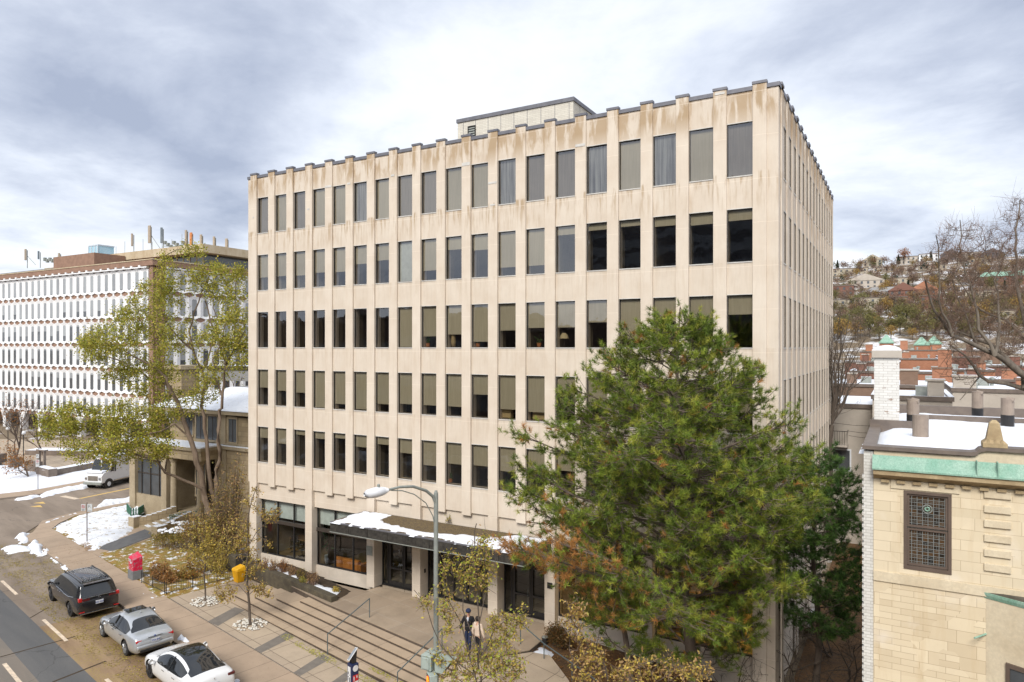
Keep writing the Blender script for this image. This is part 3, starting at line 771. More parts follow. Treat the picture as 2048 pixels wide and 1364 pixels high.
# the side windows, seen edge on: five counted out, the rest as one
M('dark_glass_side', (.10, .09, .075), (.055, .05, .045), rough=.12, spec=.6, scale=.6)
cnt = 0; rest = MB(SXF); restg = MB(SXF)
for k in range(4, -1, -1):
    for i, x in enumerate(SX):
        if i < 0: place_window(x, SILL[k], SXF, .8, 'blind_tan'); continue
        z0, z1 = SILL[k], SILL[k]+WH
        rest.box(x+.002, x+.045, .01, .12, z0, z1, 'black_metal'); rest.box(x+WW-.045, x+WW-.002, .01, .12, z0, z1, 'black_metal')
        rest.box(x+.045, x+WW-.045, .01, .12, z0, z0+.04, 'black_metal'); rest.box(x+.045, x+WW-.045, .01, .12, z1-.04, z1, 'black_metal')
        rest.face([(x+.045, .02, z0+.04), (x+WW-.045, .02, z0+.04), (x+WW-.045, .02, z1-.04), (x+.045, .02, z1-.04)], 'dark_glass_side')
rest.build('side_window', office, kind='stuff')
# lower side wall, rear and left walls, roof
mb = MB(); mb.box(BX1-.45, BX1-.12, BY0+.46, BY1, -.6, 5.31, 'concrete'); mb.build('side_wall', office)
mb = MB(); mb.box(BX0, BX0+.4, BY0+.46, BY1-.41, 5.31, TOPZ, 'concrete'); mb.box(BX0+.12, BX0+.45, BY0+.46, BY1-.41, -.6, 5.31, 'concrete'); mb.box(BX0, BX1-.46, BY1-.4, BY1, -.6, TOPZ, 'concrete'); mb.build('rear_wall', office)
mb = MB(); mb.box(BX0+.42, BX1-.47, BY0+.47, BY1-.42, TOPZ-.45, TOPZ-.15, 'gravel_roof'); mb.build('roof', office)
# floors, ceilings and the dim rooms behind the glass
mb = MB()
for k in range(5):
    zt = SILL[k]-.75
    mb.box(BX0+.47, BX1-.47, BY0+.47, BY1-.43, zt-.35, zt, 'interior_floor', None)
mb.box(BX0+.47, BX1-.47, BY0+.47, BY1-.43, TOPZ-.9, TOPZ-.5, 'interior_dark')
mb.build('floor_slab', office)
mb = MB()
for k in range(5):
    z0, z1 = SILL[k]-.748, SILL[k]+2.38
    mb.box(BX0+.6, BX1-5, BY0+5.2, BY0+5.3, z0, z1-.004, 'interior_tan' if k in (0, 2) else 'interior_dark')
    for j in range(4, 19, 4 if k != 1 else 5):
        xx = BX0+.85+j*BAY-.25
        mb.box(xx, xx+.1, BY0+.5, BY0+5.19, z0, z1-.004, 'interior_tan')
    mb.box(BX1-5, BX1-4.9, BY0+5.2, BY1-1, z0, z1-.004, 'interior_tan')
mb.build('partition', office)
# inner window jamb posts in warm tan
mb = MB()
for k in range(5):
    for i, x in enumerate(FX):
        mb.box(BX0+x-.36, BX0+x-.02, BY0+.46, BY0+.78, SILL[k]-.74, SILL[k]+2.37, 'interior_tan')
mb.build('inner_post', office)

# ---- ground storey
GY = BY0+.45+.0
mb = MB()
mb.box(BX0+.12, BX0+.45, BY0+.0, BY0+.45, -.6, 5.31, 'concrete'); mb.box(BX1-.45, BX1-.12, BY0, BY0+.45, -.6, 5.31, 'concrete')
piers = (0, 3, 6, 8, 11, 13, 16, 19); PXX = [BX0+FX[0]-BAY+WW+BAY*i for i in range(20)]; PW = BAY-WW
for a, b in zip(piers[:-1], piers[1:]):
    x0, x1 = PXX[a]+PW, PXX[b]
    mb.box(x0, x1, BY0+.12, BY0+.45, 4.33, 5.305, 'concrete')
    if a in (0, 3): mb.box(x0, x1, BY0+.25, BY0+.50, P0-.3, .95, 'concrete')
    if a in (13, 16): mb.box(x0, x1, BY0+.25, BY0+.50, -.6, .97, 'concrete')
mb.build('lower_wall', office)
def ground_window(a, b, z0, z1, nm, transom=3.02, n=3):
    x0, x1 = PXX[a]+PW+.005, PXX[b]-.005; y = BY0+.36
    f = MB(); m_ = 'black_metal'
    f.box(x0, x1, y-.05, y+.05, z0, z0+.07, m_); f.box(x0, x1, y-.05, y+.05, z1-.06, z1, m_)
    if transom: f.box(x0, x1, y-.11, y+.05, transom-.10, transom+.10, 'dark_bronze')
    for i in range(n+1):
        x = x0+(x1-x0)*i/n; f.box(max(x0, x-.04), min(x1, x+.04), y-.045, y+.045, z0+.071, (transom-.101) if transom else z1-.061, m_)
        if transom: f.box(max(x0, x-.04), min(x1, x+.04), y-.045, y+.045, transom+.101, z1-.061, m_)
    o = f.build(nm, office)
    g = MB(); g.face([(x0, y, z0), (x1, y, z0), (x1, y, z1), (x0, y, z1)], 'glass_clear'); g.build('pane', o)
    return o, x0, x1, y
for a, b in ((0, 3), (3, 6)):
    o, x0, x1, y = ground_window(a, b, .96, 4.32, 'shop_window')
    bl = MB(); bl.box(x0+.05, x1-.05, y+.16, y+.18, 3.22 if a == 0 else 3.28, 4.26, 'blind_white'); bl.build('blind', o)
for a, b in ((13, 16), (16, 19)): ground_window(a, b, .98, 4.32, 'shop_window')
def entrance(a, b, doors, nm='entrance_glazing'):
    x0, x1 = PXX[a]+PW+.005, PXX[b]-.005; y = BY0+.60; z0, z1 = P0, 4.12; m_ = 'black_metal'
    f = MB(); f.box(x0, x1, y-.05, y+.05, z1-.08, z1+.2, m_); f.box(x0, x1, y-.06, y+.06, z0, z0+.09, m_)
    n = 4 if doors == 1 else 5
    xs_ = [x0, x0+.42, x0+.50, x1] if doors == 1 else [x0+(x1-x0)*i/n for i in range(n+1)]
    for x in xs_: f.box(max(x0, x-.05), min(x1, x+.05), y-.05, y+.05, z0+.091, z1-.081, m_)
    f.box(x0+.05, x1-.05, y-.04, y+.04, 3.0, 3.1, m_)
    o = f.build(nm, office)
    g = MB(); g.face([(x0, y, z0), (x1, y, z0), (x1, y, z1), (x0, y, z1)], 'glass_clear'); g.build('pane', o)
    return o, x0, x1, y
def door_leaf(x0, x1, y):
    d = MB(); m_ = 'black_metal'; z0, z1 = P0+.1, 2.98
    d.box(x0, x0+.09, y-.09, y-.055, z0, z1, m_); d.box(x1-.09, x1, y-.09, y-.055, z0, z1, m_)
    d.box(x0+.09, x1-.09, y-.09, y-.055, z0, z0+.22, m_); d.box(x0+.09, x1-.09, y-.09, y-.055, z1-.12, z1, m_); d.box(x0+.09, x1-.09, y-.09, y-.055, 1.5, 1.6, m_)
    o = d.build('door', office)
    h = MB(); h.tube([(x1-.14, y-.09, 1.2), (x1-.14, y-.14, 1.2), (x1-.14, y-.14, 1.9), (x1-.14, y-.09, 1.9)], .014, 'gal_steel'); h.build('handle', o)
for a, b in ((6, 8), (11, 13)):
    o, x0, x1, y = entrance(a, b, 1); xm = (x0+.5+x1)/2
    door_leaf(x0+.56, xm-.01, y); door_leaf(xm+.01, x1-.06, y)
entrance(8, 11, 2)
# ground storey interior
mb = MB()
mb.box(BX0+.5, PXX[6], BY0+.63, BY0+9, P0-.4, P0+.0, 'interior_floor'); mb.box(PXX[6]+.001, PXX[13], BY0+.63, BY0+9, P0-.4, P0, 'terrace'); mb.box(PXX[13]+.001, BX1-.47, BY0+.63, BY0+9, P0-.4, P0+.02, 'carpet_gold')
mb.build('lobby_floor', office)
mb = MB(); mb.box(BX0+.5, PXX[12], BY0+8, BY0+8.1, P0, 5.2, 'interior_dark'); mb.box(PXX[12]+.001, BX1-.5, BY0+8, BY0+8.1, P0, 5.2, 'interior_tan')
mb.box(PXX[6]+.2, PXX[6]+.3, BY0+1.2, BY0+7.99, P0, 4.99, 'interior_tan'); mb.box(PXX[13]+.2, PXX[13]+.3, BY0+1.2, BY0+7.99, P0, 4.99, 'interior_tan'); mb.box(PXX[3]+.2, PXX[3]+.28, BY0+1.5, BY0+7.99, P0, 4.99, 'interior_dark')
mb.box(BX0+.5, BX1-.5, BY0+.64, BY0+8.1, 5.0, 5.1, 'interior_dark')
mb.build('lobby_wall', office)
emis('lamp_warm', (1.0, .70, .30), 9.0)
for x in (-12.2, -9.6, -7.2, -5.6):
    for y in (BY0+2.2, BY0+5.4):
        f = MB(); f.box(x-.5, x+.5, y-.5, y+.5, 4.94, 4.99, 'white_paint'); o = f.build('ceiling_light', office)
        f = MB(); f.box(x-.42, x+.42, y-.42, y+.42, 4.91, 4.938, 'lamp_warm'); f.build('diffuser', o)
# canopy
CX0, CX1, CY0, CY1, CZ = -25.5, -14.15, 25.95, 28.60, 4.64
mb = MB(); mb.box(CX0+.05, CX1-.05, CY0+.05, CY1, 4.16, 4.50, 'interior_dark'); mb.box(CX0, CX1, CY0, CY1, 4.58, 4.64, 'coping'); mb.box(CX0+.03, CX1-.03, CY0+.03, CY1, 4.501, 4.578, 'gal_steel')
mb.box(CX0-.01, CX1+.01, CY0-.012, CY1, 4.10, 4.14, 'gal_steel')
can = mb.build('canopy', office)
n = 9
for i in range(n):
    a = CX0+.01+(CX1-CX0-.02)*i/n; b = CX0+.01+(CX1-CX0-.02)*(i+1)/n
    m = MB(); m.box(a+.012, b-.012, CY0-.005, CY0+.049, 4.142, 4.575, 'black_stone'); m.build('fascia_panel', can)
for x in (CX0-.005, CX1-.045):
    m = MB(); m.box(x, x+.05, CY0+.06, CY1-.02, 4.142, 4.575, 'black_stone'); m.build('fascia_panel', can)
m = MB(); m.box(CX0+.1, CX1-.1, CY0+.1, CY1-.1, 4.641, 4.66, 'gravel_roof'); m.build('gravel', can)
sb = [(-25.35, 26.05), (-14.25, 26.05), (-14.25, 28.5), (-15.9, 28.45), (-16.6, 27.6), (-18.5, 26.95), (-20.5, 26.75), (-22.2, 26.9), (-23.2, 27.35), (-23.5, 28.5), (-25.35, 28.5)]
o = patch('roof_snow', [(x, y) for x, y in sb], lambda x, y: 4.65, 'snow_specks', amp=.02, edge=.12, rise=.05, res=.1, rag=.22)
o.parent = can; o.data.transform(Matrix.Translation(-wloc(can)))
# little plants rooted on the canopy by the wall
# penthouse
PX0, PX1, PY0 = -23.6, -15.85, 34.8
mb = MB(); mb.box(PX0, PX1, PY0, PY0+7, TOPZ-.3, 27.3, 'penthouse_brick'); pent = mb.build('penthouse', office)
mb = MB(); mb.box(PX0-.06, PX1+.06, PY0-.06, PY0+7.06, 27.301, 27.52, 'coping'); mb.build('coping', pent)
mb = MB()
for x in [PX0+.42+.885*i for i in range(9)]: mb.box(x-.012, x+.012, PY0-.008, PY0+.004, TOPZ, 27.3, 'coping')
for y in (PY0+.9, PY0+1.9, PY0+2.9, PY0+4): mb.box(PX1-.004, PX1+.008, y-.012, y+.012, TOPZ, 27.3, 'coping')
mb.build('expansion_joint', pent)
lv = at_y(944, 265, PY0); mb = MB(); fx, fz = lv.x, lv.z
mb.box(fx-.28, fx+.28, PY0-.06, PY0-.01, fz+.34, fz+.40, 'black_metal'); mb.box(fx-.28, fx+.28, PY0-.06, PY0-.01, fz-.42, fz-.36, 'black_metal'); mb.box(fx-.28, fx-.22, PY0-.06, PY0-.01, fz-.36, fz+.34, 'black_metal'); mb.box(fx+.22, fx+.28, PY0-.06, PY0-.01, fz-.36, fz+.34, 'black_metal')
lo = mb.build('louvre_frame', pent); mb = MB()
for j in range(5):
    z = fz-.33+.14*j; mb.face([(fx-.22, PY0-.055, z), (fx+.22, PY0-.055, z), (fx+.22, PY0-.012, z+.09), (fx-.22, PY0-.012, z+.09)], 'gal_steel')
mb.box(fx-.22, fx+.22, PY0-.011, PY0-.006, fz-.36, fz+.34, 'black_metal'); mb.build('louvre_slat', lo)
# name plates and small fittings on the piers
pz = at_y(742, 1106, 28.6); mb = MB(); mb.box(PXX[6]+.02, PXX[6]+.42, 28.575, 28.607, 2.25, 2.75, 'gal_steel'); pl_ = mb.build('name_plate', office)
mb = MB(); mb.box(PXX[13]+.16, PXX[13]+.42, 28.575, 28.607, 2.35, 2.62, 'black_metal'); mb.build('name_plate', office)
mb = MB(); mb.box(PXX[8]+PW, PXX[8]+PW+.03, 28.95, 29.06, 1.75, 1.95, 'black_metal'); mb.build('entry_reader', office)
o = text_mesh('d\nEdge\n', .2, 'white_paint', (0, 0, 0), (R(90), 0, 0), 'door_lettering', office) if False else None
mb = MB()                                # the white door emblem: a small looped flower-like mark
dx = PXX[7]+.18
for k in range(5):
    a = -1.0+.55*k; mb.tube([(dx+.10*math.cos(a)*r+.02*math.sin(6*r), BY0+.50, 2.52+.12*math.sin(a)*r) for r in (.2, .6, 1.0)], .008, 'white_paint', 4)
mb.build('door_emblem', office)
# light patches and clamp plates left on the ribs by repairs
mb = MB()
for px, py, w_, h_ in ((628, 308, .0, 0), (655, 373, .5, .12), (690, 368, .25, .1), (776, 352, .25, .1), (924, 329, .5, .16), (979, 366, .5, .10), (1161, 290, .5, .12), (611, 419, .18, .09), (504, 435, .12, .09), (980, 410, .3, .08), (1438, 187, .42, .09)):
    if not w_: continue
    p = at_y(px, py, 28.6); k = min(range(20), key=lambda j: abs(PXX[j]+PW/2-p.x)); c = PXX[k]+PW/2
    mb.box(c-w_/2+.01, c+w_/2-.01, 28.603, 28.612, p.z-h_/2, p.z+h_/2, 'pale_line')
mb.build('repair_patch', office)
# ---------------------------------------------------------------- white precast building across the side street
M('precast_white', (.80, .80, .80), (.72, .72, .73), rough=.8, scale=1.2)
M('brown_panel', (.34, .21, .15), (.26, .16, .115), rough=.9, scale=1.5, fine=.4)
M('stone_band', (.56, .48, .35), (.42, .33, .21), rough=.9, scale=.8, stretch=(1, 1, .5))
M('dark_glass', (.05, .055, .06), (.10, .11, .12), rough=.12, scale=.4, spec=.8)
M('shade_glass', (.34, .36, .37), (.22, .23, .24), rough=.25, scale=.35, spec=.8, stretch=(1, 1, .3))
M('antenna_beige', (.42, .35, .27), (.36, .30, .23), rough=.6)
M('antenna_orange', (.62, .24, .09), rough=.6)
M('antenna_grey', (.20, .235, .26), rough=.6)
WX, WY = -88.3, 56.7                      # its near corner
wb = thing('office_block', 'long white precast building with rows of narrow windows and brown hexagons, rooftop antennas above', 'office building', (WX-20, WY+12, 0))
WTOP = 24.6
FLW = 3.56; ROW0 = 3.2; NF = 6
mb = MB(); mb.box(WX-62, WX-.14, WY+.13, WY+40, 3.0, WTOP+.1, 'brown_panel'); mb.box(WX-.6, WX+0, WY-.0, WY+.12, 0, WTOP+.1, 'brown_panel'); mb.box(WX-62, WX-1.2, WY+5, WY+39, -.3, 3.0, 'dark_glass')
mb.box(WX-.6, WX+.1, WY+.5, WY+1.6, 0, WTOP+.1, 'brown_panel')
mb.build('wall', wb)
mb = MB(); mb.box(WX-62, WX+.35, WY-.25, WY+.6, WTOP+.1, WTOP+.85, 'brown_panel'); mb.box(WX-.25, WX+.35, WY+.6, WY+40, WTOP+.1, WTOP+.85, 'brown_panel'); mb.build('parapet', wb)
mb = MB(); mb.box(WX-62, WX+.42, WY-.32, WY+.66, WTOP+.851, WTOP+.98, 'stone_band'); mb.box(WX-.3, WX+.42, WY+.66, WY+40, WTOP+.851, WTOP+.98, 'stone_band'); mb.build('parapet_cap', wb)
def bay_unit(w, h, glassmat, gh=1.0):
    """white window surround, hexagonal head and foot, splayed in to a narrow pane"""
    m = MB(); c = w/2
    H = h
    o = [(0, .37), (c-.22, .17), (c+.22, .17), (w, .37), (w, H-.37), (c+.22, H-.17), (c-.22, H-.17), (0, H-.37)]
    q0, q1, z0, z1 = c-.40, c+.40, .52, H-.62
    m.box(c-.17, c+.17, -.08, .02, -.165, .165, 'precast_white')
    i_ = [(q0, z0+.15), (q0+.15, z0), (q1-.15, z0), (q1, z0+.15), (q1, z1-.15), (q1-.15, z1), (q0+.15, z1), (q0, z1-.15)]
    yo, yi = -.14, -.01
    n = 8; b = m.addv([(x, yo, z) for x, z in o]+[(x, yi, z) for x, z in i_]+[(x, .02, z) for x, z in o]); k = m.mi('precast_white')
    for j in range(n):
        a, d = j, (j+1) % n
        m.f.append((b+a, b+d, b+n+d, b+n+a)); m.m.append(k)
        m.f.append((b+a, b+2*n+a, b+2*n+d, b+d)); m.m.append(k)
    g = [(x, yi, z) for x, z in i_]
    # upper part shows the lowered shade, lower part the dark room
    zs = z1-(z1-z0)*gh
    m.face([(q0, yi, zs), (q1, yi, zs), (q1, yi, z1-.15), (q1-.15, yi, z1), (q0+.15, yi, z1), (q0, yi, z1-.15)], 'shade_glass')
    if gh < .9: m.face([(q0, yi, z0+.15), (q0+.15, yi, z0), (q1-.15, yi, z0), (q1, yi, z0+.15), (q1, yi, zs), (q0, yi, zs)], glassmat)
    else: m.face([(q0, yi, z0+.15), (q0+.15, yi, z0), (q1-.15, yi, z0), (q1, yi, z0+.15), (q1, yi, zs), (q0, yi, zs)], 'shade_glass')
    return m
BW = 1.84
UM = [bay_unit(BW-.02, FLW, 'dark_glass', g).mesh('window') for g in (.95, .65, .35, .1)]
UMB = [bay_unit(BW-.02, FLW, 'dark_glass', g) for g in (.95, .65, .35, .1)]
cells = []
for r in range(NF):
    z = ROW0+r*FLW+.05
    for i in range(31):
        x = WX-.95-BW*(i+1); pxs = None
        cells.append((x, WY+.10, z, 0, r, i))
    for i in range(19):
        cells.append((WX+.0-.10, WY+1.8+BW*i, z, 1, r, i))
OWB = wloc(wb)
def pick(r): return {5: 0, 4: random.choice((0, 0, 1)), 3: random.choice((1, 2, 3)), 2: random.choice((1, 3, 3)), 1: random.choice((2, 3, 3)), 0: random.choice((1, 2, 3))}[r]
big = sorted(cells, key=lambda c: c[3]*60+c[5])
rest = MB()
for n_, (x, y, z, side, r, i) in enumerate(big):
    k = pick(r)
    if n_ < 98:
        o = bpy.data.objects.new('window', UM[k]); COL.objects.link(o); o.parent = wb; o.location = Vector((x, y, z))-OWB
        if side: o.rotation_euler = (0, 0, R(90))
    else:
        xf = Matrix.Translation((x, y, z))
        if side: xf = xf @ Matrix.Rotation(R(90), 4, 'Z')
        u = UMB[k]; b = len(rest.v); rest.v.extend([tuple(xf @ Vector(v)) for v in u.v])
        for f, mi_ in zip(u.f, u.m):
            rest.f.append(tuple(b+q for q in f)); rest.m.append(rest.mi(u.mats[mi_]))
rest.build('further_window', wb, kind='stuff')
# toothed white cornice of short fins under the parapet
mb = MB()
for i in range(31):
    x = WX-.95-BW*(i+.5); mb.box(x-.92, x-.5, WY-.34, WY+.08, WTOP-.16, WTOP+.22, 'precast_white'); mb.box(x-.5, x+.9, WY-.30, WY+.08, WTOP-.16, WTOP+.0, 'precast_white')
mb.build('cornice', wb); mb = MB()
for i in range(19):
    y = WY+1.8+BW*(i+.5); mb.box(WX-.08, WX+.34, y-.92, y-.5, WTOP-.16, WTOP+.22, 'precast_white'); mb.box(WX-.08, WX+.3, y-.5, y+.9, WTOP-.16, WTOP, 'precast_white')
mb.build('cornice', wb)
# ground floor columns flaring up to the wall above
def column(x, y):
    m = MB(); 
    for (h0, h1, a, b) in ((-.3, 1.8, .42, .42), (1.8, 3.25, .42, 1.15)):
        bb = m.addv([(x-a, y-.4, h0), (x+a, y-.4, h0), (x+a, y+.4, h0), (x-a, y+.4, h0), (x-b, y-.4, h1), (x+b, y-.4, h1), (x+b, y+.4, h1), (x-b, y+.4, h1)])
        for q in ((0, 1, 5, 4), (1, 2, 6, 5), (2, 3, 7, 6), (3, 0, 4, 7), (4, 5, 6, 7)): m.f.append(tuple(bb+t for t in q)); m.m.append(m.mi('precast_white'))
    m.build('column', wb)
for i in range(11): column(WX-1.2-5.52*i, WY+.3)
for i in range(1, 5): column(WX-.3, WY+1+5.52*i)
# set-back storey and plant room with the antennas
ph = MB(); hx0, hx1, hy = WX-41, WX-.5, WY+9
ph.box(hx0, hx1-1, hy, hy+22, WTOP, 27.4, 'dark_glass'); ph.box(WX-60, WX-23.5, WY+4, WY+14, WTOP, 26.6, 'dark_glass'); o = ph.build('upper_storey', wb)
m = MB(); m.box(WX-23.5, hx1+.8, hy-1.6, hy+24, 27.41, 28.6, 'stone_band'); m.box(WX-44, WX-23.6, hy-1, hy+24, 26.61, 27.6, 'stone_band'); m.build('roof_edge', o)
m = MB(); m.box(WX-30, WX-18.5, WY+2.5, hy-1.7, WTOP+.5, 28.0, 'brown_panel'); m.build('plant_room', o)
for i in range(14):
    m = MB(); x = hx1-1.2-1.55*i; m.box(x-.08, x+.08, hy-.06, hy-.002, WTOP+.3, 27.4, 'stone_band'); m.build('mullion', o)
def antenna(px, ptop, pbot, w, mat, label, y=None, brace=0):
    y = y or hy-1.2; a = at_y(px, ptop, y); b = at_y(px, pbot, y)
    t_ = thing('antenna', label, 'antenna', (a.x, y, b.z-.0), 'rooftop antennas')
    m = MB(); m.tube([(a.x, y+.3, min(b.z-.3, 28.0)), (a.x, y+.3, a.z-.2)], .07, 'gal_steel', 6); m.build('mast', t_)
    m = MB(); m.box(a.x-w/2, a.x+w/2, y-.12, y+.12, b.z+.6, a.z, mat); m.build('panel', t_, bevel=.04)
    if brace:
        m = MB(); m.tube([(a.x, y+.3, a.z-(a.z-b.z)*.45), (a.x+brace, y+.9, 28.6)], .05, 'gal_steel', 5); m.build('brace', t_)
antenna(299, 451, 494, .52, 'antenna_beige', 'tallest wide beige panel antenna above the front corner of the roof', hy-1.2, 1.6)
antenna(323, 455, 494, .32, 'antenna_grey', 'slim blue-grey panel antenna just right of the tallest beige one', hy-1.2)
antenna(264, 467, 500, .26, 'antenna_beige', 'thin beige antenna standing alone left of the roof corner', hy-1.2)
antenna(372, 460, 500, .34, 'antenna_beige', 'beige panel antenna left of the orange one', hy+1.2, -1.6)
antenna(382, 465, 502, .44, 'antenna_orange', 'orange panel antenna among the beige ones on the roof', hy+1.2)
antenna(402, 469, 502, .36, 'antenna_beige', 'short beige antenna just right of the orange one', hy+2)
antenna(428, 473, 508, .34, 'antenna_beige', 'beige panel antenna second from the right end of the roof', hy+4, -1.5)
antenna(453, 477, 512, .42, 'antenna_beige', 'beige panel antenna at the far right end of the roof', hy+5, -1.6)
antenna(51, 498, 527, .42, 'antenna_beige', 'beige panel antenna at the far left end of the roof', WY+8, 1.6)
antenna(77, 502, 525, .26, 'antenna_grey', 'small grey antenna near the left end of the roof', WY+9)
antenna(118, 506, 524, .42, 'antenna_beige', 'short beige antenna between the left end and the brown plant room', WY+9)
t_ = thing('roof_equipment', 'cluster of small grey relay boxes on a steel rack beside the tall antennas', 'equipment', (at_y(343, 495, hy)[0], hy, 28.6)); 
for i in range(7):
    p = at_y(330+6*i, 484+(i % 3)*4, hy+.5); m = MB(); m.box(p.x-.22, p.x+.22, hy+.3, hy+.7, p.z-.35, p.z+.15, 'gal_steel'); m.build('relay_box', t_)
m = MB(); a, b = at_y(326, 492, hy+.5), at_y(372, 494, hy+.5); m.tube([a, b], .06, 'gal_steel'); m.tube([(a.x, hy+.5, a.z), (a.x, hy+.5, 28)], .06, 'gal_steel'); m.tube([(b.x, hy+.5, b.z), (b.x, hy+.5, 28)], .06, 'gal_steel'); m.build('rack', t_)
t_ = thing('roof_equipment', 'cluster of small grey boxes on the left part of the white building roof', 'equipment', (at_y(100, 520, hy)[0], hy, 27.6))
for i in range(5):
    p = at_y(90+5*i, 517+(i % 2)*3, hy+.5); m = MB(); m.box(p.x-.25, p.x+.25, hy+.3, hy+.7, p.z-.45, p.z+.15, 'gal_steel'); m.build('relay_box', t_)
# roof rail posts
t_ = thing('roof_railing', 'thin rail posts along the roof edge between the plant room and the corner antennas', 'railing', (WX-12, hy-1.4, 28.6))
for i in range(9):
    x = WX-21.5+2.4*i; m = MB(); m.tube([(x, hy-1.4, 28.6), (x, hy-1.4, 30.4 if i % 2 else 29.8)], .035, 'gal_steel', 5); m.build('post', t_)
# pale blue tower far away
tp = at_d(203, 500, 520); tw = thing('tower', 'distant pale blue glass tower peeking over the white building roof', 'tower', (tp.x, tp.y, 0))
M('tower_glass', (.28, .48, .58), (.42, .58, .66), rough=.2, scale=.15, spec=.8)
M('tower_white', (.55, .60, .66), rough=.6)
m = MB(); m.box(tp.x-6, tp.x+6, tp.y-6, tp.y+6, 0, at_d(203, 494, 520).z, 'tower_glass'); m.build('wall', tw)
m = MB(); zt = at_d(203, 494, 520).z
m.box(tp.x-6.3, tp.x+6.3, tp.y-6.3, tp.y+6.3, zt, zt+.9, 'tower_white')
for dx in (-6.2, -2.2, 2, 6.0): m.box(tp.x+dx-.35, tp.x+dx+.35, tp.y-6.35, tp.y-6.02, 0, zt, 'tower_white')
m.build('frame', tw)

# ---------------------------------------------------------------- the old stone house by the corner
brick('old_stone', (.42, .33, .205), (.33, .255, .155), (.20, .15, .095), .85, .36, .014, 'both', dirt=.6, lumps=.6, off=.4)
M('old_stone_light', (.44, .36, .245), (.33, .265, .175), rough=.9, scale=.9, fine=.4, bmp=.2)
M('slate', (.21, .21, .21), (.29, .285, .28), rough=.8, scale=3, stretch=(1, 1, 3))
HX0, HX1, HY0, HY1 = -55.0, -36.2, 34.9, 47
sh = thing('stone_house', 'old two storey tan stone mansion with columned porch and snowy hipped roof', 'house', (-46, 41, -.2))
ZE = at_y(420, 826, HY0).z+.0
mb = MB()
bx0, bx1 = HX0, at_y(342, 900, HY0-1.6).x
ex1 = -45.9                                         # the porch opening lies between bx1 and ex1
mb.box(HX0+1.2, HX1, HY0+1.2, HY1, -.3, ZE, 'old_stone'); mb.box(ex1, HX1, HY0, HY0+1.2, -.3, ZE-.2, 'old_stone')
mb.box(ex1-.5, ex1, HY0-.02, HY0+1.2, -.3, ZE-.3, 'old_stone_light')
mb.build('wall', sh)
mb = MB()                                            # projecting bay at the left of the porch
y0 = HY0-1.6
mb.box(bx0, bx0+.75, y0, HY0+1.2, .0, 5.0, 'old_stone_light'); mb.box(bx1-1.25, bx1-.6, y0, HY0+1.2, .0, 5.0, 'old_stone_light'); mb.box(bx0+.75, bx1-1.25, y0+.15, HY0+1.2, 0, 1.7, 'old_stone_light'); mb.box(bx0+.75, bx1-1.25, y0+.15, HY0+1.2, 4.55, 5.0, 'old_stone_light')
mb.box(bx0-.15, bx1-.4, y0-.15, HY0+1.3, -.3, .0, 'old_stone_light'); bay_ = mb.build('bay', sh)
mb = MB(); mb.box(bx0+.76, bx1-1.26, y0+.28, y0+.36, 1.7, 4.55, 'dark_glass'); mb.box(bx0+.76, bx1-1.26, y0+.24, y0+.30, 3.35, 3.45, 'dark_bronze'); mb.build('window', bay_)
# entablature and snow-capped ledges
mb = MB(); mb.box(bx0-.2, ex1+.3, y0-.2, HY0-.021, 5.001, 5.75, 'old_stone'); mb.box(bx0-.4, ex1+.5, y0-.4, HY0-.021, 5.751, 6.0, 'old_stone_light'); mb.box(ex1+.5, HX1, HY0-.18, HY0-.002, 5.75, 6.0, 'old_stone_light'); mb.build('entablature', sh)
mb = MB(); mb.box(bx0-.4, ex1+.5, y0-.4, HY0-.03, 6.001, 6.10, 'snow'); mb.box(ex1+.5, HX1, HY0-.19, HY0-.003, 6.001, 6.06, 'snow'); mb.box(HX0+.9, HX1, HY0-.42, HY0-.01, ZE+.301, ZE+.36, 'snow'); mb.build('ledge_snow', sh)
for x in (bx1-.15, ex1-.55):
    m = MB(); m.lathe((x, y0+.35, .0), [(.36, 0), (.36, .2), (.27, .32), (.25, 2.4), (.23, 4.55), (.33, 4.75), (.36, 5.0)], 'old_stone_light', 16); m.build('column', sh, smooth=False)
mb = MB(); mb.box(bx1-.6, ex1-.0, HY0+1.0, HY0+1.18, .0, 5.0, 'interior_dark'); d_ = mb.build('porch_wall', sh)
mb = MB(); mb.box(bx1+.55, bx1+1.75, HY0+.93, HY0+.995, .7, 3.3, 'dark_bronze'); mb.build('door', sh)
mb = MB(); mb.box(bx1-.6, ex1-.5, y0+.02, HY0+1.0, -.2, .68, 'old_stone_light'); mb.build('porch_floor', sh)
for (px, w_, z0, z1) in ((352, 1.0, 6.35, 8.1), (402, 1.1, 6.35, 8.2), (426, 1.1, 6.35, 8.2), (466, .9, 6.35, 8.1), (402, 1.1, 1.9, 4.4)):
    p = at_y(px, 870, HY0 if px > 360 or z0 < 5 else HY0); x = p.x
    if px < 360: yy = HY0+1.2
    else: yy = HY0
    f = MB(); f.box(x-w_/2-.12, x+w_/2+.12, yy-.08, yy-.003, z0-.15, z0, 'old_stone_light'); f.box(x-w_/2-.12, x+w_/2+.12, yy-.08, yy-.003, z1, z1+.2, 'old_stone_light')
    f.box(x-w_/2-.12, x-w_/2, yy-.06, yy-.003, z0, z1, 'old_stone_light'); f.box(x+w_/2, x+w_/2+.12, yy-.06, yy-.003, z0, z1, 'old_stone_light')
    o = f.build('window', sh); g = MB(); g.box(x-w_/2, x+w_/2, yy-.03, yy-.004, z0, z1, 'dark_glass'); g.box(x-.03, x+.03, yy-.05, yy-.031, z0, z1, 'dark_bronze'); g.build('pane', o)
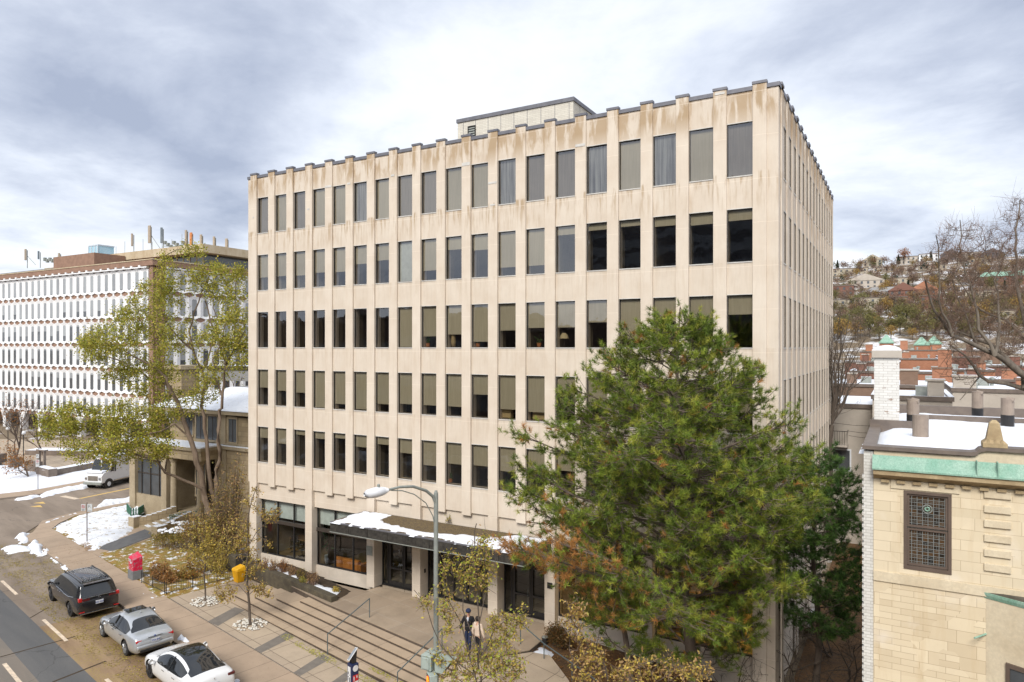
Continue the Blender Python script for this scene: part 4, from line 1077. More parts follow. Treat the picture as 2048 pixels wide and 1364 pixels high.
mb = MB(); mb.box(ex1+.004, HX1, HY0-.06, HY0-.004, 1.15, 1.35, 'old_stone_light'); mb.box(ex1+.004, HX1, HY0-.06, HY0-.004, 6.12, 6.24, 'old_stone_light')
for x in (ex1+.35, ex1+3.4, ex1+6.4, ex1+9.2): mb.box(x, x+.5, HY0-.055, HY0-.004, 1.36, 5.7, 'old_stone_light'); mb.box(x-.05, x+.45, HY0-.055, HY0-.004, 6.25, ZE-.05, 'old_stone_light')
mb.build('stone_trim', sh)
for i in range(3):
    x = bx0+.76+(bx1-1.26-bx0-.76)*(i+.5)/3; m = MB(); m.box(x-.03, x+.03, y0+.20, y0+.279, 1.7, 4.55, 'dark_bronze'); m.build('muntin', bay_)
# cornice and hipped roof
mb = MB(); mb.box(HX0+.9, HX1, HY0-.42, HY1, ZE, ZE+.3, 'old_stone_light'); mb.build('cornice', sh)
mb = MB(); ax0, ax1, ay0, ay1, zr = HX0+.6, HX1+.2, HY0-.5, HY1, ZE+.30
rx0, rx1, ry = HX0+5.2, HX1-4, HY0+4.2; zt = at_y(430, 772, ry).z
b = mb.addv([(ax0, ay0, zr), (ax1, ay0, zr), (ax1, ay1, zr), (ax0, ay1, zr), (rx0, ry, zt), (ax1, ry, zt), (ax1, ay1-4, zt), (rx0, ay1-4, zt)])
for f in ((0, 1, 5, 4), (3, 0, 4, 7), (1, 2, 6, 5), (2, 3, 7, 6), (4, 5, 6, 7)): mb.f.append(tuple(b+q for q in f)); mb.m.append(mb.mi('snow_leafy' if f == (0, 1, 5, 4) else 'slate'))
rf = mb.build('roof', sh)
mb = MB(); c = at_y(367, 760, HY0+4.5); mb.box(c.x-1.0, c.x+1.0, HY0+3.6, HY0+5.4, ZE+.5, c.z+1.0, 'old_stone'); mb.box(c.x-1.2, c.x+1.2, HY0+3.4, HY0+5.6, c.z+1.0, c.z+1.35, 'old_stone_light'); mb.build('chimney', rf)
# dormer block with flat snowy top behind
mb = MB(); c = at_y(470, 760, HY0+9); mb.box(c.x-2.6, c.x+3.5, HY0+8, HY0+14, ZE+2, at_y(470, 738, HY0+8).z, 'slate'); mb.box(c.x-2.8, c.x+3.7, HY0+7.8, HY0+14, at_y(470, 738, HY0+8).z, at_y(470, 732, HY0+8).z, 'dark_bronze', 'snow'); mb.build('dormer', rf)
# curved porch steps with low walls
st = MB()
s0, s1 = at_g(322, 1062), at_g(285, 1063)
zp = .68; n_ = 5
topc = Vector(((bx1+ex1)/2-.3, y0-.0, 0)); botc = at_g(296, 1062)
dv = (botc-topc); dv.z = 0; L = dv.length; dv.normalize(); nv = Vector((-dv.y, dv.x, 0))
for k in range(n_):
    a = topc+dv*(L*(k)/n_-.01); b = topc+dv*L*(k+1)/n_; wv = nv*(1.2+.12*k); z1 = zp-(k+1)*(zp+.0)/(n_+.6)
    st.prism([tuple((a-wv).xy), tuple((b-wv).xy), tuple((b+wv).xy), tuple((a+wv).xy)], -.4, z1, 'old_stone_light')
    st.prism([tuple((a-wv*.8).xy), tuple((a-wv*.8+dv*.25).xy), tuple((a-wv*.35+dv*.25).xy), tuple((a-wv*.35).xy)], z1+.002, z1+.05, 'snow')
st.build('porch_step', sh)
for sgn in (-1, 1):
    m = MB(); pts = []
    for k in range(9):
        f = k/8; c = topc+dv*(L*f*1.04)+nv*sgn*(1.35+.75*f*f); pts.append(c)
    for k in range(8):
        a, b = pts[k], pts[k+1]; h0 = 1.15-.62*(k/8); h1 = h0
        side = (b-a).normalized(); nn = Vector((-side.y, side.x, 0))*.17
        m.prism([tuple((a-nn).xy), tuple((b-nn).xy), tuple((b+nn).xy), tuple((a+nn).xy)], -.4, h0, 'old_stone', 'snow')
    c = pts[-1]; m.box(c.x-.33, c.x+.33, c.y-.33, c.y+.33, -.3, .75, 'old_stone_light', 'snow')
    m.build('step_wall', sh)
# ---------------------------------------------------------------- limestone town house on the right
brick('limestone', (.70, .60, .435), (.61, .52, .365), (.42, .33, .215), .62, .25, .005, 'both', dirt=.15, lumps=.3, off=.37, alt=(.9, .33))
brick('limestone_small', (.69, .59, .42), (.57, .47, .32), (.38, .29, .19), .47, .155, .005, 'both', dirt=.15, lumps=.3, off=.41, alt=(.58, .31))
M('limestone_plain', (.69, .60, .44), (.57, .475, .33), rough=.9, scale=1.4, fine=.3)
M('limestone_dirty', (.50, .39, .23), (.33, .24, .135), rough=.9, scale=2.2, fine=.5)
brick('white_brick', (.66, .65, .61), (.58, .565, .525), (.40, .38, .34), .22, .078, .007, 'both', dirt=.15, lumps=.8, rand=None)
MATS['white_brick_worn'] = brick('white_brick_worn', (.70, .69, .66), (.62, .61, .58), (.45, .43, .40), .24, .085, .006, 'both', dirt=.1, lumps=.8)
_m = MATS['white_brick_worn']; _t = NT(_m.node_tree); _p = [n for n in _m.node_tree.nodes if n.type == 'BSDF_PRINCIPLED'][0]
_g = _t.n('ShaderNodeNewGeometry').outputs['Position']; _c = _p.inputs['Base Color'].links[0].from_socket
_t.l(_t.mix(_t.mapr(_t.noise(_t.mapping(_g, (1, 1, 2.2)), 4.5, 5, .7), .63, .65), _c, (.28, .20, .15)), _p.inputs['Base Color'])
M('copper', (.22, .41, .31), (.36, .52, .42), rough=.75, scale=3.5, fine=.55, stretch=(1, 1, .4), bmp=.1)
M('parapet_metal', (.13, .105, .09), (.18, .145, .12), rough=.5, scale=3)
M('vent_metal', (.31, .25, .20), (.24, .19, .155), rough=.5, scale=4)
M('stucco_grey', (.50, .45, .39), (.43, .385, .33), rough=.9, scale=.5, fine=.15)
def lead_glass():
    m, t, p, out = newmat('lead_glass')
    g = t.n('ShaderNodeNewGeometry').outputs['Position']; sx = t.n('ShaderNodeSeparateXYZ'); t.l(g, sx.inputs[0])
    cb = t.n('ShaderNodeCombineXYZ'); t.l(sx.outputs[0], cb.inputs[0]); t.l(sx.outputs[2], cb.inputs[1])
    b = t.n('ShaderNodeTexBrick'); t.l(cb.outputs[0], b.inputs[0]); b.offset = 0
    b.inputs['Color1'].default_value = (.02, .018, .016, 1); b.inputs['Color2'].default_value = (.085, .05, .025, 1); b.inputs['Mortar'].default_value = (.20, .215, .21, 1)
    b.inputs['Scale'].default_value = 1; b.inputs['Mortar Size'].default_value = .006; b.inputs['Brick Width'].default_value = .115; b.inputs['Row Height'].default_value = .085
    b2 = t.n('ShaderNodeTexBrick'); t.l(t.mapping(cb.outputs[0], (1, 1, 1), (.05, .04, 0)), b2.inputs[0]); b2.offset = .5
    b2.inputs['Color1'].default_value = (0, 0, 0, 1); b2.inputs['Color2'].default_value = (0, 0, 0, 1); b2.inputs['Mortar'].default_value = (1, 1, 1, 1)
    b2.inputs['Scale'].default_value = 1; b2.inputs['Mortar Size'].default_value = .005; b2.inputs['Brick Width'].default_value = .115; b2.inputs['Row Height'].default_value = .17
    c = t.mix(t.math('MULTIPLY', b2.outputs['Fac'], .6), b.outputs[0], (.15, .165, .16))
    t.l(c, p.inputs['Base Color']); p.inputs['Roughness'].default_value = .15
lead_glass()
RX0, RY0, RX1, RY1, RT = -.60, 19.5, 13.0, 31.0, 11.02
rh = thing('town_house', 'cream limestone town house with green copper cornice, leaded window and snowy flat roof', 'house', (5, 25, -.5))
BELT = 7.86
mb = MB(); mb.box(RX0, RX1, RY0, RY0+.4, BELT, RT-.75, 'limestone'); mb.box(RX0, RX1, RY0+.0, RY0+.4, -.6, BELT-.0, 'limestone_small')
wx0, wx1, wz0, wz1 = .06, 1.06, 8.13, 10.06
mb = MB()
mb.box(RX0, wx0, RY0, RY0+.4, BELT+.12, 10.28, 'limestone'); mb.box(wx1, RX1, RY0, RY0+.4, BELT+.12, 10.28, 'limestone'); mb.box(wx0, wx1, RY0, RY0+.4, wz1, 10.28, 'limestone_plain'); mb.box(wx0, wx1, RY0, RY0+.4, BELT+.12, wz0, 'limestone')
mb.box(RX0, RX1, RY0, RY0+.4, -.6, BELT-.12, 'limestone_small')
mb.box(RX0+.01, RX1, RY0+.01, RY0+.4, 10.281, RT-.02, 'limestone_plain')
mb.build('wall', rh)
mb = MB(); mb.box(RX0, RX1, RY0-.04, RY0+.4, BELT-.119, BELT+.119, 'limestone_plain'); mb.build('belt_course', rh)
mb = MB(); mb.box(wx0-.28, wx1+.16, RY0-.03, RY0-.003, wz1+.03, wz1+.24, 'limestone_plain'); mb.build('lintel', rh)
# quoins
for i in range(6):
    z = 8.35+.335*1.02*i
    if i % 1 == 0: m = MB(); m.box(1.70, 2.22, RY0-.05, RY0-.002, z, z+.17, 'limestone_plain'); m.build('raised_block', rh, bevel=.01)
# side wall in painted brick, its toothed edge showing as a strip
mb = MB(); mb.box(RX0-.22, RX0-.003, RY0+.03, RY1, -.6, RT-.05, 'white_brick')
for i in range(0, 70):
    z = -.5+.156*i
    if z < RT-.3: mb.box(RX0-.255, RX0-.221, RY0+.04, RY0+.3, z, z+.075, 'white_brick')
mb.build('side_wall', rh)
# cornice, copper band and dentils
mb = MB()
b = [(RY0-.02, 10.30), (RY0-.10, 10.36), (RY0-.20, 10.40), (RY0-.26, 10.44), (RY0-.26, 10.50)]
for (y0, z0), (y1, z1) in zip(b[:-1], b[1:]): mb.face([(RX0, y0, z0), (RX1, y0, z0), (RX1, y1, z1), (RX0, y1, z1)], 'limestone_dirty')
mb.box(RX0, RX1, RY0-.26, RY0-.003, 10.501, 10.56, 'limestone_dirty'); mb.build('cornice', rh)
for i in range(24):
    m = MB(); x = RX0+.22+.34*i; m.box(x-.05, x+.13, RY0-.09, RY0-.021, 10.23, 10.30, 'limestone_dirty')
    m.build('dentil', rh)
mb = MB(); mb.box(RX0-.02, RX1, RY0-.30, RY0-.02, 10.561, 10.60, 'copper')
mb.face([(RX0-.02, RY0-.29, 10.60), (RX1, RY0-.29, 10.60), (RX1, RY0-.06, 10.90), (RX0-.02, RY0-.06, 10.90)], 'copper'); mb.face([(RX0-.02, RY0-.29, 10.60), (RX0-.02, RY0-.06, 10.90), (RX0-.02, RY0+.0, 10.60)], 'copper')
for x in (1.55, 1.95, 2.7, 3.9): mb.box(x-.012, x+.012, RY0-.30, RY0-.02, 10.601, 10.93, 'copper')
mb.build('copper_band', rh)
# window: brown frame, two leaded sashes, round medallion
mb = MB(); m_ = 'dark_bronze'; y = RY0+.02
M('brown_frame', (.13, .095, .075), rough=.5); m_ = 'brown_frame'
for (a, c, e, f) in ((wx0, wx1, wz1-.07, wz1), (wx0, wx1, wz0, wz0+.09), (wx0, wx0+.07, wz0+.09, wz1-.07), (wx1-.07, wx1, wz0+.09, wz1-.07)): mb.box(a, c, y-.04, y+.08, e, f, m_)
wf = mb.build('window', rh)
mid = (wz0+wz1)/2+.06
for z0, z1, nm in ((mid+.02, wz1-.08, 'upper_sash'), (wz0+.10, mid-.02, 'lower_sash')):
    m = MB(); x0, x1 = wx0+.075, wx1-.075
    m.box(x0, x0+.05, y+.0, y+.05, z0, z1, m_); m.box(x1-.05, x1, y, y+.05, z0, z1, m_); m.box(x0+.05, x1-.05, y, y+.05, z0, z0+.05, m_); m.box(x0+.05, x1-.05, y, y+.05, z1-.04, z1, m_)
    m.face([(x0+.05, y+.03, z0+.05), (x1-.05, y+.03, z0+.05), (x1-.05, y+.03, z1-.04), (x0+.05, y+.03, z1-.04)], 'lead_glass'); m.build(nm, wf)
m = MB(); cxm, czm = (wx0+wx1)/2-.0, wz1-.42
m.tube([(cxm+.10*math.cos(a*.3927), y+.02, czm+.10*math.sin(a*.3927)) for a in range(17)], .012, 'gal_steel', 4); m.tube([(cxm+.045*math.cos(a*.785), y+.018, czm+.045*math.sin(a*.785)) for a in range(9)], .02, 'copper', 4); m.build('medallion', wf)
# parapet with its metal coping, stepping up in an ogee towards the right
cop = [(RX0-.25, RT), (1.45, RT), (1.55, RT+.02), (1.62, RT+.10), (1.75, RT+.14), (2.55, RT+.14), (2.62, RT+.18), (2.75, RT+.36), (2.95, RT+.46), (RX1, RT+.46)]
mb = MB()
for (xa, za), (xb, zb_) in zip(cop[:-1], cop[1:]):
    bb = mb.addv([(xa, RY0-.06, za), (xb, RY0-.06, zb_), (xb, RY0+.40, zb_), (xa, RY0+.40, za), (xa, RY0-.06, za+.09), (xb, RY0-.06, zb_+.09), (xb, RY0+.40, zb_+.09), (xa, RY0+.40, za+.09)])
    for q in ((0, 3, 2, 1), (0, 1, 5, 4), (2, 3, 7, 6), (4, 5, 6, 7)): mb.f.append(tuple(bb+k for k in q)); mb.m.append(mb.mi('parapet_metal'))
    if za+zb_ > 2*RT: mb.face([(xa, RY0+.01, RT-.02), (xb, RY0+.01, RT-.02), (xb, RY0+.01, zb_), (xa, RY0+.01, za)], 'limestone_plain')
mb.box(RX0-.25, RX0+.05, RY0+.41, RY1, RT-.04, RT+.07, 'parapet_metal'); mb.box(RX0+.1, RX1, RY1-.3, RY1, RT-.1, RT+.32, 'parapet_metal')
mb.build('coping', rh)
mb = MB(); mb.box(RX0+.06, RX1, RY0+.41, RY1-.31, RT-.35, RT-.12, 'snow'); mb.build('roof', rh)
o = patch('roof_snow', [(RX0-.1, RY0+.35), (1.4, RY0+.3), (RX1, RY0+.4), (RX1, RY1-.3), (RX0+.1, RY1-.3)], lambda x, y: RT-.12, 'snow', amp=.05, edge=.5, rise=.17, res=.25, rag=.12); o.parent = rh; o.data.transform(Matrix.Translation(-wloc(rh)))
def roof_thing(name, label, cat, group=None, base=None): return thing(name, label, cat, base, group)
# stone finial on the parapet
f0 = at_y(1988, 866, RY0+.2); fz = RT+.225
m = MB(); x = f0.x; yc = RY0+.18
def taper(m, x, y, z0, z1, a, b, mat):
    bb = m.addv([(x-a, y-a, z0), (x+a, y-a, z0), (x+a, y+a, z0), (x-a, y+a, z0), (x-b, y-b, z1), (x+b, y-b, z1), (x+b, y+b, z1), (x-b, y+b, z1)])
    for q in ((0, 3, 2, 1), (0, 1, 5, 4), (1, 2, 6, 5), (2, 3, 7, 6), (3, 0, 4, 7), (4, 5, 6, 7)): m.f.append(tuple(bb+k for k in q)); m.m.append(m.mi(mat))
taper(m, x, yc, fz, fz+.10, .24, .24, 'limestone_dirty'); taper(m, x, yc, fz+.10, fz+.17, .24, .17, 'limestone_dirty'); taper(m, x, yc, fz+.17, fz+.56, .165, .10, 'limestone_dirty'); taper(m, x, yc, fz+.56, fz+.63, .10, .04, 'limestone_dirty')
for dx in (-.13, 0, .13): taper(m, x+dx, yc-.21, fz+.10, fz+.2, .03, .015, 'limestone_dirty')
m.build('finial', rh)
# chimney and roof vents
ch = MB(); cx0, cx1, cyy = -.80, .02, 24.6; ctz = at_y(1770, 716, cyy).z
ch.box(cx0+.06, cx1-.06, cyy, cyy+.75, RT-.6, ctz, 'white_brick_worn'); c_ = ch.build('chimney', rh)
m = MB(); m.box(cx0-.01, cx1+.01, cyy-.08, cyy+.83, ctz+.001, ctz+.24, 'stucco_grey'); m.build('chimney_cap', c_, bevel=.02)
m = MB(); m.box(cx0, cx1, cyy-.06, cyy+.81, ctz+.241, ctz+.27, 'snow'); m.lathe(((cx0+cx1)/2, cyy+.38, ctz+.27), [(.40, 0), (.36, .05), (.22, .11), (.03, .14)], 'snow', 12); m.build('cap_snow', c_, smooth=False)
m = MB(); m.box(cx0-.05, cx1+.5, cyy-.12, cyy-.001, RT-.1, RT+.28, 'parapet_metal'); m.build('flashing', c_)
def vent(px, ptop, pbot, y, w_, hood=True):
    a = at_y(px, ptop, y); b = at_y(px, pbot, y); m = MB(); r = w_/2; H = a.z-(RT-.1)
    m.lathe((a.x, y, RT-.15), [(r*1.0, 0), (r*1.0, .12), (r*1.0, .12+.02), (r, H*.8), (r, H)], 'vent_metal', 16)
    o = m.build('roof_vent', rh)
    if hood:
        m = MB(); m.lathe((a.x, y, RT-.10), [(r*1.02, 0), (r*1.03, H*.45), (r*1.01, H*.45+.01)], 'black_metal', 16); m.build('vent_base', o)
        m = MB(); m.tube([(a.x-r*.2, y-.05, a.z-.08), (a.x+r*.9, y-.1, a.z-.12)], [r*.5, r*.45], 'vent_metal', 10); m.build('vent_hood', o)
    return o
vent(1841, 826, 868, 22.3, .40, False); vent(1826, 795, 830, 26.0, .36); vent(1955, 780, 802, 29.0, .34); vent(2015, 793, 818, 27.0, .36)
mb = MB(); p0, p1 = at_h(1796, 815, RT+.1), at_h(2016, 824, RT+.1)
mb.box(RX0+.9, RX1, 27.9, 28.2, RT-.1, RT+.22, 'parapet_metal', 'snow'); mb.build('roof_divider', rh)
# lower bay with copper gutter, canted towards the street
bx = [(1.74, RY0-.003), (3.3, RY0-.8), (5.6, RY0-.8), (6.9, RY0-.003)]
mb = MB(); mb.prism(bx, -.6, 7.78, 'limestone_plain'); bay = mb.build('bay', rh)
def exp(poly, k):
    c = Vector((sum(p[0] for p in poly)/4, RY0)); return [tuple(c+(Vector(p)-c)*k) for p in poly]
mb = MB(); e = exp(bx, 1.03)
for (z0, z1, k0, k1, mat) in ((7.70, 7.78, 1.01, 1.035, 'copper'), (7.78, 7.84, 1.035, 1.04, 'copper'), (7.84, 7.86, 1.02, .9, 'black_stone')):
    A, B = exp(bx, k0), exp(bx, k1); bb = mb.addv([(p[0], min(p[1], RY0-.005), z0) for p in A]+[(p[0], min(p[1], RY0-.005), z1) for p in B])
    for i in range(3): mb.f.append((bb+i, bb+i+1, bb+5+i, bb+4+i)); mb.m.append(mb.mi(mat))
    mb.f.append((bb+4, bb+5, bb+6, bb+7)); mb.m.append(mb.mi(mat))
mb.build('bay_roof', bay)
d = (Vector(bx[1])-Vector(bx[0])); d.normalize(); nn = Vector((d.y, -d.x)); 
if nn.y > 0: nn = -nn
a = Vector(bx[0])+d*.42; b = Vector(bx[0])+d*1.18
m = MB()
for z0, z1, off, mat in ((4.0, 6.35, .02, 'brown_frame'),):
    for (f0_, f1_, za, zb2) in ((0, .1, z0, z1), (.9, 1, z0, z1), (.1, .9, z0, z0+.1), (.1, .9, z1-.1, z1)):
        p, q = a.lerp(b, f0_), a.lerp(b, f1_)
        m.prism([tuple(p), tuple(q), tuple(q+nn*.05), tuple(p+nn*.05)], za, zb2, mat)
w2 = m.build('window', bay); m = MB(); p, q = a.lerp(b, .1)+nn*.02, a.lerp(b, .9)+nn*.02
m.face([(p.x, p.y, 4.1), (q.x, q.y, 4.1), (q.x, q.y, 6.25), (p.x, p.y, 6.25)], 'dark_glass'); m.build('pane', w2)
m = MB(); c = at_y(1972, 1268, RY0); m.tube([(c.x, RY0, c.z), (c.x-.25, RY0-.32, c.z-.03)], .022, 'copper', 8); m.build('overflow_pipe', rh)
mb = MB(); mb.box(RX0-.2, RX1, RY1-.29, RY1, -.6, RT-.12, 'white_brick'); mb.build('rear_wall', rh)

# ---------------------------------------------------------------- rooftops behind
brick('brick_orange', (.42, .18, .10), (.34, .14, .075), (.30, .17, .11), .30, .10, .012, 'both', dirt=.3)
brick('brick_red', (.23, .10, .07), (.18, .08, .06), (.19, .12, .09), .30, .10, .012, 'both', dirt=.3)
brick('brick_brown', (.24, .15, .10), (.20, .12, .08), (.20, .15, .12), .30, .10, .012, 'both', dirt=.3)
M('cream_wall', (.44, .39, .31), (.37, .33, .26), rough=.9)
def house_rows(o, x0, x1, y, z1, n, lev, sz=(1.0, 1.5)):
    for l in range(lev):
        for i in range(n):
            x = x0+(i+.5)*(x1-x0)/n; z = z1-1.9-3.1*l
            m = MB(); m.box(x-sz[0]/2, x+sz[0]/2, y-.06, y-.004, z-sz[1]/2, z+sz[1]/2, 'white_paint'); w_ = m.build('window', o)
            m = MB(); m.box(x-sz[0]/2+.1, x+sz[0]/2-.1, y-.09, y-.061, z-sz[1]/2+.1, z+sz[1]/2-.1, 'dark_glass'); m.build('pane', w_)
def flat_house(pxa, pxb, ptop, d, depth, mat, label, cat='row house', chim=(), zb=-.6, snow=True, wins=None, clutter=2, name='row_house', group='brick row houses behind the town house'):
    a = at_d(pxa, ptop, d); b = at_d(pxb, ptop, d); y = (a.y+b.y)/2; x0 = ray(pxa)[0]/ray(pxa)[1]*y; x1 = ray(pxb)[0]/ray(pxb)[1]*y; z = a.z
    t_ = thing(name, label, cat, ((x0+x1)/2, y+depth/2, zb), group)
    m = MB(); m.box(x0, x1, y, y+depth, zb, z-.35, mat); w_ = m.build('wall', t_)
    m = MB(); m.box(x0-.1, x1+.1, y-.1, y+.15, z-.349, z-.05, 'parapet_metal', 'snow'); m.box(x0-.1, x0+.2, y+.151, y+depth, z-.349, z-.05, 'parapet_metal', 'snow'); m.box(x1-.2, x1+.1, y+.151, y+depth, z-.349, z-.05, 'parapet_metal', 'snow'); m.build('parapet', t_)
    m = MB(); m.box(x0+.201, x1-.201, y+.151, y+depth-.1, z-.349, z-.18, 'snow'); rf = m.build('roof', t_)
    for i, (px, h, w2) in enumerate(chim):
        cx_ = ray(px)[0]/ray(px)[1]*y; m = MB(); yy = y+.3+(i % 3)*1.2; m.box(cx_-w2/2, cx_+w2/2, yy, yy+.7, z-.3, z+h, 'brick_orange' if i % 2 else mat); c = m.build('chimney', rf)
        m = MB(); m.box(cx_-w2/2-.08, cx_+w2/2+.08, yy-.08, yy+.78, z+h, z+h+.14, 'brick_brown' if i % 2 else 'stucco_grey', 'snow' if i % 3 == 0 else None); m.build('chimney_cap', c)
    for i in range(clutter):
        xx = random.uniform(x0+.8, x1-.8); yy = random.uniform(y+1, y+depth-1.5); s_ = random.uniform(.25, .5)
        m = MB()
        if i % 2: m.lathe((xx, yy, z-.2), [(.14, 0), (.14, .55), (.22, .57), (.22, .68), (.05, .76)], 'gal_steel', 8)
        else: m.box(xx-s_, xx+s_, yy-s_*.7, yy+s_*.7, z-.2, z+s_, 'gal_steel', 'snow')
        m.build('roof_vent', rf)
    if wins: house_rows(t_, x0, x1, y, z, *wins)
    return t_, x0, x1, y, z
gh, gx0, gx1, gyy, gz = flat_house(1610, 1790, 806, 49, 11, 'stucco_grey', 'grey stucco building with small iron balcony in the gap between office block and town house', 'apartment building', (), clutter=0, name='apartment_building', group=None)
m = MB(); c0, c1 = at_y(1668, 886, gyy), at_y(1697, 886, gyy)
bz = c0.z
m = MB(); m.box(c0.x-1.5, c1.x, gyy-1.0, gyy-.002, bz-.14, bz, 'stucco_grey'); bl = m.build('balcony', gh)
m = MB(); zr = at_y(1680, 862, gyy-1).z
m.box(c0.x-1.5, c1.x, gyy-1.0, gyy-.96, zr-.04, zr, 'black_metal'); m.box(c1.x-.04, c1.x, gyy-.959, gyy-.01, zr-.04, zr, 'black_metal')
nb = 16
for i in range(nb): x = c0.x-1.45+(c1.x-c0.x+1.42)*i/(nb-1); m.box(x-.012, x+.012, gyy-.99, gyy-.97, bz+.001, zr-.041, 'black_metal')
m.build('balcony_rail', bl)
for (px, pt, pb, w_) in ((1678, 897, 960, .8), (1676, 905, 940, .0)):
    if w_:
        c = at_y(px, pt, gyy); m = MB(); m.box(c.x-w_, c.x+w_, gyy-.05, gyy-.003, c.z-1.6, c.z, 'white_paint'); w_o = m.build('window', gh)
        m = MB(); m.box(c.x-w_+.1, c.x+w_-.1, gyy-.08, gyy-.051, c.z-1.5, c.z-.1, 'dark_glass'); m.build('pane', w_o)
# thin service cables across the stucco wall
cb_ = MB()
for i, (pa, pb2) in enumerate((((1668, 846), (1745, 852)), ((1697, 862), (1745, 866)), ((1697, 871), (1745, 876)))):
    cb_.tube([at_y(*pa, gyy-1.4-.3*i), at_y((pa[0]+pb2[0])/2, (pa[1]+pb2[1])/2+1.5, gyy-1.4-.3*i), at_y(*pb2, gyy-1.4-.3*i), at_y(1800, pb2[1]+3, gyy-1.4-.3*i)], .012, 'black_metal', 4)
    
recentre(cb_.build('overhead_cable', label='three thin dark cables strung across the grey stucco building', cat='cable'))
HOUSES = [
 (1745, 1905, 790, 44, 9, 'stucco_grey', 'low beige roofed house directly behind the white chimney, snow on its roof', ((1872, .9, .9),), 3),
 (1905, 2060, 776, 52, 12, 'stucco_grey', 'wide snowy roof right behind the town house vents with a brick chimney stack', ((1930, .8, 1.5), (2052, .6, .8)), 3),
 (1660, 1900, 768, 66, 14, 'brick_brown', 'brown brick row house with two orange chimneys behind the white chimney', ((1818, 1.3, 1.5), (1886, 1.5, 1.6), (1700, .8, .9)), 5),
 (1890, 2080, 757, 78, 12, 'brick_red', 'red brick row house whose snowy roof shows below the big bare limb', ((1948, 1.0, 1.3), (2022, .9, 1.4)), 4),
 (1700, 1812, 741, 88, 10, 'brick_red', 'dark red brick row house left of the white chimney top', ((1722, .8, 1),), 3),
 (1795, 1905, 742, 84, 10, 'brick_orange', 'orange brick row house with its long blank wall right of the white chimney', ((1890, 2.6, 1.4),), 4),
 (1885, 1990, 738, 92, 10, 'brick_orange', 'orange brick row house with slim chimney at its left corner', ((1892, 2.2, .8), (1965, .8, 1)), 4),
 (1970, 2090, 730, 100, 12, 'brick_red', 'red brick row house near the right edge behind the bare limb', ((2030, 1.2, 1.3),), 3),
 (1690, 1800, 722, 112, 10, 'brick_red', 'dark brick row house with white window bay between the bare tree and the chimney', ((1730, 1, 1),), 3),
 (1800, 1878, 716, 118, 11, 'brick_orange', 'bright orange brick row house above the white chimney shoulder', ((1812, 1.0, .8),), 3),
 (1878, 1960, 712, 124, 12, 'brick_red', 'deep red brick row house right of the bright orange wall', ((1925, 1.0, 1.1),), 3),
 (1720, 1810, 702, 150, 12, 'brick_orange', 'small orange brick row house below the green turrets on the left', ((1738, 1.4, 1.4),), 3),
 (1806, 1900, 699, 156, 12, 'brick_orange', 'orange brick row house with white fronted dormers in the farthest terrace', ((1808, 2.0, 1.5), (1870, 1, 1)), 4),
 (1895, 2000, 700, 165, 14, 'brick_brown', 'brown brick row house at the right end of the farthest terrace', ((1940, 1.4, 1.4),), 3)]
for h in HOUSES:
    flat_house(*h[:7], chim=h[7], clutter=h[8])
for px, py, lab in ((1773, 683, 'left green copper roof turret of the farthest terrace'), (1843, 687, 'middle green copper roof turret of the farthest terrace'), (1868, 685, 'right green copper roof turret of the farthest terrace')):
    c = at_d(px, py, 178); t_ = thing('roof_turret', lab, 'turret', (c.x, c.y, c.z-2.5), 'green copper turrets')
    m = MB(); m.box(c.x-1.6, c.x+1.6, c.y-1.6, c.y+1.6, -.6, c.z-.2, 'brick_orange'); m.build('wall', t_)
    m = MB(); taper(m, c.x, c.y, c.z-.2, c.z+1.7, 1.7, .2, 'copper'); m.box(c.x-1.8, c.x+1.8, c.y-1.8, c.y+1.8, c.z-.5, c.z-.2, 'copper'); m.build('roof', t_)

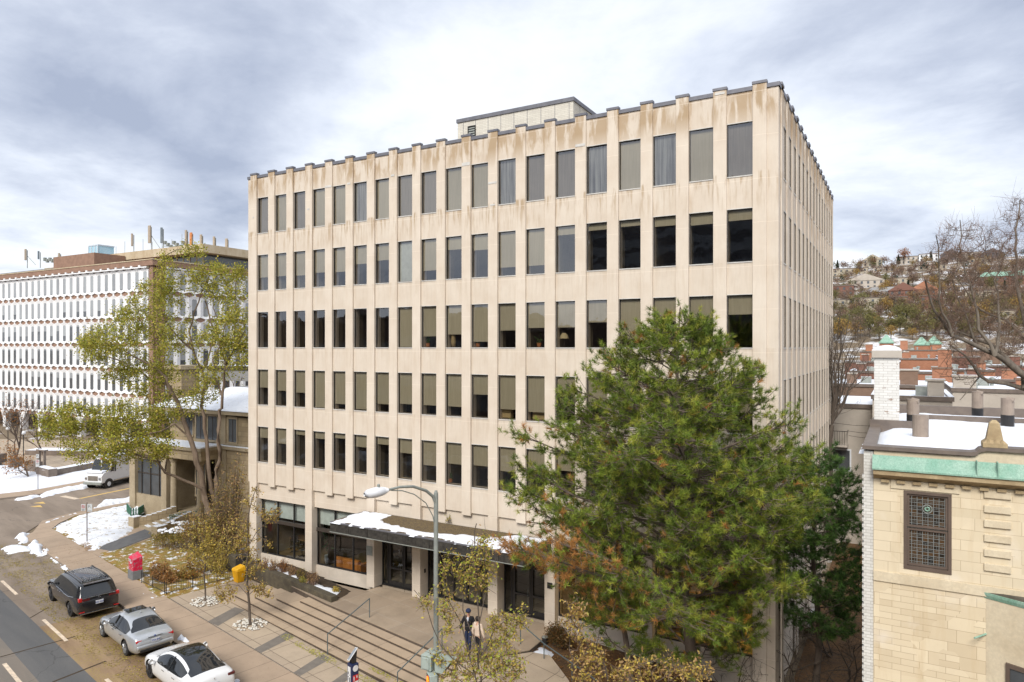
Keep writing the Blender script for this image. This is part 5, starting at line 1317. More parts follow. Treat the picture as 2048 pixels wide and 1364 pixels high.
# ---------------------------------------------------------------- the hill: houses and woods
M('shingle_dark', (.09, .08, .085), (.14, .125, .125), rough=.9, scale=.4)
def on_hill(px, py):
    """where the line of sight at px,py meets the hillside (or its crest)"""
    d = 215.0; best = (1e9, 300)
    while d < 800:
        p = at_d(px, py, d); g_ = p.z-(zg(p.x)-.17+hill_h(p.x, p.y))
        if g_ < 0: return d
        if g_ < best[0]: best = (g_, d)
        d += 2.0
    return best[1]
def hill_house(px, py, d, w_, h, mat, label, roof='flat', depth=9, lev=2, n=4, group='houses on the hillside', ridge=3.0):
    """a house whose eaves are seen at px,py; it stands down on the hillside"""
    wpx = w_*FP/d; hpx = min(h, 9)*FP/d
    d = on_hill(px, py+hpx*.8); k = d*wpx/FP/w_; w_ *= k; h = min(h, 9)*1.0
    c = at_d(px, py, d); zb = zg(c.x)-.17+hill_h(c.x, c.y)-3; z = c.z; x0, x1 = c.x-w_/2, c.x+w_/2; h = z-zb
    t_ = thing('hillside_house', label, 'house', (c.x, c.y, zb), group); h0 = z-h; ridge *= k
    m = MB(); m.box(x0, x1, c.y, c.y+depth, min(zb, h0), z, mat); m.build('wall', t_)
    if roof == 'flat':
        m = MB(); m.box(x0-.3, x1+.3, c.y-.3, c.y+depth+.3, z, z+.5, 'parapet_metal', 'snow'); m.build('roof', t_)
    elif roof == 'gable':
        m = MB(); bb = m.addv([(x0-.5, c.y-.4, z-.3), (x1+.5, c.y-.4, z-.3), (x1+.5, c.y+depth, z-.3), (x0-.5, c.y+depth, z-.3), (c.x, c.y-.4, z+ridge), (c.x, c.y+depth, z+ridge)])
        for f, k in (((0, 4, 5, 3), 'snow'), ((1, 2, 5, 4), 'snow'), ((0, 1, 4), mat), ((2, 3, 5), mat)): m.f.append(tuple(bb+q for q in f)); m.m.append(m.mi(k))
        m.build('roof', t_)
    else:
        m = MB(); bb = m.addv([(x0-.5, c.y-.5, z), (x1+.5, c.y-.5, z), (x1+.5, c.y+depth+.5, z), (x0-.5, c.y+depth+.5, z), (x0+depth*.4, c.y+depth/2, z+ridge), (x1-depth*.4, c.y+depth/2, z+ridge)])
        for f in ((0, 1, 5, 4), (1, 2, 5), (2, 3, 4, 5), (3, 0, 4)): m.f.append(tuple(bb+q for q in f)); m.m.append(m.mi(roof))
        m.build('roof', t_)
    for l in range(lev):
        zz = z-1.8-3.2*l
        for i in range(n):
            x = x0+(i+.5)*w_/n; m = MB(); m.box(x-.7, x+.7, c.y-.12, c.y-.02, zz-.9, zz+.9, 'dark_glass'); m.build('window', t_)
    return t_
HH = [
 (1700, 537, 560, 26, 6, 'cream_wall', 'pale flat roofed house at the left end of the skyline', 'flat'), (1745, 519, 640, 16, 6, 'cream_wall', 'cream gabled house among bare trees on the skyline', 'gable'),
 (1822, 513, 690, 26, 6, 'stucco_grey', 'long grey modern house on the skyline centre', 'flat'), (1858, 508, 720, 18, 5, 'white_paint', 'white modern house on the skyline right of the rust crown', 'flat'),
 (1900, 508, 700, 16, 5, 'shingle_dark', 'dark low roofed villa on the skyline', 'gable'), (1938, 505, 700, 22, 6, 'stucco_grey', 'grey skyline house with long snowy roof', 'flat'), (1985, 506, 700, 20, 6, 'shingle_dark', 'dark skyline house near the right edge', 'gable'),
 (1790, 534, 600, 34, 4, 'stucco_grey', 'long grey terrace wall house below the skyline', 'flat'), (1865, 530, 620, 22, 6, 'cream_wall', 'cream house half hidden below the skyline centre', 'flat'), (1950, 517, 640, 26, 4, 'cream_wall', 'low house with wide snow roof below the skyline at right', 'flat'),
 (1730, 560, 520, 26, 7, 'stucco_grey', 'grey house with snow on the ridge on the middle slope', 'gable'), (1780, 557, 520, 30, 5, 'cream_wall', 'long pale house across the middle slope', 'flat'), (1770, 583, 470, 24, 8, 'stucco_grey', 'grey hipped house above the brown terrace', 'slate'),
 (1682, 572, 480, 16, 10, 'brick_red', 'narrow red brick house beside the office wall on the slope', 'flat'), (1678, 600, 440, 18, 14, 'cream_wall', 'cream apartment house just right of the office wall', 'flat'),
 (1806, 580, 430, 16, 9, 'brick_red', 'steep gabled red brick house with white trim on the left', 'gable'), (1848, 578, 430, 15, 9, 'brick_orange', 'steep gabled orange brick house on the right', 'gable'), (1862, 592, 410, 12, 10, 'brick_red', 'small red house below the orange gable', 'flat'),
 (1738, 596, 400, 16, 9, 'cream_wall', 'cream fronted end house of the brown terrace', 'flat'), (1775, 595, 400, 20, 9, 'brick_brown', 'brown brick middle house of the terrace on the slope', 'flat'),
 (2010, 552, 470, 30, 8, 'brick_red', 'red brick mansion with pale green copper roof at the right', 'copper'), (2000, 580, 420, 36, 20, 'cream_wall', 'large pale apartment block at the right behind bare branches', 'flat'), (2035, 620, 380, 22, 20, 'cream_wall', 'cream apartment block at the right edge behind branches', 'flat')]
for i, h in enumerate(HH):
    hill_house(*h[:7], roof=h[7], lev=2 if h[4] < 12 else 4, n=max(2, int(h[3]/4)), ridge=3.5 if h[7] != 'gable' else 5.0)
# ---------------------------------------------------------------- trees
M('bark_brown', (.14, .10, .07), (.22, .165, .12), rough=.95, scale=6, stretch=(1, 1, .25), bmp=.5)
GREENY = [(.34, .36, .05), (.44, .40, .07), (.26, .30, .045), (.50, .40, .08), (.38, .34, .06)]
OLIVE = [(.34, .27, .07), (.24, .21, .06), (.42, .28, .07), (.30, .25, .07)]
RUST = [(.34, .13, .03), (.42, .20, .04), (.26, .11, .035), (.20, .12, .05)]
YELLOW = [(.60, .44, .08), (.52, .40, .09), (.42, .37, .08), (.64, .48, .12)]
TAN = [(.44, .28, .13), (.54, .36, .17), (.36, .21, .10), (.30, .19, .085)]
def wiggle(pts, amp, step=.6):
    out = []; q = interp_poly(pts, step)
    for i, p in enumerate(q):
        k = amp if 0 < i < len(q)-1 else 0
        out.append(p+Vector((random.gauss(0, k), random.gauss(0, k), random.gauss(0, k))))
    return out
def limb_tree(root, limbs, mat, tw_mat='twig', twigs=None, leaves=None, sides=7):
    """limbs: (points, r0, r1) real positions; twigs: target points reached from the nearest limb"""
    m = MB(); nodes = []
    for pts, r0, r1 in limbs:
        if r0 > .07 and tw_mat == 'bark_dark': r0 *= .78; r1 *= .8
        q = wiggle(pts, .05); n = len(q)
        m.tube(q, [r0+(r1-r0)*(i/(n-1))**.8 for i in range(n)], mat, sides)
        nodes += q[len(q)//4:]
    m.build('trunk', root, smooth=True)
    ends = []
    if twigs is not None:
        arr = np.array([tuple(p) for p in nodes]); m = MB()
        for tp_ in twigs:
            t_ = np.array(tp_); dd = ((arr-t_)**2).sum(1); k = int(dd.argmin()); a = Vector(arr[k]); b = Vector(tp_)
            L = (b-a).length
            if L < .15: ends.append((b, b)); continue
            mid = a.lerp(b, .5)+Vector((random.gauss(0, .08*L), random.gauss(0, .08*L), random.gauss(.05*L, .06*L)))
            r = min(.045, .009+.010*L); m.tube([a, mid, b], [r, r*.7, .006], tw_mat, 4, cap=False)
            if L > 2.2:                      # side shoots
                ends.append((a, mid))
                arr = np.vstack([arr, [tuple(mid)], [tuple(mid.lerp(b, .5))]])
            ends.append((mid, b)); arr = np.vstack([arr, [tuple(b)]])
            for _ in range(2):
                c = mid.lerp(b, random.random()); e = c+Vector((random.gauss(0, 1), random.gauss(0, 1), random.gauss(.3, .8)))*min(.5, .22*L+.15)
                m.tube([c, e], [.008, .004], tw_mat, 3, cap=False); ends.append((c, e))
        m.build('branch', root)
    return ends
def leaf_cloud(ends, per, size, spread, cols, name, root, mat='leaf', aspect=.5):
    P = []
    for a, b in ends:
        n = RNG.poisson(per)
        if n == 0: continue
        t_ = RNG.random((n, 1)); c = np.array(a)*(1-t_)+np.array(b)*t_+RNG.normal(size=(n, 3))*spread
        P.append(c)
    c = np.concatenate(P); return npmesh(name, leaf_quads(c, size, aspect), 4, palette(len(c), cols), mat, root)
def pix_blob_targets(blobs, d, dj, n):
    """twig targets filling soft ellipsoids; each blob: centre px,py, half sizes px, weight, depth shift"""
    out = []; tot = sum(b[4] for b in blobs)
    for (cx, cyy, rx, ry, wgt, ds) in blobs:
        c = at_d(cx, cyy, d+ds); sx_, sz_ = rx*(d+ds)/FP, ry*(d+ds)/FP; k = int(n*wgt/tot)
        rt = Vector((CY, SY, 0)); fw = Vector((-SY, CY, 0))
        for _ in range(k):
            while True:
                v = Vector([random.uniform(-1, 1) for _ in range(3)])
                if v.length < 1: break
            out.append(c+rt*v.x*sx_+fw*v.y*dj*min(1.5, sx_/1.5)+Vector((0, 0, v.z*sz_)))
    random.shuffle(out); return out
# ---- the big yellow-green tree beside the stone house
bt = at_g(433, 1085); root = thing('tree', 'large spreading tree with sparse yellow-green leaves and several stems beside the stone house', 'tree', bt)
D0 = 47.0
def L(pts, ds=(0, 0)):
    n = len(pts); return [at_d(px, py, D0+ds[0]+(ds[1]-ds[0])*i/(n-1)) for i, (px, py) in enumerate(pts)]
b0 = bt+Vector((0, 0, -.2))
limbs = [
 ([b0]+L([(422, 1040), (406, 978), (396, 925), (377, 873), (361, 820)]), .30, .19), (L([(361, 820), (352, 801), (331, 757), (308, 734), (249, 702), (217, 684)], (0, -2)), .17, .04),
 (L([(352, 801), (340, 770), (311, 766), (279, 745), (229, 719), (200, 712), (175, 700)], (0, 2.5)), .13, .035), (L([(340, 790), (322, 740), (320, 700), (308, 655), (300, 620)], (0, 1)), .10, .03),
 ([b0+Vector((.25, .2, 0))]+L([(436, 1040), (422, 978), (414, 899), (409, 833), (402, 813), (411, 766), (402, 737), (384, 699), (378, 663), (390, 625), (405, 584), (420, 548)], (.5, 1.0)), .26, .04),
 (L([(384, 699), (350, 668), (330, 640), (318, 600), (322, 560)], (1, -1)), .09, .03), (L([(402, 745), (420, 700), (432, 650), (428, 600)], (.8, 2)), .09, .03),
 ([b0+Vector((.5, -.1, 0))]+L([(440, 1040), (432, 960), (435, 899), (441, 820), (443, 816), (446, 787), (449, 728), (440, 684), (422, 640), (411, 602)], (-.5, -1)), .28, .05),
 (L([(449, 728), (465, 705), (481, 684), (490, 660)], (-1, -2)), .10, .03), (L([(443, 790), (434, 772), (425, 719), (440, 690), (455, 640), (462, 590)], (-.5, 1.5)), .10, .03), (L([(449, 740), (468, 690), (474, 630), (470, 570), (478, 530)], (-1, .5)), .08, .025),
 (L([(412, 1000), (406, 978), (369, 962), (330, 944), (317, 925), (298, 915), (265, 905), (230, 900)], (0, -3)), .17, .06), (L([(317, 925), (290, 870), (264, 838), (211, 836), (158, 858), (119, 873), (85, 866)], (-1, -4)), .11, .03),
 (L([(330, 944), (335, 890), (322, 850), (330, 810)], (-.5, 2)), .08, .03), (L([(240, 902), (215, 905), (180, 895), (150, 900)], (-3, -4.5)), .05, .02), (L([(377, 873), (350, 850), (320, 860), (290, 870), (262, 900)], (0, -3)), .07, .025)]
blobs = [(425, 565, 52, 48, 5, .5), (350, 545, 45, 40, 1.5, 0), (476, 600, 34, 60, 2, 0), (318, 600, 55, 40, 4, 0), (255, 635, 45, 30, 2, 0), (215, 690, 58, 38, 4, -2), (325, 668, 75, 50, 5, 0), (455, 668, 46, 46, 4.5, -1), (183, 700, 28, 36, 2, 0), (478, 706, 26, 34, 2, -1.5),
 (255, 838, 55, 34, 4, -2), (140, 838, 60, 34, 4.5, -3.5), (205, 888, 78, 34, 5, -3.5), (305, 890, 46, 34, 4, -1.5), (240, 915, 30, 16, 1, -3), (92, 862, 18, 24, .8, -4), (340, 812, 44, 36, 2.5, 0), (404, 790, 34, 34, 1.5, 1), (425, 740, 40, 30, 1.5, 0), (300, 760, 50, 36, 2.5, 0), (390, 500, 30, 14, .8, 0), (480, 545, 14, 24, .6, 0), (250, 740, 40, 24, 2, 0), (330, 730, 50, 40, 1.6, 0), (300, 850, 40, 30, 1.8, 0)]
ends = limb_tree(root, limbs, 'bark_brown', 'bark_dark', pix_blob_targets(blobs, D0, 1.6, 950))
leaf_cloud(ends, 19, .068, .21, GREENY, 'foliage', root, aspect=.6)

# ---- pine
def pine(root, base, top, prof, nb, tuft, cols, zlow, seed, needle=.17, brown=None, ntuft=9, trunk_r=.24, lean=(0, 0), width=.011, fine=26, gap=0.0):
    rnd = random.Random(seed); m = MB(); H = top-base.z
    def ax(z): k = (z-base.z)/H; return Vector((base.x+lean[0]*k+.12*math.sin(z*.9), base.y+lean[1]*k, z))
    zs = [base.z-.3+(H+.3)*i/16 for i in range(17)]
    m.tube([ax(z) for z in zs], [trunk_r*(1-.93*(i/16)**1.15) for i in range(17)], 'bark_pine', 10); m.build('trunk', root, smooth=True)
    def rad(z, az):
        # az measured so that 0 points to picture right, pi to picture left
        if z >= prof[0][0]: return prof[0][1] if math.cos(az) < 0 else prof[0][2]
        for (z1, l1, r1), (z0, l0, r0) in zip(prof[:-1], prof[1:]):
            if z0 <= z <= z1:
                k = (z-z0)/(z1-z0); l, r = l0+(l1-l0)*k, r0+(r1-r0)*k; c = (1+math.cos(az))/2; return l*(1-c)+r*c
        return prof[-1][1]
    m = MB(); T = []; Dd = []; C = []; rt = Vector((CY, SY, 0)); fw = Vector((-SY, CY, 0))
    for b in range(nb):
        k = (b+.5)/nb; zt = zlow+(top-.25-zlow)*k**.92+rnd.gauss(0, .12); az = b*2.399+rnd.gauss(0, .25); Rr = rad(zt, az)*rnd.choice((.66, .8, .9, .98, 1.04, 1.1))
        if Rr < .15 or (rnd.random() < .42 and zt < base.z+6.6 and H > 12): continue
        o = rt*math.cos(az)+fw*math.sin(az); zs_ = max(base.z+.8, zt-.40*Rr-.1); p0 = ax(zs_); tip = ax(zt)+o*Rr
        tip.z = zt
        q = [p0, p0.lerp(tip, .35)+Vector((0, 0, rnd.gauss(.0, .04)*Rr)), p0.lerp(tip, .7)+Vector((0, 0, rnd.gauss(-.03, .05)*Rr))+Vector((-o.y, o.x, 0))*rnd.gauss(0, .08)*Rr, tip]
        r0 = .012+.008*Rr; m.tube(q, [r0, r0*.75, r0*.5, .009], 'bark_pine', 5, cap=False)
        side = Vector((-o.y, o.x, 0))
        def along(t_):
            t_ = min(.999, t_)*3; i = int(t_); return q[i].lerp(q[i+1], t_-i)
        n = max(3, int(ntuft*Rr**.8)); br = brown(tip) if brown else 0
        for j in range(n):
            t_ = rnd.uniform(.16, 1.0)**.8; c = along(t_); w_ = (.30+.34*Rr*(1-t_)+.12)*rnd.choice((-1, 1))*rnd.uniform(.5, 1.15); up = rnd.gauss(.22, .34)
            e = c+side*w_+o*abs(w_)*.75+Vector((0, 0, up*.75))
            if rnd.random() < .12: e = c+Vector((0, 0, -.2))+o*.15
            m.tube([c, c.lerp(e, .5)+Vector((0, 0, -.04)), e], [.014, .010, .007], 'bark_pine', 3, cap=False)
            jb = rnd.random() < br
            for s_ in range(tuft):
                f = 1-.30*s_; pp = c.lerp(e, max(.15, f)); dv_ = (e-c).normalized()+Vector((rnd.gauss(0, .28), rnd.gauss(0, .28), .55+rnd.gauss(0, .2)))
                if s_: pp = pp+Vector((rnd.gauss(0, .11), rnd.gauss(0, .11), rnd.gauss(.03, .08)))
                if rnd.random() < gap: continue
                T.append(tuple(pp)); Dd.append(tuple(dv_.normalized()))
                isb = jb and rnd.random() < .8
                C.append((1 if isb else 0, rnd.random()))
        T.append(tuple(tip)); Dd.append(tuple((o*.6+Vector((0, 0, .8))).normalized())); C.append((1 if rnd.random() < br else 0, rnd.random()))
    m.build('branch', root)
    T = np.array(T); Dd = np.array(Dd); C = np.array(C); N = len(T); K = fine
    tc_ = np.array(cols)[RNG.integers(0, len(cols), N)]*(0.6+.8*C[:, 1:2]); bc = np.array([(.36, .19, .055), (.48, .23, .07)])[RNG.integers(0, 2, N)]
    tc_ = np.where(C[:, 0:1] > .5, bc, tc_)
    P = np.repeat(T, K, 0); A = np.repeat(Dd, K, 0); col = np.repeat(tc_, K, 0)*(1+RNG.normal(size=(N*K, 1))*.12)
    rv = RNG.normal(size=(N*K, 3)); dirs = unit(A*.75+unit(rv)*.95); Ln = needle*(.65+.55*RNG.random((N*K, 1)))
    P = P-A*(RNG.random((N*K, 1))*needle*.9)
    wv = unit(np.cross(dirs, RNG.normal(size=(N*K, 3))))*width
    tri = np.stack([P-wv, P+wv, P+dirs*Ln], 1).reshape(-1, 3)
    npmesh('foliage', tri, 3, np.clip(col, .004, 1), 'needle', root)
pb = ground_d(1386, 23.9); pb.z = bedz(pb.x, pb.y)
root = thing('pine_tree', 'big bushy green pine in front of the office facade, brown needles low on its left', 'tree', pb)
# height, reach to the left, reach to the right (m)
PROF = [(15.0, .4, .3), (14.5, 1.1, .8), (14.0, 1.9, 1.2), (13.4, 2.7, 1.7), (12.7, 3.6, 3.0), (11.7, 4.6, 3.6), (10.8, 5.4, 3.6), (10.2, 5.7, 4.3), (9.1, 5.8, 4.2), (8.2, 5.7, 4.0), (7.5, 6.4, 3.8), (6.6, 5.8, 3.7), (5.6, 5.2, 3.0), (4.7, 4.2, 2.5), (3.9, 2.8, 1.9), (3.4, 2.0, 1.3)]
def brownish(p):
    l = p.x*CY+p.y*SY; d_ = -p.x*SY+p.y*CY; px = CX+FP*l/d_
    return .8 if (px < 1125 and 3.5 < p.z < 8.2) else (.15 if px < 1180 and p.z < 9 else .03)
pine(root, pb, 15.0, PROF, 170, 2, [(.17, .23, .03), (.24, .29, .04), (.11, .16, .028), (.31, .32, .05), (.14, .20, .032)], 2.9, 3, brown=brownish, ntuft=15, lean=(-.55, 0), fine=40, width=.0075, needle=.19)
pb2 = ground_d(1632, 28.0); pb2.z = bedz(pb2.x, pb2.y)
root = thing('pine_tree', 'thin dark green pine with bare lower trunk between office side wall and town house', 'tree', pb2)
PROF2 = [(9.6, .5, .5), (9.0, 1.0, .8), (8.2, 1.3, 1.7), (7.0, 1.6, 2.0), (5.6, 1.7, 1.9), (4.6, 2.0, 1.8), (3.4, 1.9, 1.8), (2.3, 1.5, 1.4)]
pine(root, pb2, 9.6, PROF2, 64, 3, [(.08, .16, .035), (.11, .20, .04), (.065, .13, .035)], 2.3, 9, ntuft=10, trunk_r=.15, fine=34, needle=.21, width=.009)
# second stem visible behind the big pine
pb3 = ground_d(1262, 24.5); pb3.z = bedz(pb3.x, pb3.y)
root = thing('pine_tree', 'slim leaning pine trunk with a few low boughs left of the big pine trunk', 'tree', pb3)
pine(root, pb3, 6.6, [(6.6, .5, .5), (5.5, 1.6, 1.2), (4.4, 2.0, 1.4), (3.2, 1.5, 1.2)], 22, 3, [(.16, .24, .035), (.21, .26, .05), (.26, .25, .06)], 3.2, 21, ntuft=9, trunk_r=.17, lean=(-.5, 0), fine=24)

# ---- bare trees
def grow(m, p, d_, L_, r, lev, mat, rnd, spread=.5, up=.12, ratio=.72, kids=(2, 3), minr=.004, tips=None):
    q = [p]; d_ = d_.normalized(); n = 3
    for i in range(n):
        d_ = (d_+Vector((rnd.gauss(0, .12), rnd.gauss(0, .12), rnd.gauss(up*.5, .08)))).normalized(); q.append(q[-1]+d_*(L_/n))
    m.tube(q, [r, r*.88, r*.76, r*.64], mat, 6 if r > .06 else (4 if r > .02 else 3), cap=False)
    if lev == 0:
        if tips is not None: tips.append((q[-2], q[-1]))
        return
    for k in range(rnd.randint(*kids)):
        nd = (d_+Vector((rnd.gauss(0, spread), rnd.gauss(0, spread), rnd.gauss(up, spread*.6)))).normalized()
        s_ = q[-1] if k == 0 else q[rnd.choice((1, 2, 3))]
        grow(m, s_, nd, L_*ratio*rnd.uniform(.8, 1.15), max(minr, r*.62), lev-1, mat, rnd, spread, up, ratio, kids, minr, tips)
def bare_tree(label, base, H, r, mat='bark_dark', seed=1, lev=6, name='bare_tree', group=None, spread=.45, leaves=None, stems=1, first=None, up=.12):
    root = thing(name, label, 'tree', base, group); rnd = random.Random(seed); m = MB(); tips = []
    for s_ in range(stems):
        d_ = Vector((rnd.gauss(0, .12 if stems == 1 else .3), rnd.gauss(0, .12 if stems == 1 else .3), 1)) if first is None else first
        grow(m, base+Vector((rnd.gauss(0, .08), rnd.gauss(0, .08), -.2)) if stems > 1 else base+Vector((0, 0, -.2)), d_, H*.30, r, lev, mat, rnd, spread, up, .74, (2, 3), .006, tips)
    m.build('branch', root)
    if leaves: leaf_cloud(tips, leaves[0], leaves[1], leaves[2], leaves[3], 'foliage', root)
    return root
# the tree whose limbs reach in from the right edge
DR = 36.0
def LR(pts, ds=(0, 0)):
    n = len(pts); return [at_d(px, py, DR+ds[0]+(ds[1]-ds[0])*i/(n-1)) for i, (px, py) in enumerate(pts)]
trb = ground_d(2230, DR); root = thing('bare_tree', 'huge bare brown tree reaching in from the right edge over the snowy roofs', 'tree', trb)
big = [([trb]+LR([(2225, 1000), (2200, 860), (2160, 800)], (0, 0)), .55, .34), (LR([(2160, 800), (2048, 752), (1990, 712), (1950, 690), (1905, 672), (1882, 640), (1862, 600), (1850, 560)], (0, -2)), .26, .035), (LR([(2160, 800), (2048, 778), (1980, 762), (1960, 752), (1930, 712), (1900, 690)], (0, 1)), .20, .04),
 (LR([(2048, 752), (1985, 690), (1925, 665), (1890, 655)], (0, 2)), .16, .04), (LR([(1990, 712), (1960, 660), (1950, 600), (1930, 540), (1918, 470), (1920, 440)], (-1, 0)), .10, .02), (LR([(2100, 770), (2060, 690), (2040, 600), (2030, 500), (2040, 400)], (0, 3)), .16, .03), (LR([(2200, 860), (2120, 680), (2080, 560), (2060, 450), (2050, 390)], (0, -2)), .2, .03),
 (LR([(1905, 672), (1880, 600), (1882, 520), (1872, 470)], (-1.5, -3)), .07, .02), (LR([(1990, 712), (2000, 650), (1990, 560), (2000, 500)], (-1, 2)), .09, .02), (LR([(2048, 752), (2020, 720), (1960, 700), (1925, 620), (1905, 560)], (0, 1.5)), .10, .03), (LR([(1960, 752), (1940, 780), (1920, 800)], (1, .5)), .04, .02), (LR([(2060, 690), (2010, 640), (1960, 620), (1900, 540)], (1, 2.5)), .08, .02), (LR([(2048, 778), (2060, 700), (2090, 640)], (0, 2)), .12, .05)]
rb = [(1900, 560, 50, 90, 4, -2), (1960, 560, 60, 100, 5, 0), (2030, 580, 50, 120, 5, 1), (1880, 640, 46, 60, 3, -1), (1960, 680, 70, 60, 4, 1), (2030, 700, 40, 60, 3, 2), (1920, 480, 40, 50, 1.6, -1), (2040, 450, 30, 60, 2, 1), (1990, 500, 30, 50, 1.5, 0), (1935, 740, 60, 40, 1.6, 1)]
random.seed(11)
ends = limb_tree(root, big, 'bark_grey', 'twig', pix_blob_targets(rb, DR, 2.0, 1000))
m = MB()
for a, b in ends:
    if random.random() < .75:
        for _ in range(2):
            c = a.lerp(b, random.random()); e = c+Vector((random.gauss(0, .35), random.gauss(0, .35), random.gauss(.3, .3))); m.tube([c, e], [.006, .003], 'twig_red', 3, cap=False)
m.build('twigs', root)
random.seed(5)
p_ = ground_d(1655, 54); p_.z = -.4
p_ = at_d(1662, 860, 46); base_ = Vector((p_.x, p_.y, zg(p_.x)))
bt2 = thing('bare_tree', 'dark bare tree rising just behind the side wall of the office block', 'tree', base_); m = MB(); rnd = random.Random(4)
m.tube([base_, Vector((p_.x-.1, p_.y, p_.z-.6)), at_d(1664, 850, 46)], [.26, .2, .16], 'bark_dark', 7)
for k, (px, py) in enumerate(((1668, 640), (1682, 618), (1700, 632), (1718, 650), (1735, 668), (1742, 720), (1690, 660), (1710, 690), (1672, 700), (1738, 752), (1658, 640))):
    q = at_d(px, py, 46+rnd.uniform(-1.5, 1.5)); s_ = at_d(1664, 850-rnd.uniform(0, 30), 46); mid = s_.lerp(q, .5)+Vector((-.15, 0, .2)); qq = interp_poly([s_, s_.lerp(q, .25)+Vector((.1, 0, 0)), mid, q], .5)
    n = len(qq); m.tube(qq, [.075*(1-.85*i/(n-1)) for i in range(n)], 'bark_dark', 5, cap=False)
    for j in range(14):
        i = rnd.randint(n//5, n-1); c = qq[i]; dd = Vector((rnd.gauss(0, .6), rnd.gauss(0, .5), rnd.uniform(.3, 1.2)))
        grow(m, c, dd, .9, .014, 2, 'bark_dark', rnd, .4, .25, .75, (2, 3), .005)
m.build('branch', bt2)
def far_bare(label, px, py_top, d, H, mat, seed, leaves=None, lev=6, grp=None, name='bare_tree'):
    b_ = ground_d(px, d); return bare_tree(label, b_, H, H*.018, mat, seed, lev, name, grp, .42, leaves)
bare_tree('bare brown tree with few orange leaves at far left before the white building', ground_d(30, 74), 9, .16, 'twig', 31, 6, spread=.42, leaves=(2.0, .08, .2, RUST))
bare_tree('bare twiggy tree second from the left edge in front of the white building', ground_d(92, 80), 8.5, .13, 'twig', 37, 6, spread=.40)
bare_tree('small tree with sparse orange-brown leaves by the far forecourt', ground_d(58, 70), 4.2, .10, 'bark_dark', 33, 5, spread=.6, leaves=(7, .09, .25, RUST))
bare_tree('thin bare tree behind the stone house roof against the white building', ground_d(478, 62), 17, .15, 'twig', 41, 6, spread=.35, leaves=(2.2, .07, .2, GREENY))

# ---- leafy bushes
def bush(label, blobs, d, n, per, size, cols, base=None, name='shrub', spread=.10, mat='twig', group=None, dj=.6, baser=.3, zoff=0, cat='shrub'):
    T_ = pix_blob_targets(blobs, d, dj, n); cx_ = sum(p.x for p in T_)/len(T_); cy_ = sum(p.y for p in T_)/len(T_)
    bz_ = base if base is not None else zg(cx_); root = thing(name, label, cat, (cx_, cy_, bz_), group); m = MB(); ends = []
    for p in T_:
        b_ = Vector((cx_+(p.x-cx_)*baser+random.gauss(0, .08), cy_+(p.y-cy_)*baser+random.gauss(0, .08), bz_)); 
        if p.z < bz_+.1: p.z = bz_+.1+random.random()*.2
        mid = b_.lerp(p, .5)+Vector((0, 0, .12*(p-b_).length)); m.tube([b_, mid, p], [.012, .009, .004], mat, 3, cap=False); ends.append((mid, p))
    m.build('stems', root); leaf_cloud(ends, per, size, spread, cols, 'foliage', root); return root
bush('tall tangled hedge of olive and brown leaves against the stone house wall', [(455, 975, 34, 60, 5, 1), (440, 1020, 46, 40, 5, 0), (475, 1045, 24, 50, 3, -.5), (480, 930, 14, 60, 2, 1)], 45, 240, 13, .065, OLIVE+TAN+[(.14, .15, .04)], spread=.2)
bush('bushy olive-brown shrub mass at the foot of the big tree', [(400, 1040, 50, 22, 4, 0), (440, 1062, 40, 26, 4, -.5), (372, 1052, 36, 12, 2, 0)], 45.5, 170, 26, .06, OLIVE+TAN, spread=.14)
bush('low hedge with snow on top along the stone house garden', [(330, 1068, 36, 6, 3, 0), (370, 1070, 36, 8, 3, -.5), (405, 1072, 20, 8, 2, -1)], 46.5, 120, 22, .05, OLIVE+[(.12, .13, .03)], spread=.1, baser=.9)
bush('rusty orange shrub behind the red newspaper box', [(322, 1140, 24, 24, 4, 0), (338, 1160, 18, 14, 2, -.5)], 40.2, 110, 24, .05, RUST+TAN, baser=.6)
bush('olive and orange shrub inside the iron fence', [(360, 1150, 24, 16, 3, 0), (390, 1132, 26, 22, 3, 1), (384, 1150, 16, 8, 2, 0)], 40.5, 110, 22, .05, OLIVE+RUST, baser=.7)
bush('yellow-brown shrub by the foot of the office block left corner', [(430, 1118, 26, 26, 3, 0), (410, 1100, 26, 20, 2, .5), (455, 1100, 20, 30, 3, 1)], 41.5, 120, 22, .05, OLIVE+YELLOW, baser=.7)
for i, (px, py, rx, ry, col) in enumerate(((530, 1125, 12, 14, TAN), (548, 1128, 12, 16, TAN), (566, 1130, 14, 15, RUST), (585, 1138, 12, 13, TAN), (602, 1146, 11, 12, OLIVE), (624, 1154, 15, 17, TAN), (606, 1160, 8, 9, GREENY), (672, 1178, 10, 5, YELLOW))):
    lab = ('dry brown bush nearest the building corner in the planter', 'dry tan bush second from the left in the planter', 'reddish brown bush in the planter under the left window', 'dry bush left of the middle of the planter', 'olive bush in the middle of the planter', 'big fan-shaped dry bush in the planter beside the plaza', 'small green plant in front of the fan-shaped dry bush', 'low yellow plant at the right end of the planter')[i]
    bush(lab, [(px, py, rx, ry, 1, 0)], at_h(px, py+ry, P0+.15).dot(Vector((-SY, CY, 0))), 60, 9, .03, col, base=P0+.1, spread=.05, dj=.35, baser=.25, mat='twig_red')
bush('rust brown juniper bush at the foot of the office pier right of the doors', [(1112, 1262, 22, 18, 3, 0), (1130, 1280, 22, 14, 2, -.4)], 30.4, 130, 40, .035, [(.20, .09, .025), (.14, .08, .03), (.10, .09, .03)], base=.35, spread=.1, baser=.5)
bush('dark low bush by the office side wall behind the thin pine', [(1600, 1290, 40, 24, 3, 0)], 33, 60, 20, .05, [(.06, .07, .02), (.10, .07, .03)], base=-.3, spread=.1, baser=.6)
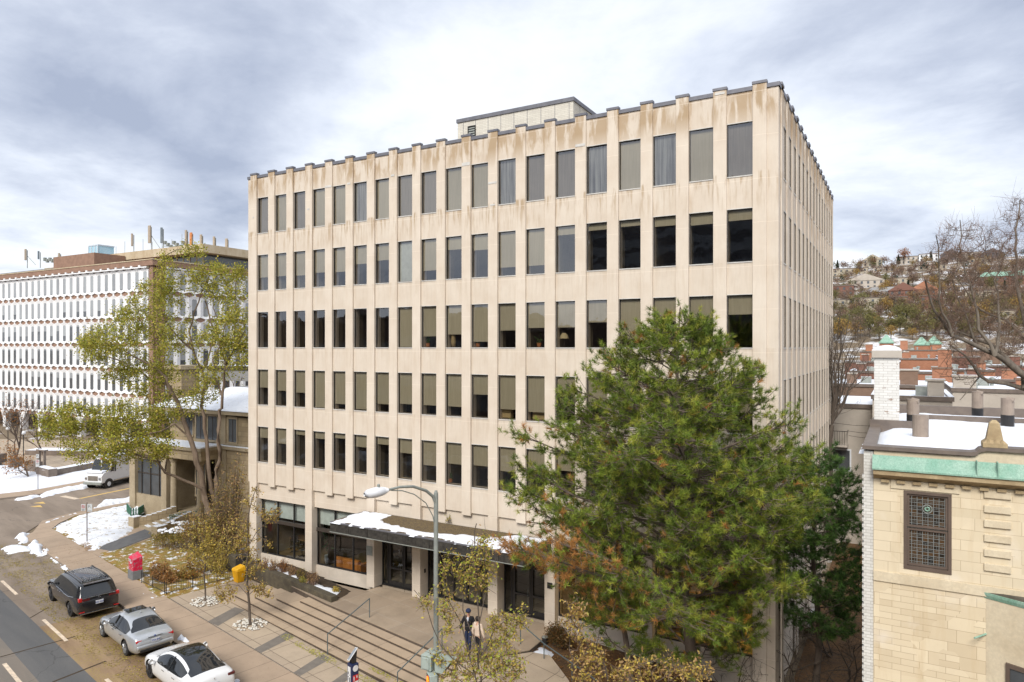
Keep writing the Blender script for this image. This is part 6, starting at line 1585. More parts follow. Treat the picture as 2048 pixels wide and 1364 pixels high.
for i, (px, d_, H) in enumerate(((1500, 26.2, 3.4), (1580, 27.2, 4.2), (1700, 27.5, 4.6), (1668, 31, 3.6))):
    bare_tree(('bare twiggy shrub left of the office corner', 'bare dark shrub with crooked stems by the office side wall', 'bare dark shrub against the white brick edge of the town house', 'bare shrub deep in the gap behind the thin pine')[i], Vector((*ground_d(px, d_).xy, bedz(*ground_d(px, d_).xy))), H, .045, 'bark_dark', 50+i, 5, 'bare_shrub', None, .75, None, 3, up=.0)
# snow caught on the hedge tops
def snow_dabs(name, pts, label=None):
    m = MB()
    for p, r_ in pts:
        m.lathe((p.x, p.y, p.z), [(r_*.6, -.03), (r_, .0), (r_*.8, .05), (r_*.3, .08)], 'snow', 7)
    return m.build(name, kind='stuff')
snow_dabs('hedge_snow', [(at_d(318+random.random()*95, 1060+random.gauss(0, 2.5), 46.2), random.uniform(.10, .24)) for _ in range(46)])
snow_dabs('hedge_snow', [(at_d(345+random.random()*70, 1046+random.gauss(0, 2), 48), random.uniform(.08, .18)) for _ in range(34)])

# ---- young street trees
def street_tree(label, base, top_px, d, limbs_px, blobs, n, per, size, cols, r=.07, stones=True, twig='twig'):
    root = thing('street_tree', label, 'tree', base, 'young street trees')
    lim = [([base]+[at_d(px, py, d) for px, py in top_px], r, .012)]+[([at_d(px, py, d+dd*i/(len(pp)-1)) for i, (px, py) in enumerate(pp)], rr, .008) for pp, dd, rr in limbs_px]
    ends = limb_tree(root, lim, 'bark_dark' if r < .09 else 'bark_grey', twig, pix_blob_targets(blobs, d, .7, n), sides=6)
    leaf_cloud(ends, per, size, .07, cols, 'foliage', root, aspect=.5)
    if stones:
        st_ = MB(); rs = random.Random(int(base.x*10))
        for _ in range(150):
            a = rs.random()*6.28; q = math.sqrt(rs.random())*.72; x, y = base.x+q*1.25*math.cos(a), base.y+q*math.sin(a); s_ = rs.uniform(.03, .075)
            st_.lathe((x, y, base.z+.0+.07*(1-q)), [(s_*.7, 0), (s_, s_*.4), (s_*.6, s_*.9)], 'white_stone' if rs.random() < .93 else 'terrace_dark', 5)
        st_.build('tree_pit_stones', kind='stuff')
M('white_stone', (.70, .68, .62), (.55, .52, .46), rough=.9, scale=9)
gA = at_g(411, 1204); dA = -gA.x*SY+gA.y*CY
street_tree('young street tree with sparse brown-olive leaves nearer the iron fence', gA, [(411, 1150), (409, 1100), (408, 1060), (407, 1030)], dA, [([(410, 1130), (395, 1110), (380, 1090)], .3, .02), ([(410, 1120), (428, 1105), (445, 1085)], -.3, .02), ([(409, 1095), (400, 1070), (390, 1055)], .2, .015)], [(395, 1100, 34, 34, 3, 0), (430, 1105, 32, 30, 3, 0), (408, 1060, 30, 26, 2, 0), (440, 1140, 20, 16, 1, 0)], 130, 7, .055, OLIVE+YELLOW, .055)
gB = at_g(500, 1250); dB = -gB.x*SY+gB.y*CY
street_tree('young street tree with olive-yellow leaves in the stone ring by the steps', gB, [(498, 1205), (495, 1170), (494, 1130), (493, 1080), (496, 1040), (504, 1000), (514, 972)], dB, [([(497, 1192), (480, 1175), (460, 1168)], .3, .02), ([(497, 1190), (515, 1175), (530, 1160)], -.3, .02), ([(494, 1110), (480, 1080), (478, 1040), (485, 1010)], .3, .018), ([(495, 1095), (515, 1065), (540, 1035), (562, 1014)], -.4, .02), ([(494, 1130), (475, 1110), (462, 1080)], .3, .016)],
 [(450, 1190, 24, 18, 2, 0), (520, 1180, 28, 18, 2, 0), (505, 1130, 32, 30, 2, 0), (540, 1032, 24, 16, 2.2, 0), (475, 1060, 28, 40, 1.8, 0), (508, 1000, 16, 30, 1, 0), (505, 1100, 36, 30, 1.6, 0)], 190, 6, .055, OLIVE+YELLOW+TAN, .075)
gC = ground_d(962, 20.0); 
street_tree('multi-stemmed young tree with yellow-green leaves in front of the entrance canopy', gC, [(962, 1500), (958, 1364), (955, 1280), (958, 1200), (950, 1120), (952, 1060), (953, 1047)], 20.0, [([(958, 1380), (930, 1300), (905, 1200), (888, 1130), (880, 1105)], .5, .022), ([(955, 1330), (990, 1260), (1030, 1225), (1062, 1230)], -.5, .02), ([(957, 1300), (930, 1220), (925, 1150), (912, 1110)], .4, .018), ([(958, 1250), (975, 1180), (968, 1110)], -.3, .018), ([(958, 1364), (1000, 1330), (1040, 1330)], -.6, .02), ([(950, 1350), (910, 1320), (880, 1290), (848, 1210), (828, 1180)], .4, .02), ([(950, 1380), (905, 1345), (880, 1350)], .5, .018)],
 [(958, 1145, 36, 54, 3.0, 0), (905, 1150, 26, 50, 1.5, .2), (893, 1238, 20, 40, 1.6, 0), (1002, 1265, 36, 44, 2.6, -.2), (1010, 1330, 50, 40, 3.6, -.3), (920, 1330, 60, 40, 4, .2), (965, 1090, 20, 30, 1, 0), (850, 1205, 20, 26, .7, .3), (1030, 1240, 26, 20, .8, -.3)], 400, 7, .042, YELLOW+GREENY+TAN+[(.36, .46, .05), (.42, .50, .06)], .045, stones=False)
gD = ground_d(1225, 18.5)
street_tree('young tree with hanging pale yellow leaves at the bottom edge below the big pine', gD, [(1225, 1560), (1222, 1400), (1210, 1340), (1180, 1290), (1150, 1240), (1130, 1200)], 18.5, [([(1222, 1400), (1260, 1345), (1300, 1320), (1345, 1308)], -.4, .016), ([(1222, 1420), (1290, 1380), (1350, 1345), (1400, 1330)], .4, .018), ([(1212, 1345), (1195, 1300), (1200, 1260)], .3, .014), ([(1222, 1420), (1170, 1360), (1140, 1300), (1140, 1255)], .3, .016)],
 [(1150, 1245, 26, 44, 2, 0), (1180, 1310, 40, 34, 2.5, 0), (1260, 1340, 46, 26, 2.2, 0), (1330, 1340, 60, 26, 2.5, .2), (1400, 1345, 40, 20, 1.4, .2), (1200, 1360, 60, 20, 2, 0)], 200, 6, .045, YELLOW+TAN, .045, stones=False)
# twiggy plant on the canopy
bush('small wispy plant growing from the canopy gravel against the wall', [(896, 1038, 8, 14, 1, 0)], 34.8, 16, 5, .03, GREENY+OLIVE, base=4.66, spread=.05, dj=.15, baser=.2)

# ---- woods on the hill
def crown(kind, seed):
    rg = np.random.default_rng(seed); n = 520
    if kind == 'fir':
        t_ = rg.random(n)**.7; rr = (1-t_)*2.4*np.sqrt(rg.random(n)); a = rg.random(n)*6.283; c = np.stack([rr*np.cos(a), rr*np.sin(a), 1.0+t_*9.5-rr*.3], 1)
    else:
        v = rg.normal(size=(n, 3)); v /= np.linalg.norm(v, axis=1, keepdims=True); lump = 1+.28*np.sin(v[:, 0]*5+seed)*np.cos(v[:, 2]*4+seed*2)
        c = v*(rg.random((n, 1))**.45)*lump[:, None]*np.array([3.6, 3.6, 3.4])+np.array([0, 0, 6.6])
    return c
def crown_mesh(kind, cols, seed, size=.42, dens=1.0):
    c = crown(kind, seed); c = c[:int(len(c)*dens)]; n = len(c)
    ob = npmesh('crown', leaf_quads(c, size, .35 if kind != 'fir' else .6), 4, palette(n, cols, .2), 'leaf', None); me = ob.data; bpy.data.objects.remove(ob); return me
BARE = [(.22, .145, .105), (.17, .115, .085), (.26, .17, .12), (.15, .11, .085)]
KINDS = {'bare': [crown_mesh('round', BARE, 1, .40, .8), crown_mesh('round', BARE, 2, .36, .7), crown_mesh('round', [(.28, .17, .10), (.22, .14, .09)], 3, .40, .8)],
 'gold': [crown_mesh('round', [(.34, .22, .07), (.28, .18, .07), (.38, .25, .06)], 4, .46)], 'olive': [crown_mesh('round', [(.18, .17, .06), (.22, .20, .07), (.14, .13, .05)], 5, .46)],
 'fir': [crown_mesh('fir', [(.03, .05, .03), (.045, .065, .035), (.05, .055, .035)], 6, .5)], 'rust': [crown_mesh('round', [(.32, .15, .07), (.26, .12, .06)], 7, .46)]}
m = MB(); m.tube([(0, 0, -2), (0, 0, 3), (.2, 0, 7)], [.28, .22, .08], 'bark_dark', 5)
for a in range(5): m.tube([(0, 0, 3+a*.4), (1.6*math.cos(a*1.3), 1.6*math.sin(a*1.3), 7+a*.3)], [.12, .04], 'bark_dark', 4)
TR_ME = m.mesh('trunk')
def hill_tree(px, py, kind, label, s_=1.0, grp='trees on the hillside'):
    d = on_hill(px, py); c = at_d(px, py, d); z = zg(c.x)-.17+hill_h(c.x, c.y)
    root = thing('hillside_tree', label, 'tree', (c.x, c.y, z), grp); root.rotation_euler = (0, 0, random.random()*6.28); root.scale = (s_, s_, s_*random.uniform(.9, 1.15))
    for nm, me in (('trunk', TR_ME), ('crown', random.choice(KINDS[kind]))):
        o = bpy.data.objects.new(nm, me); COL.objects.link(o); o.parent = root
LBL = {'bare': 'leafless brown tree among the hillside houses', 'gold': 'golden brown autumn tree on the hillside', 'olive': 'olive green tree low on the hillside', 'fir': 'dark green fir on the hillside', 'rust': 'rust red tree on the hillside'}
hill_tree(1808, 522, 'rust', 'wide rust red tree crown standing out on the skyline', 1.5)
for px, lab in ((1675, 'dark fir on the skyline beside the office wall'), (1749, 'dark fir on the skyline above the cream gabled house'), (1797, 'dark fir on the skyline just left of the rust red crown'), (1862, 'pair of slim dark firs right of the rust crown'), (1920, 'tall dark fir on the right part of the skyline')):
    hill_tree(px, 524, 'fir', lab, .95)
random.seed(77)
placed = 0
for i in range(150):
    px = random.uniform(1664, 2062); t_ = random.random()**.8; py = 520+165*t_
    k = 'bare'
    r_ = random.random()
    if py > 610: k = 'olive' if r_ < .45 else ('bare' if r_ < .85 else 'gold')
    elif 560 > py and px > 1830: k = 'gold' if r_ < .4 else 'bare'
    else: k = 'gold' if r_ < .14 else ('fir' if r_ < .2 else ('olive' if r_ < .26 else 'bare'))
    hill_tree(px, py, k, LBL[k], random.uniform(.7, 1.15))
# the rest of the wood reads as one mass
V = []; Cc = []
for i in range(420):
    px = random.uniform(1655, 2080); py = 518+172*random.random()**.9; d = on_hill(px, py)+random.uniform(0, 25); c = at_d(px, py, d); z = zg(c.x)-.17+hill_h(c.x, c.y)
    r_ = random.random(); col = BARE if r_ < .62 else ([(.30, .20, .08), (.24, .17, .08)] if r_ < .78 else ([(.18, .17, .07), (.14, .13, .06)] if r_ < .95 else [(.03, .05, .03)]))
    if py > 620 and r_ < .6: col = [(.17, .16, .07), (.19, .14, .08)]
    cr_ = crown('round', i)[:130]*random.uniform(.6, 1.0); cr_ += np.array([c.x, c.y, z-.5]); V.append(leaf_quads(cr_, .55, .35)); Cc.append(palette(130, col, .2))
npmesh('hillside_wood', np.concatenate(V), 4, np.concatenate(Cc), 'leaf', kind='stuff')
# autumn trees between the terraces and the slope
for px, py, k, lab, s_ in ((1682, 690, 'gold', 'bright yellow tree beside the office wall at the foot of the hill', 1.4), (1740, 676, 'olive', 'yellow-green tree just left of the row house turrets', 1.3), (1715, 684, 'bare', 'bare tree at the foot of the hill left of the turrets', 1.3), (1800, 672, 'olive', 'olive tree standing behind the middle turret', 1.2), (1830, 655, 'olive', 'olive tree at the foot of the slope near the red house', 1.2), (1870, 664, 'olive', 'green-brown tree behind the right turret', 1.3), (1960, 655, 'gold', 'yellow tree at the foot of the hill seen through the bare limbs', 1.3), (1905, 676, 'bare', 'bare brown tree above the deep red row house', 1.3)):
    hill_tree(px, py, k, lab, s_)
# fallen leaves along kerb, steps and pavement
def fallen(name, polys, n, cols, zf, size=.045):
    P = []
    for poly, k in polys:
        xs = [p[0] for p in poly]; ys = [p[1] for p in poly]; c = 0
        while c < int(n*k):
            x, y = random.uniform(min(xs), max(xs)), random.uniform(min(ys), max(ys))
            if inside(x, y, poly) and noise.noise(Vector((x*1.1, y*1.1, 0))) > random.uniform(-.5, .45): P.append((x, y, zf(x, y)+.008)); c += 1
    P = np.array(P); q = leaf_quads(P, size, .6, .92); return npmesh(name, q, 4, palette(len(P), cols, .2), 'leaf', kind='stuff')
LC = [(.42, .33, .07), (.32, .27, .06), (.25, .16, .06), (.50, .40, .10)]
fallen('fallen_leaves', [([tuple(S(u, v).xy) for u, v in ((-58, 10.6), (-18, 10.6), (-18, 13.5), (-58, 13.5))], 1)], 15000, LC, lambda x, y: zg(x)+RD)
fallen('fallen_leaves', [([tuple(S(u, v).xy) for u, v in ((-30, 17.15), (-12, 17.15), (-12, 17.6), (-30, 17.6))], 1)], 1500, [(.50, .46, .10), (.40, .38, .09)], lambda x, y: zg(x))
fallen('fallen_leaves', [([tuple(S(u, v).xy) for u, v in ((-55, 13.6), (-18, 13.6), (-18, 15.6), (-55, 15.6))], 1)], 700, [(.22, .12, .05), (.30, .18, .06)], lambda x, y: zg(x))
fallen('fallen_leaves', [([tuple(S(u, v).xy) for u, v in ((-24, 17.8), (-20.6, 17.8), (-20.6, 18.05), (-24, 18.05))], 1)], 260, [(.50, .46, .10), (.40, .38, .09)], lambda x, y: P0-5*RI)
fallen('fallen_leaves', [([(-14, 22), (-1.2, 22), (-1.2, 28.5), (-14, 28.5)], 1)], 3500, [(.30, .13, .04), (.22, .10, .035), (.40, .24, .07)], lambda x, y: bedz(x, y)+.09, .06)
fallen('fallen_leaves', [([tuple(at_g(*p).xy) for p in ((160, 1090), (178, 1082), (186, 1092), (172, 1104))], 1)], 260, TAN, lambda x, y: zg(x)+.08, .06)
# ---------------------------------------------------------------- vehicles
M('paint_black', (.012, .012, .015), (.02, .019, .021), rough=.22, coat=.8, coords='obj', spec=.5)
M('paint_silver', (.54, .56, .58), (.50, .52, .54), rough=.28, metal=.55, coat=.6, coords='obj')
M('paint_white', (.74, .75, .76), (.70, .71, .72), rough=.22, coat=.7, coords='obj')
M('tyre', (.02, .02, .021), (.035, .032, .03), rough=.9, coords='obj')
M('alloy', (.36, .37, .38), (.28, .29, .30), rough=.35, metal=.6, coords='obj'); M('alloy_dark', (.05, .05, .055), rough=.4, metal=.4, coords='obj')
M('chrome', (.55, .56, .58), rough=.15, metal=1.0, coords='obj'); M('tail_red', (.50, .012, .012), (.40, .01, .01), rough=.15, coat=1, coords='obj'); M('tail_dark', (.10, .01, .012), rough=.15, coat=1)
M('plate_white', (.68, .70, .74), rough=.5); M('plate_blue', (.05, .09, .30), rough=.5); M('seat_pale', (.45, .44, .42), rough=.8)
m, t, p, out = newmat('auto_glass'); p.inputs['Base Color'].default_value = (.012, .014, .016, 1); p.inputs['Roughness'].default_value = .04; p.inputs['Specular IOR Level'].default_value = .9
m, t, p, out = newmat('auto_glass_green'); p.inputs['Base Color'].default_value = (.045, .06, .055, 1); p.inputs['Roughness'].default_value = .05; p.inputs['Specular IOR Level'].default_value = .9
def to_mesh(ob, name):
    dg = bpy.context.evaluated_depsgraph_get(); dg.update(); me = bpy.data.meshes.new_from_object(ob.evaluated_get(dg)); me.name = name; return me
def car(name, label, spec):
    """stations from front (+x) to rear: x, sill z, belt z, top z, half width, half width of top, glass flags (side, top)"""
    root = thing(name, label, spec.get('cat', 'car')); st = spec['st']; paint = spec['paint']; g = spec.get('glass', 'auto_glass')
    mats = [paint, g, 'black_metal']; V = []; Fc = []; Mi = []
    NP = 8
    for (x, zs, zb_, zt, w, wt, *_) in st:
        half = [(0, zs), (w*.86, zs), (w*.985, zs+.12), (w, zs+(zb_-zs)*.55), (w*.955, zb_), (wt+.045 if zt-zb_ > .2 else wt+.02, zt-min(.085, .4*(zt-zb_))), (wt-.03, zt-.012), (0, zt+spec.get('crown', .03))]
        ring = [(yy, z) for yy, z in half]+[(-yy, z) for yy, z in half[-2:0:-1]]
        V += [(x, yy, z) for yy, z in ring]
    n = 14
    for i in range(len(st)-1):
        for j in range(n):
            a, b = i*n+j, i*n+(j+1) % n; Fc.append((a, b, b+n, a+n)); seg = j if j < 7 else 13-j; mi_ = 0
            side, top = st[i][6], st[i][7]
            if seg == 4 and side: mi_ = 1
            if seg == 6 and top: mi_ = 1
            if seg == 5 and top and not side: mi_ = 1
            if seg == 0: mi_ = 2
            Mi.append(mi_)
    Fc.append(tuple(range(n))[::-1]); Mi.append(0); Fc.append(tuple(range((len(st)-1)*n, len(st)*n))); Mi.append(0)
    me = bpy.data.meshes.new('body'); me.from_pydata(V, [], Fc); 
    for k in mats: me.materials.append(MATS[k])
    me.polygons.foreach_set('material_index', Mi); me.polygons.foreach_set('use_smooth', [True]*len(Fc)); me.update()
    import bmesh
    bm = bmesh.new(); bm.from_mesh(me); bmesh.ops.recalc_face_normals(bm, faces=bm.faces)
    cl = bm.edges.layers.float.new('crease_edge')
    for e in bm.edges:
        fs = e.link_faces
        if len(fs) == 2 and (fs[0].material_index != fs[1].material_index): e[cl] = .55
    bm.to_mesh(me); bm.free()
    ob = bpy.data.objects.new('body', me); COL.objects.link(ob); s_ = ob.modifiers.new('s', 'SUBSURF'); s_.levels = 2; s_.render_levels = 2
    cut = MB(); r = spec['wr']+.06
    for m_ in mats: cut.mi(m_)
    for wx_ in spec['wx']:
        for sg in (-1, 1):
            c = (wx_, sg*(spec['hw']-.02), spec['wr']); a = Vector(c)+Vector((0, sg*.3, 0)); b = Vector(c)-Vector((0, sg*.26, 0)); cut.tube([b, a], r, 'black_metal', 24)
    co_ = cut.build('cut'); bo = ob.modifiers.new('b', 'BOOLEAN'); bo.object = co_; bo.operation = 'DIFFERENCE'; bo.solver = 'EXACT'
    bm = bmesh.new(); bm.from_mesh(co_.data); bmesh.ops.recalc_face_normals(bm, faces=bm.faces); bm.to_mesh(co_.data); bm.free()
    nm = to_mesh(ob, 'body'); bpy.data.objects.remove(ob); bpy.data.objects.remove(co_)
    body = bpy.data.objects.new('body', nm); COL.objects.link(body); body.parent = root
    for wx_ in spec['wx']:
        for sg in (-1, 1):
            y = sg*(spec['hw']-.03); m = MB(); R_ = spec['wr']
            prof = [(R_*.62, 0), (R_*.93, 0), (R_, -.03), (R_, -.19), (R_*.93, -.22), (R_*.3, -.22)]
            xf = Matrix.Translation((wx_, y, R_)) @ Matrix.Rotation(R(-90*sg), 4, 'X')
            m.xf = xf; m.lathe((0, 0, 0), [(r_, z_) for r_, z_ in prof[::-1]], 'tyre', 24); w_ = m.build('wheel', root, world=False)
            m = MB(xf); m.lathe((0, 0, 0), [(R_*.6, -.05), (R_*.64, .012), (R_*.58, .002)], spec['rim'], 20)
            for k in range(5):
                a = k*2*math.pi/5+.3
                for da in (-.13, .13): m.tube([(R_*.12*math.cos(a), R_*.12*math.sin(a), .018), (R_*.60*math.cos(a+da), R_*.60*math.sin(a+da), .014)], .022, spec['rim'], 5)
            m.lathe((0, 0, .01), [(.06, 0), (.055, .02)], spec['rim'], 10)
            o = m.build('rim', w_, world=False)
            m = MB(xf); m.lathe((0, 0, -.02), [(R_*.57, 0), (R_*.57, .012)], 'black_metal', 20); m.build('brake', w_, world=False)
    return root, body
def cbox(root, name, x0, x1, y0, y1, z0, z1, mat, bev=.015, par=None):
    m = MB(); m.box(x0, x1, y0, y1, z0, z1, mat); return m.build(name, par or root, world=False, bevel=bev)
def mirrors(root, x, y, z, mat):
    for sg in (-1, 1):
        m = MB(); m.tube([(x, sg*(y-.1), z-.03), (x, sg*(y+.06), z)], .03, mat, 6)
        m.tube([(x-.05, sg*(y+.12), z), (x, sg*(y+.12), z+.0), (x+.07, sg*(y+.12), z)], [.085, .10, .05], mat, 10); m.build('mirror', root, world=False, smooth=True)
def plate(root, x, y0, z, txt, tilt=0):
    o = cbox(root, 'licence_plate', x-.012, x, y0-.17, y0+.17, z-.085, z+.085, 'plate_white', .004)
    t_ = text_mesh(txt, .10, 'plate_blue', (x-.016, y0, z-.008), (R(90), 0, R(-90)), 'plate_lettering', o)
RZ = math.atan2(.20569, -.97862)
def park(root, wheel_front_px, wheel_rear_px, fx, hw, scale, X=None):
    f = at_g(*wheel_front_px, RD); fw = Vector((math.cos(RZ), math.sin(RZ), 0)); lf = Vector((-fw.y, fw.x, 0))
    if wheel_rear_px:
        r_ = at_g(*wheel_rear_px, RD); c = (f+r_)*.5; off = 0
        cc = c-lf*hw*scale; cc = cc-fw*((fx[0]+fx[1])/2*scale)
    else: cc = f-fw*fx[0]*scale-lf*hw*scale
    root.location = (cc.x, cc.y, zg(cc.x)+RD+.004); root.rotation_euler = (0, R(-.5), RZ); root.scale = (scale,)*3
# black minivan
SP = dict(paint='paint_black', rim='alloy_dark', wr=.36, wx=(1.55, -1.45), hw=.98, crown=.03, st=[
 (2.58, .30, .62, .66, .62, .50, 0, 0), (2.50, .24, .80, .86, .84, .70, 0, 0), (2.20, .22, .93, 1.00, .95, .80, 0, 0), (1.62, .22, 1.00, 1.10, .985, .82, 0, 1), (1.30, .22, 1.02, 1.20, .99, .80, 1, 1), (.72, .22, 1.03, 1.62, .99, .70, 1, 0), (.30, .22, 1.03, 1.72, .99, .71, 1, 0),
 (-.5, .22, 1.00, 1.745, .99, .72, 1, 0), (-1.3, .22, 1.02, 1.74, .99, .72, 1, 0), (-2.05, .24, 1.04, 1.70, .975, .70, 1, 0), (-2.25, .26, 1.05, 1.66, .96, .68, 0, 1), (-2.50, .28, 1.06, 1.14, .93, .74, 0, 0), (-2.60, .34, .92, .98, .86, .70, 0, 0)])
van, vb = car('minivan', 'black minivan with tinted windows and frosty roof parked at the kerb, rear nearest', SP)
for i in range(5): cbox(van, 'roof_rib', -1.9, .25, -.50+.25*i-.03, -.50+.25*i+.03, 1.68, 1.748, 'roof_frost' if False else 'paint_black', .01)
M('frost', (.035, .035, .04), (.30, .32, .34), rough=.8, scale=9, lo=.48, hi=.62)
m = MB()
for i in range(4): m.box(-1.88, .22, -.50+.25*i+.0-.02+.095, -.50+.25*(i+1)-.075-.0, 1.68, 1.738, 'frost')
m.build('frost', van, world=False)
for sg in (-1, 1):
    cbox(van, 'roof_rail', -1.9, .5, sg*.62-.02, sg*.62+.02, 1.66, 1.735, 'black_metal', .01)
    cbox(van, 'tail_light', -2.57, -2.40, sg*.82-.10, sg*.82+.06, .92, 1.10, 'tail_red', .02); cbox(van, 'tail_light', -2.60, -2.52, sg*.58-.18, sg*.58+.14, .94, 1.04, 'tail_dark', .01)
    cbox(van, 'reflector', -2.645, -2.60, sg*.76-.12, sg*.76+.12, .42, .46, 'tail_red', .005)
    m = MB(); m.tube([(1.25, sg*.975, 1.03), (.2, sg*.985, 1.04), (-.35, sg*.985, 1.02), (-.75, sg*.985, .97), (-1.4, sg*.985, .99), (-2.05, sg*.955, 1.10)], .014, 'chrome', 5); m.build('chrome_trim', van, world=False)
    for x in (.62, -.35): cbox(van, 'pillar', x-.03, x+.03, sg*.80-.12, sg*.80+.12, 1.06, 1.62, 'paint_black', .01) if False else None
    for x in (.15, -.12): cbox(van, 'door_handle', x-.09, x+.09, sg*1.0-.02, sg*1.0+.015, .90, .93, 'chrome', .005)
    cbox(van, 'headlight', 2.36, 2.50, sg*.62-.14, sg*.62+.08, .64, .74, 'chrome', .02)
cbox(van, 'rear_trim', -2.625, -2.55, -.82, .82, .32, .36, 'chrome', .01); cbox(van, 'tailgate_trim', -2.60, -2.52, -.72, .72, 1.07, 1.10, 'chrome', .01)
cbox(van, 'spoiler', -2.42, -2.20, -.60, .60, 1.66, 1.70, 'paint_black', .015)
plate(van, -2.655, .0, .80, 'E53 AJD'); mirrors(van, 1.15, 1.0, 1.08, 'paint_black')
m = MB(); m.tube([(-2.615, .0+.045*math.cos(a*.785), 1.01+.035*math.sin(a*.785)) for a in range(9)], .008, 'chrome', 5); m.build('badge', van, world=False)
park(van, (98.5, 1203.5), (139, 1232.5), (1.55, -1.45), .98, 1.05)
# silver sedan
SP = dict(paint='paint_silver', rim='alloy', wr=.325, wx=(1.46, -1.30), hw=.90, crown=.03, st=[
 (2.26, .30, .52, .56, .55, .45, 0, 0), (2.16, .22, .62, .68, .76, .62, 0, 0), (1.85, .20, .72, .80, .86, .70, 0, 0), (1.30, .20, .80, .90, .895, .72, 0, 0), (.98, .20, .84, .95, .90, .72, 0, 1), (.78, .20, .85, 1.06, .905, .70, 1, 1), (.25, .20, .87, 1.36, .905, .56, 1, 0),
 (-.15, .20, .88, 1.41, .905, .555, 1, 0), (-.65, .20, .89, 1.40, .905, .55, 1, 0), (-1.0, .20, .90, 1.33, .905, .55, 1, 1), (-1.38, .20, .91, 1.14, .90, .62, 0, 1), (-1.62, .21, .91, 1.01, .885, .70, 0, 0), (-2.10, .24, .90, .97, .84, .68, 0, 0), (-2.22, .30, .80, .86, .78, .60, 0, 0), (-2.27, .36, .60, .64, .70, .5, 0, 0)])
sed, sb_ = car('sedan', 'silver four door sedan parked between the black minivan and the white car', SP)
cbox(sed, 'sunroof', -.30, .22, -.40, .40, 1.405, 1.432, 'auto_glass', .01)
for sg in (-1, 1):
    cbox(sed, 'tail_light', -2.225, -2.05, sg*.64-.14, sg*.64+.11, .70, .82, 'tail_red', .03)
    cbox(sed, 'headlight', 1.98, 2.12, sg*.54-.12, sg*.54+.08, .52, .60, 'chrome', .02)
    for x in (.0, -.85): cbox(sed, 'door_handle', x-.09, x+.09, sg*.915-.02, sg*.915+.015, .78, .81, 'chrome', .005)
    m = MB(); m.tube([(.30, sg*.895, .875), (-.32, sg*.90, .88), (-.34, sg*.60, 1.36)], .012, 'black_metal', 5); m.build('door_seal', sed, world=False)
    m = MB(); m.tube([(.02, sg*.80, 1.0), (-.0, sg*.62, 1.33)], .03, 'black_metal', 5); m.build('pillar', sed, world=False)
cbox(sed, 'bumper', -2.33, -2.18, -.74, .74, .44, .60, 'paint_silver', .05); cbox(sed, 'diffuser', -2.31, -2.15, -.60, .60, .30, .40, 'black_metal', .02); cbox(sed, 'boot_trim', -2.25, -2.22, -.30, .30, .85, .87, 'chrome', .004)
plate(sed, -2.30, 0, .72, 'Z56 JRE'); mirrors(sed, .72, .93, .93, 'paint_silver')
m = MB(); m.lathe((0, 0, 0), [(.04, 0), (.035, .01)], 'plate_blue', 12); o = m.build('badge', sed, world=False); o.location = (-2.235, 0, .87); o.rotation_euler = (0, R(-80), 0)
m = MB(); m.tube([(-.62, 0, 1.43), (-.72, 0, 1.49)], [.035, .01], 'paint_silver', 6); m.build('roof_antenna', sed, world=False)
park(sed, (198, 1276), (252, 1310.5), (1.46, -1.30), .90, 1.06)
# white electric car with glass roof
SP = dict(paint='paint_white', rim='alloy_dark', wr=.34, wx=(1.45, -1.42), hw=.925, crown=.035, st=[
 (2.33, .30, .50, .55, .60, .45, 0, 0), (2.22, .22, .62, .69, .80, .62, 0, 0), (1.85, .18, .74, .82, .90, .70, 0, 0), (1.35, .18, .80, .90, .92, .72, 0, 0), (1.10, .18, .82, .96, .925, .72, 0, 1), (.80, .18, .85, 1.12, .925, .70, 1, 1), (.30, .18, .87, 1.36, .925, .60, 1, 1),
 (-.15, .18, .88, 1.43, .925, .57, 1, 1), (-.65, .18, .90, 1.415, .925, .56, 1, 1), (-1.10, .18, .92, 1.33, .925, .56, 1, 1), (-1.55, .19, .95, 1.17, .915, .60, 0, 1), (-1.90, .20, .96, 1.06, .90, .66, 0, 0), (-2.22, .24, .95, 1.02, .86, .66, 0, 0), (-2.32, .32, .80, .86, .80, .6, 0, 0), (-2.36, .38, .62, .66, .72, .5, 0, 0)])
ev, eb = car('sedan', 'white car with long black glass roof at the bottom edge, nearest of the parked row', SP)
for sg in (-1, 1):
    cbox(ev, 'tail_light', -2.32, -2.10, sg*.66-.16, sg*.66+.13, .80, .91, 'tail_dark', .03)
    m = MB(); m.tube([(-.38, sg*.90, .89), (-.42, sg*.60, 1.38)], .018, 'chrome', 5); m.build('pillar', ev, world=False)
    for x in (.05, -.88): cbox(ev, 'door_handle', x-.1, x+.1, sg*.93-.01, sg*.93+.008, .76, .785, 'chrome', .004)
    cbox(ev, 'headlight', 2.02, 2.18, sg*.56-.12, sg*.56+.08, .56, .62, 'chrome', .02)
    cbox(ev, 'side_camera', 1.02, 1.09, sg*.935-.01, sg*.935+.01, .70, .73, 'black_metal', .004)
plate(ev, -2.385, 0, .70, 'Z99 SLE'); mirrors(ev, .80, .95, .93, 'paint_white')
m = MB(); m.box(-2.345, -2.335, -.03, .03, .925, .935, 'chrome'); m.box(-2.35, -2.34, -.008, .008, .88, .925, 'chrome'); m.build('badge', ev, world=False)
park(ev, (296, 1357), None, (1.45, -1.42), .925, 1.05)
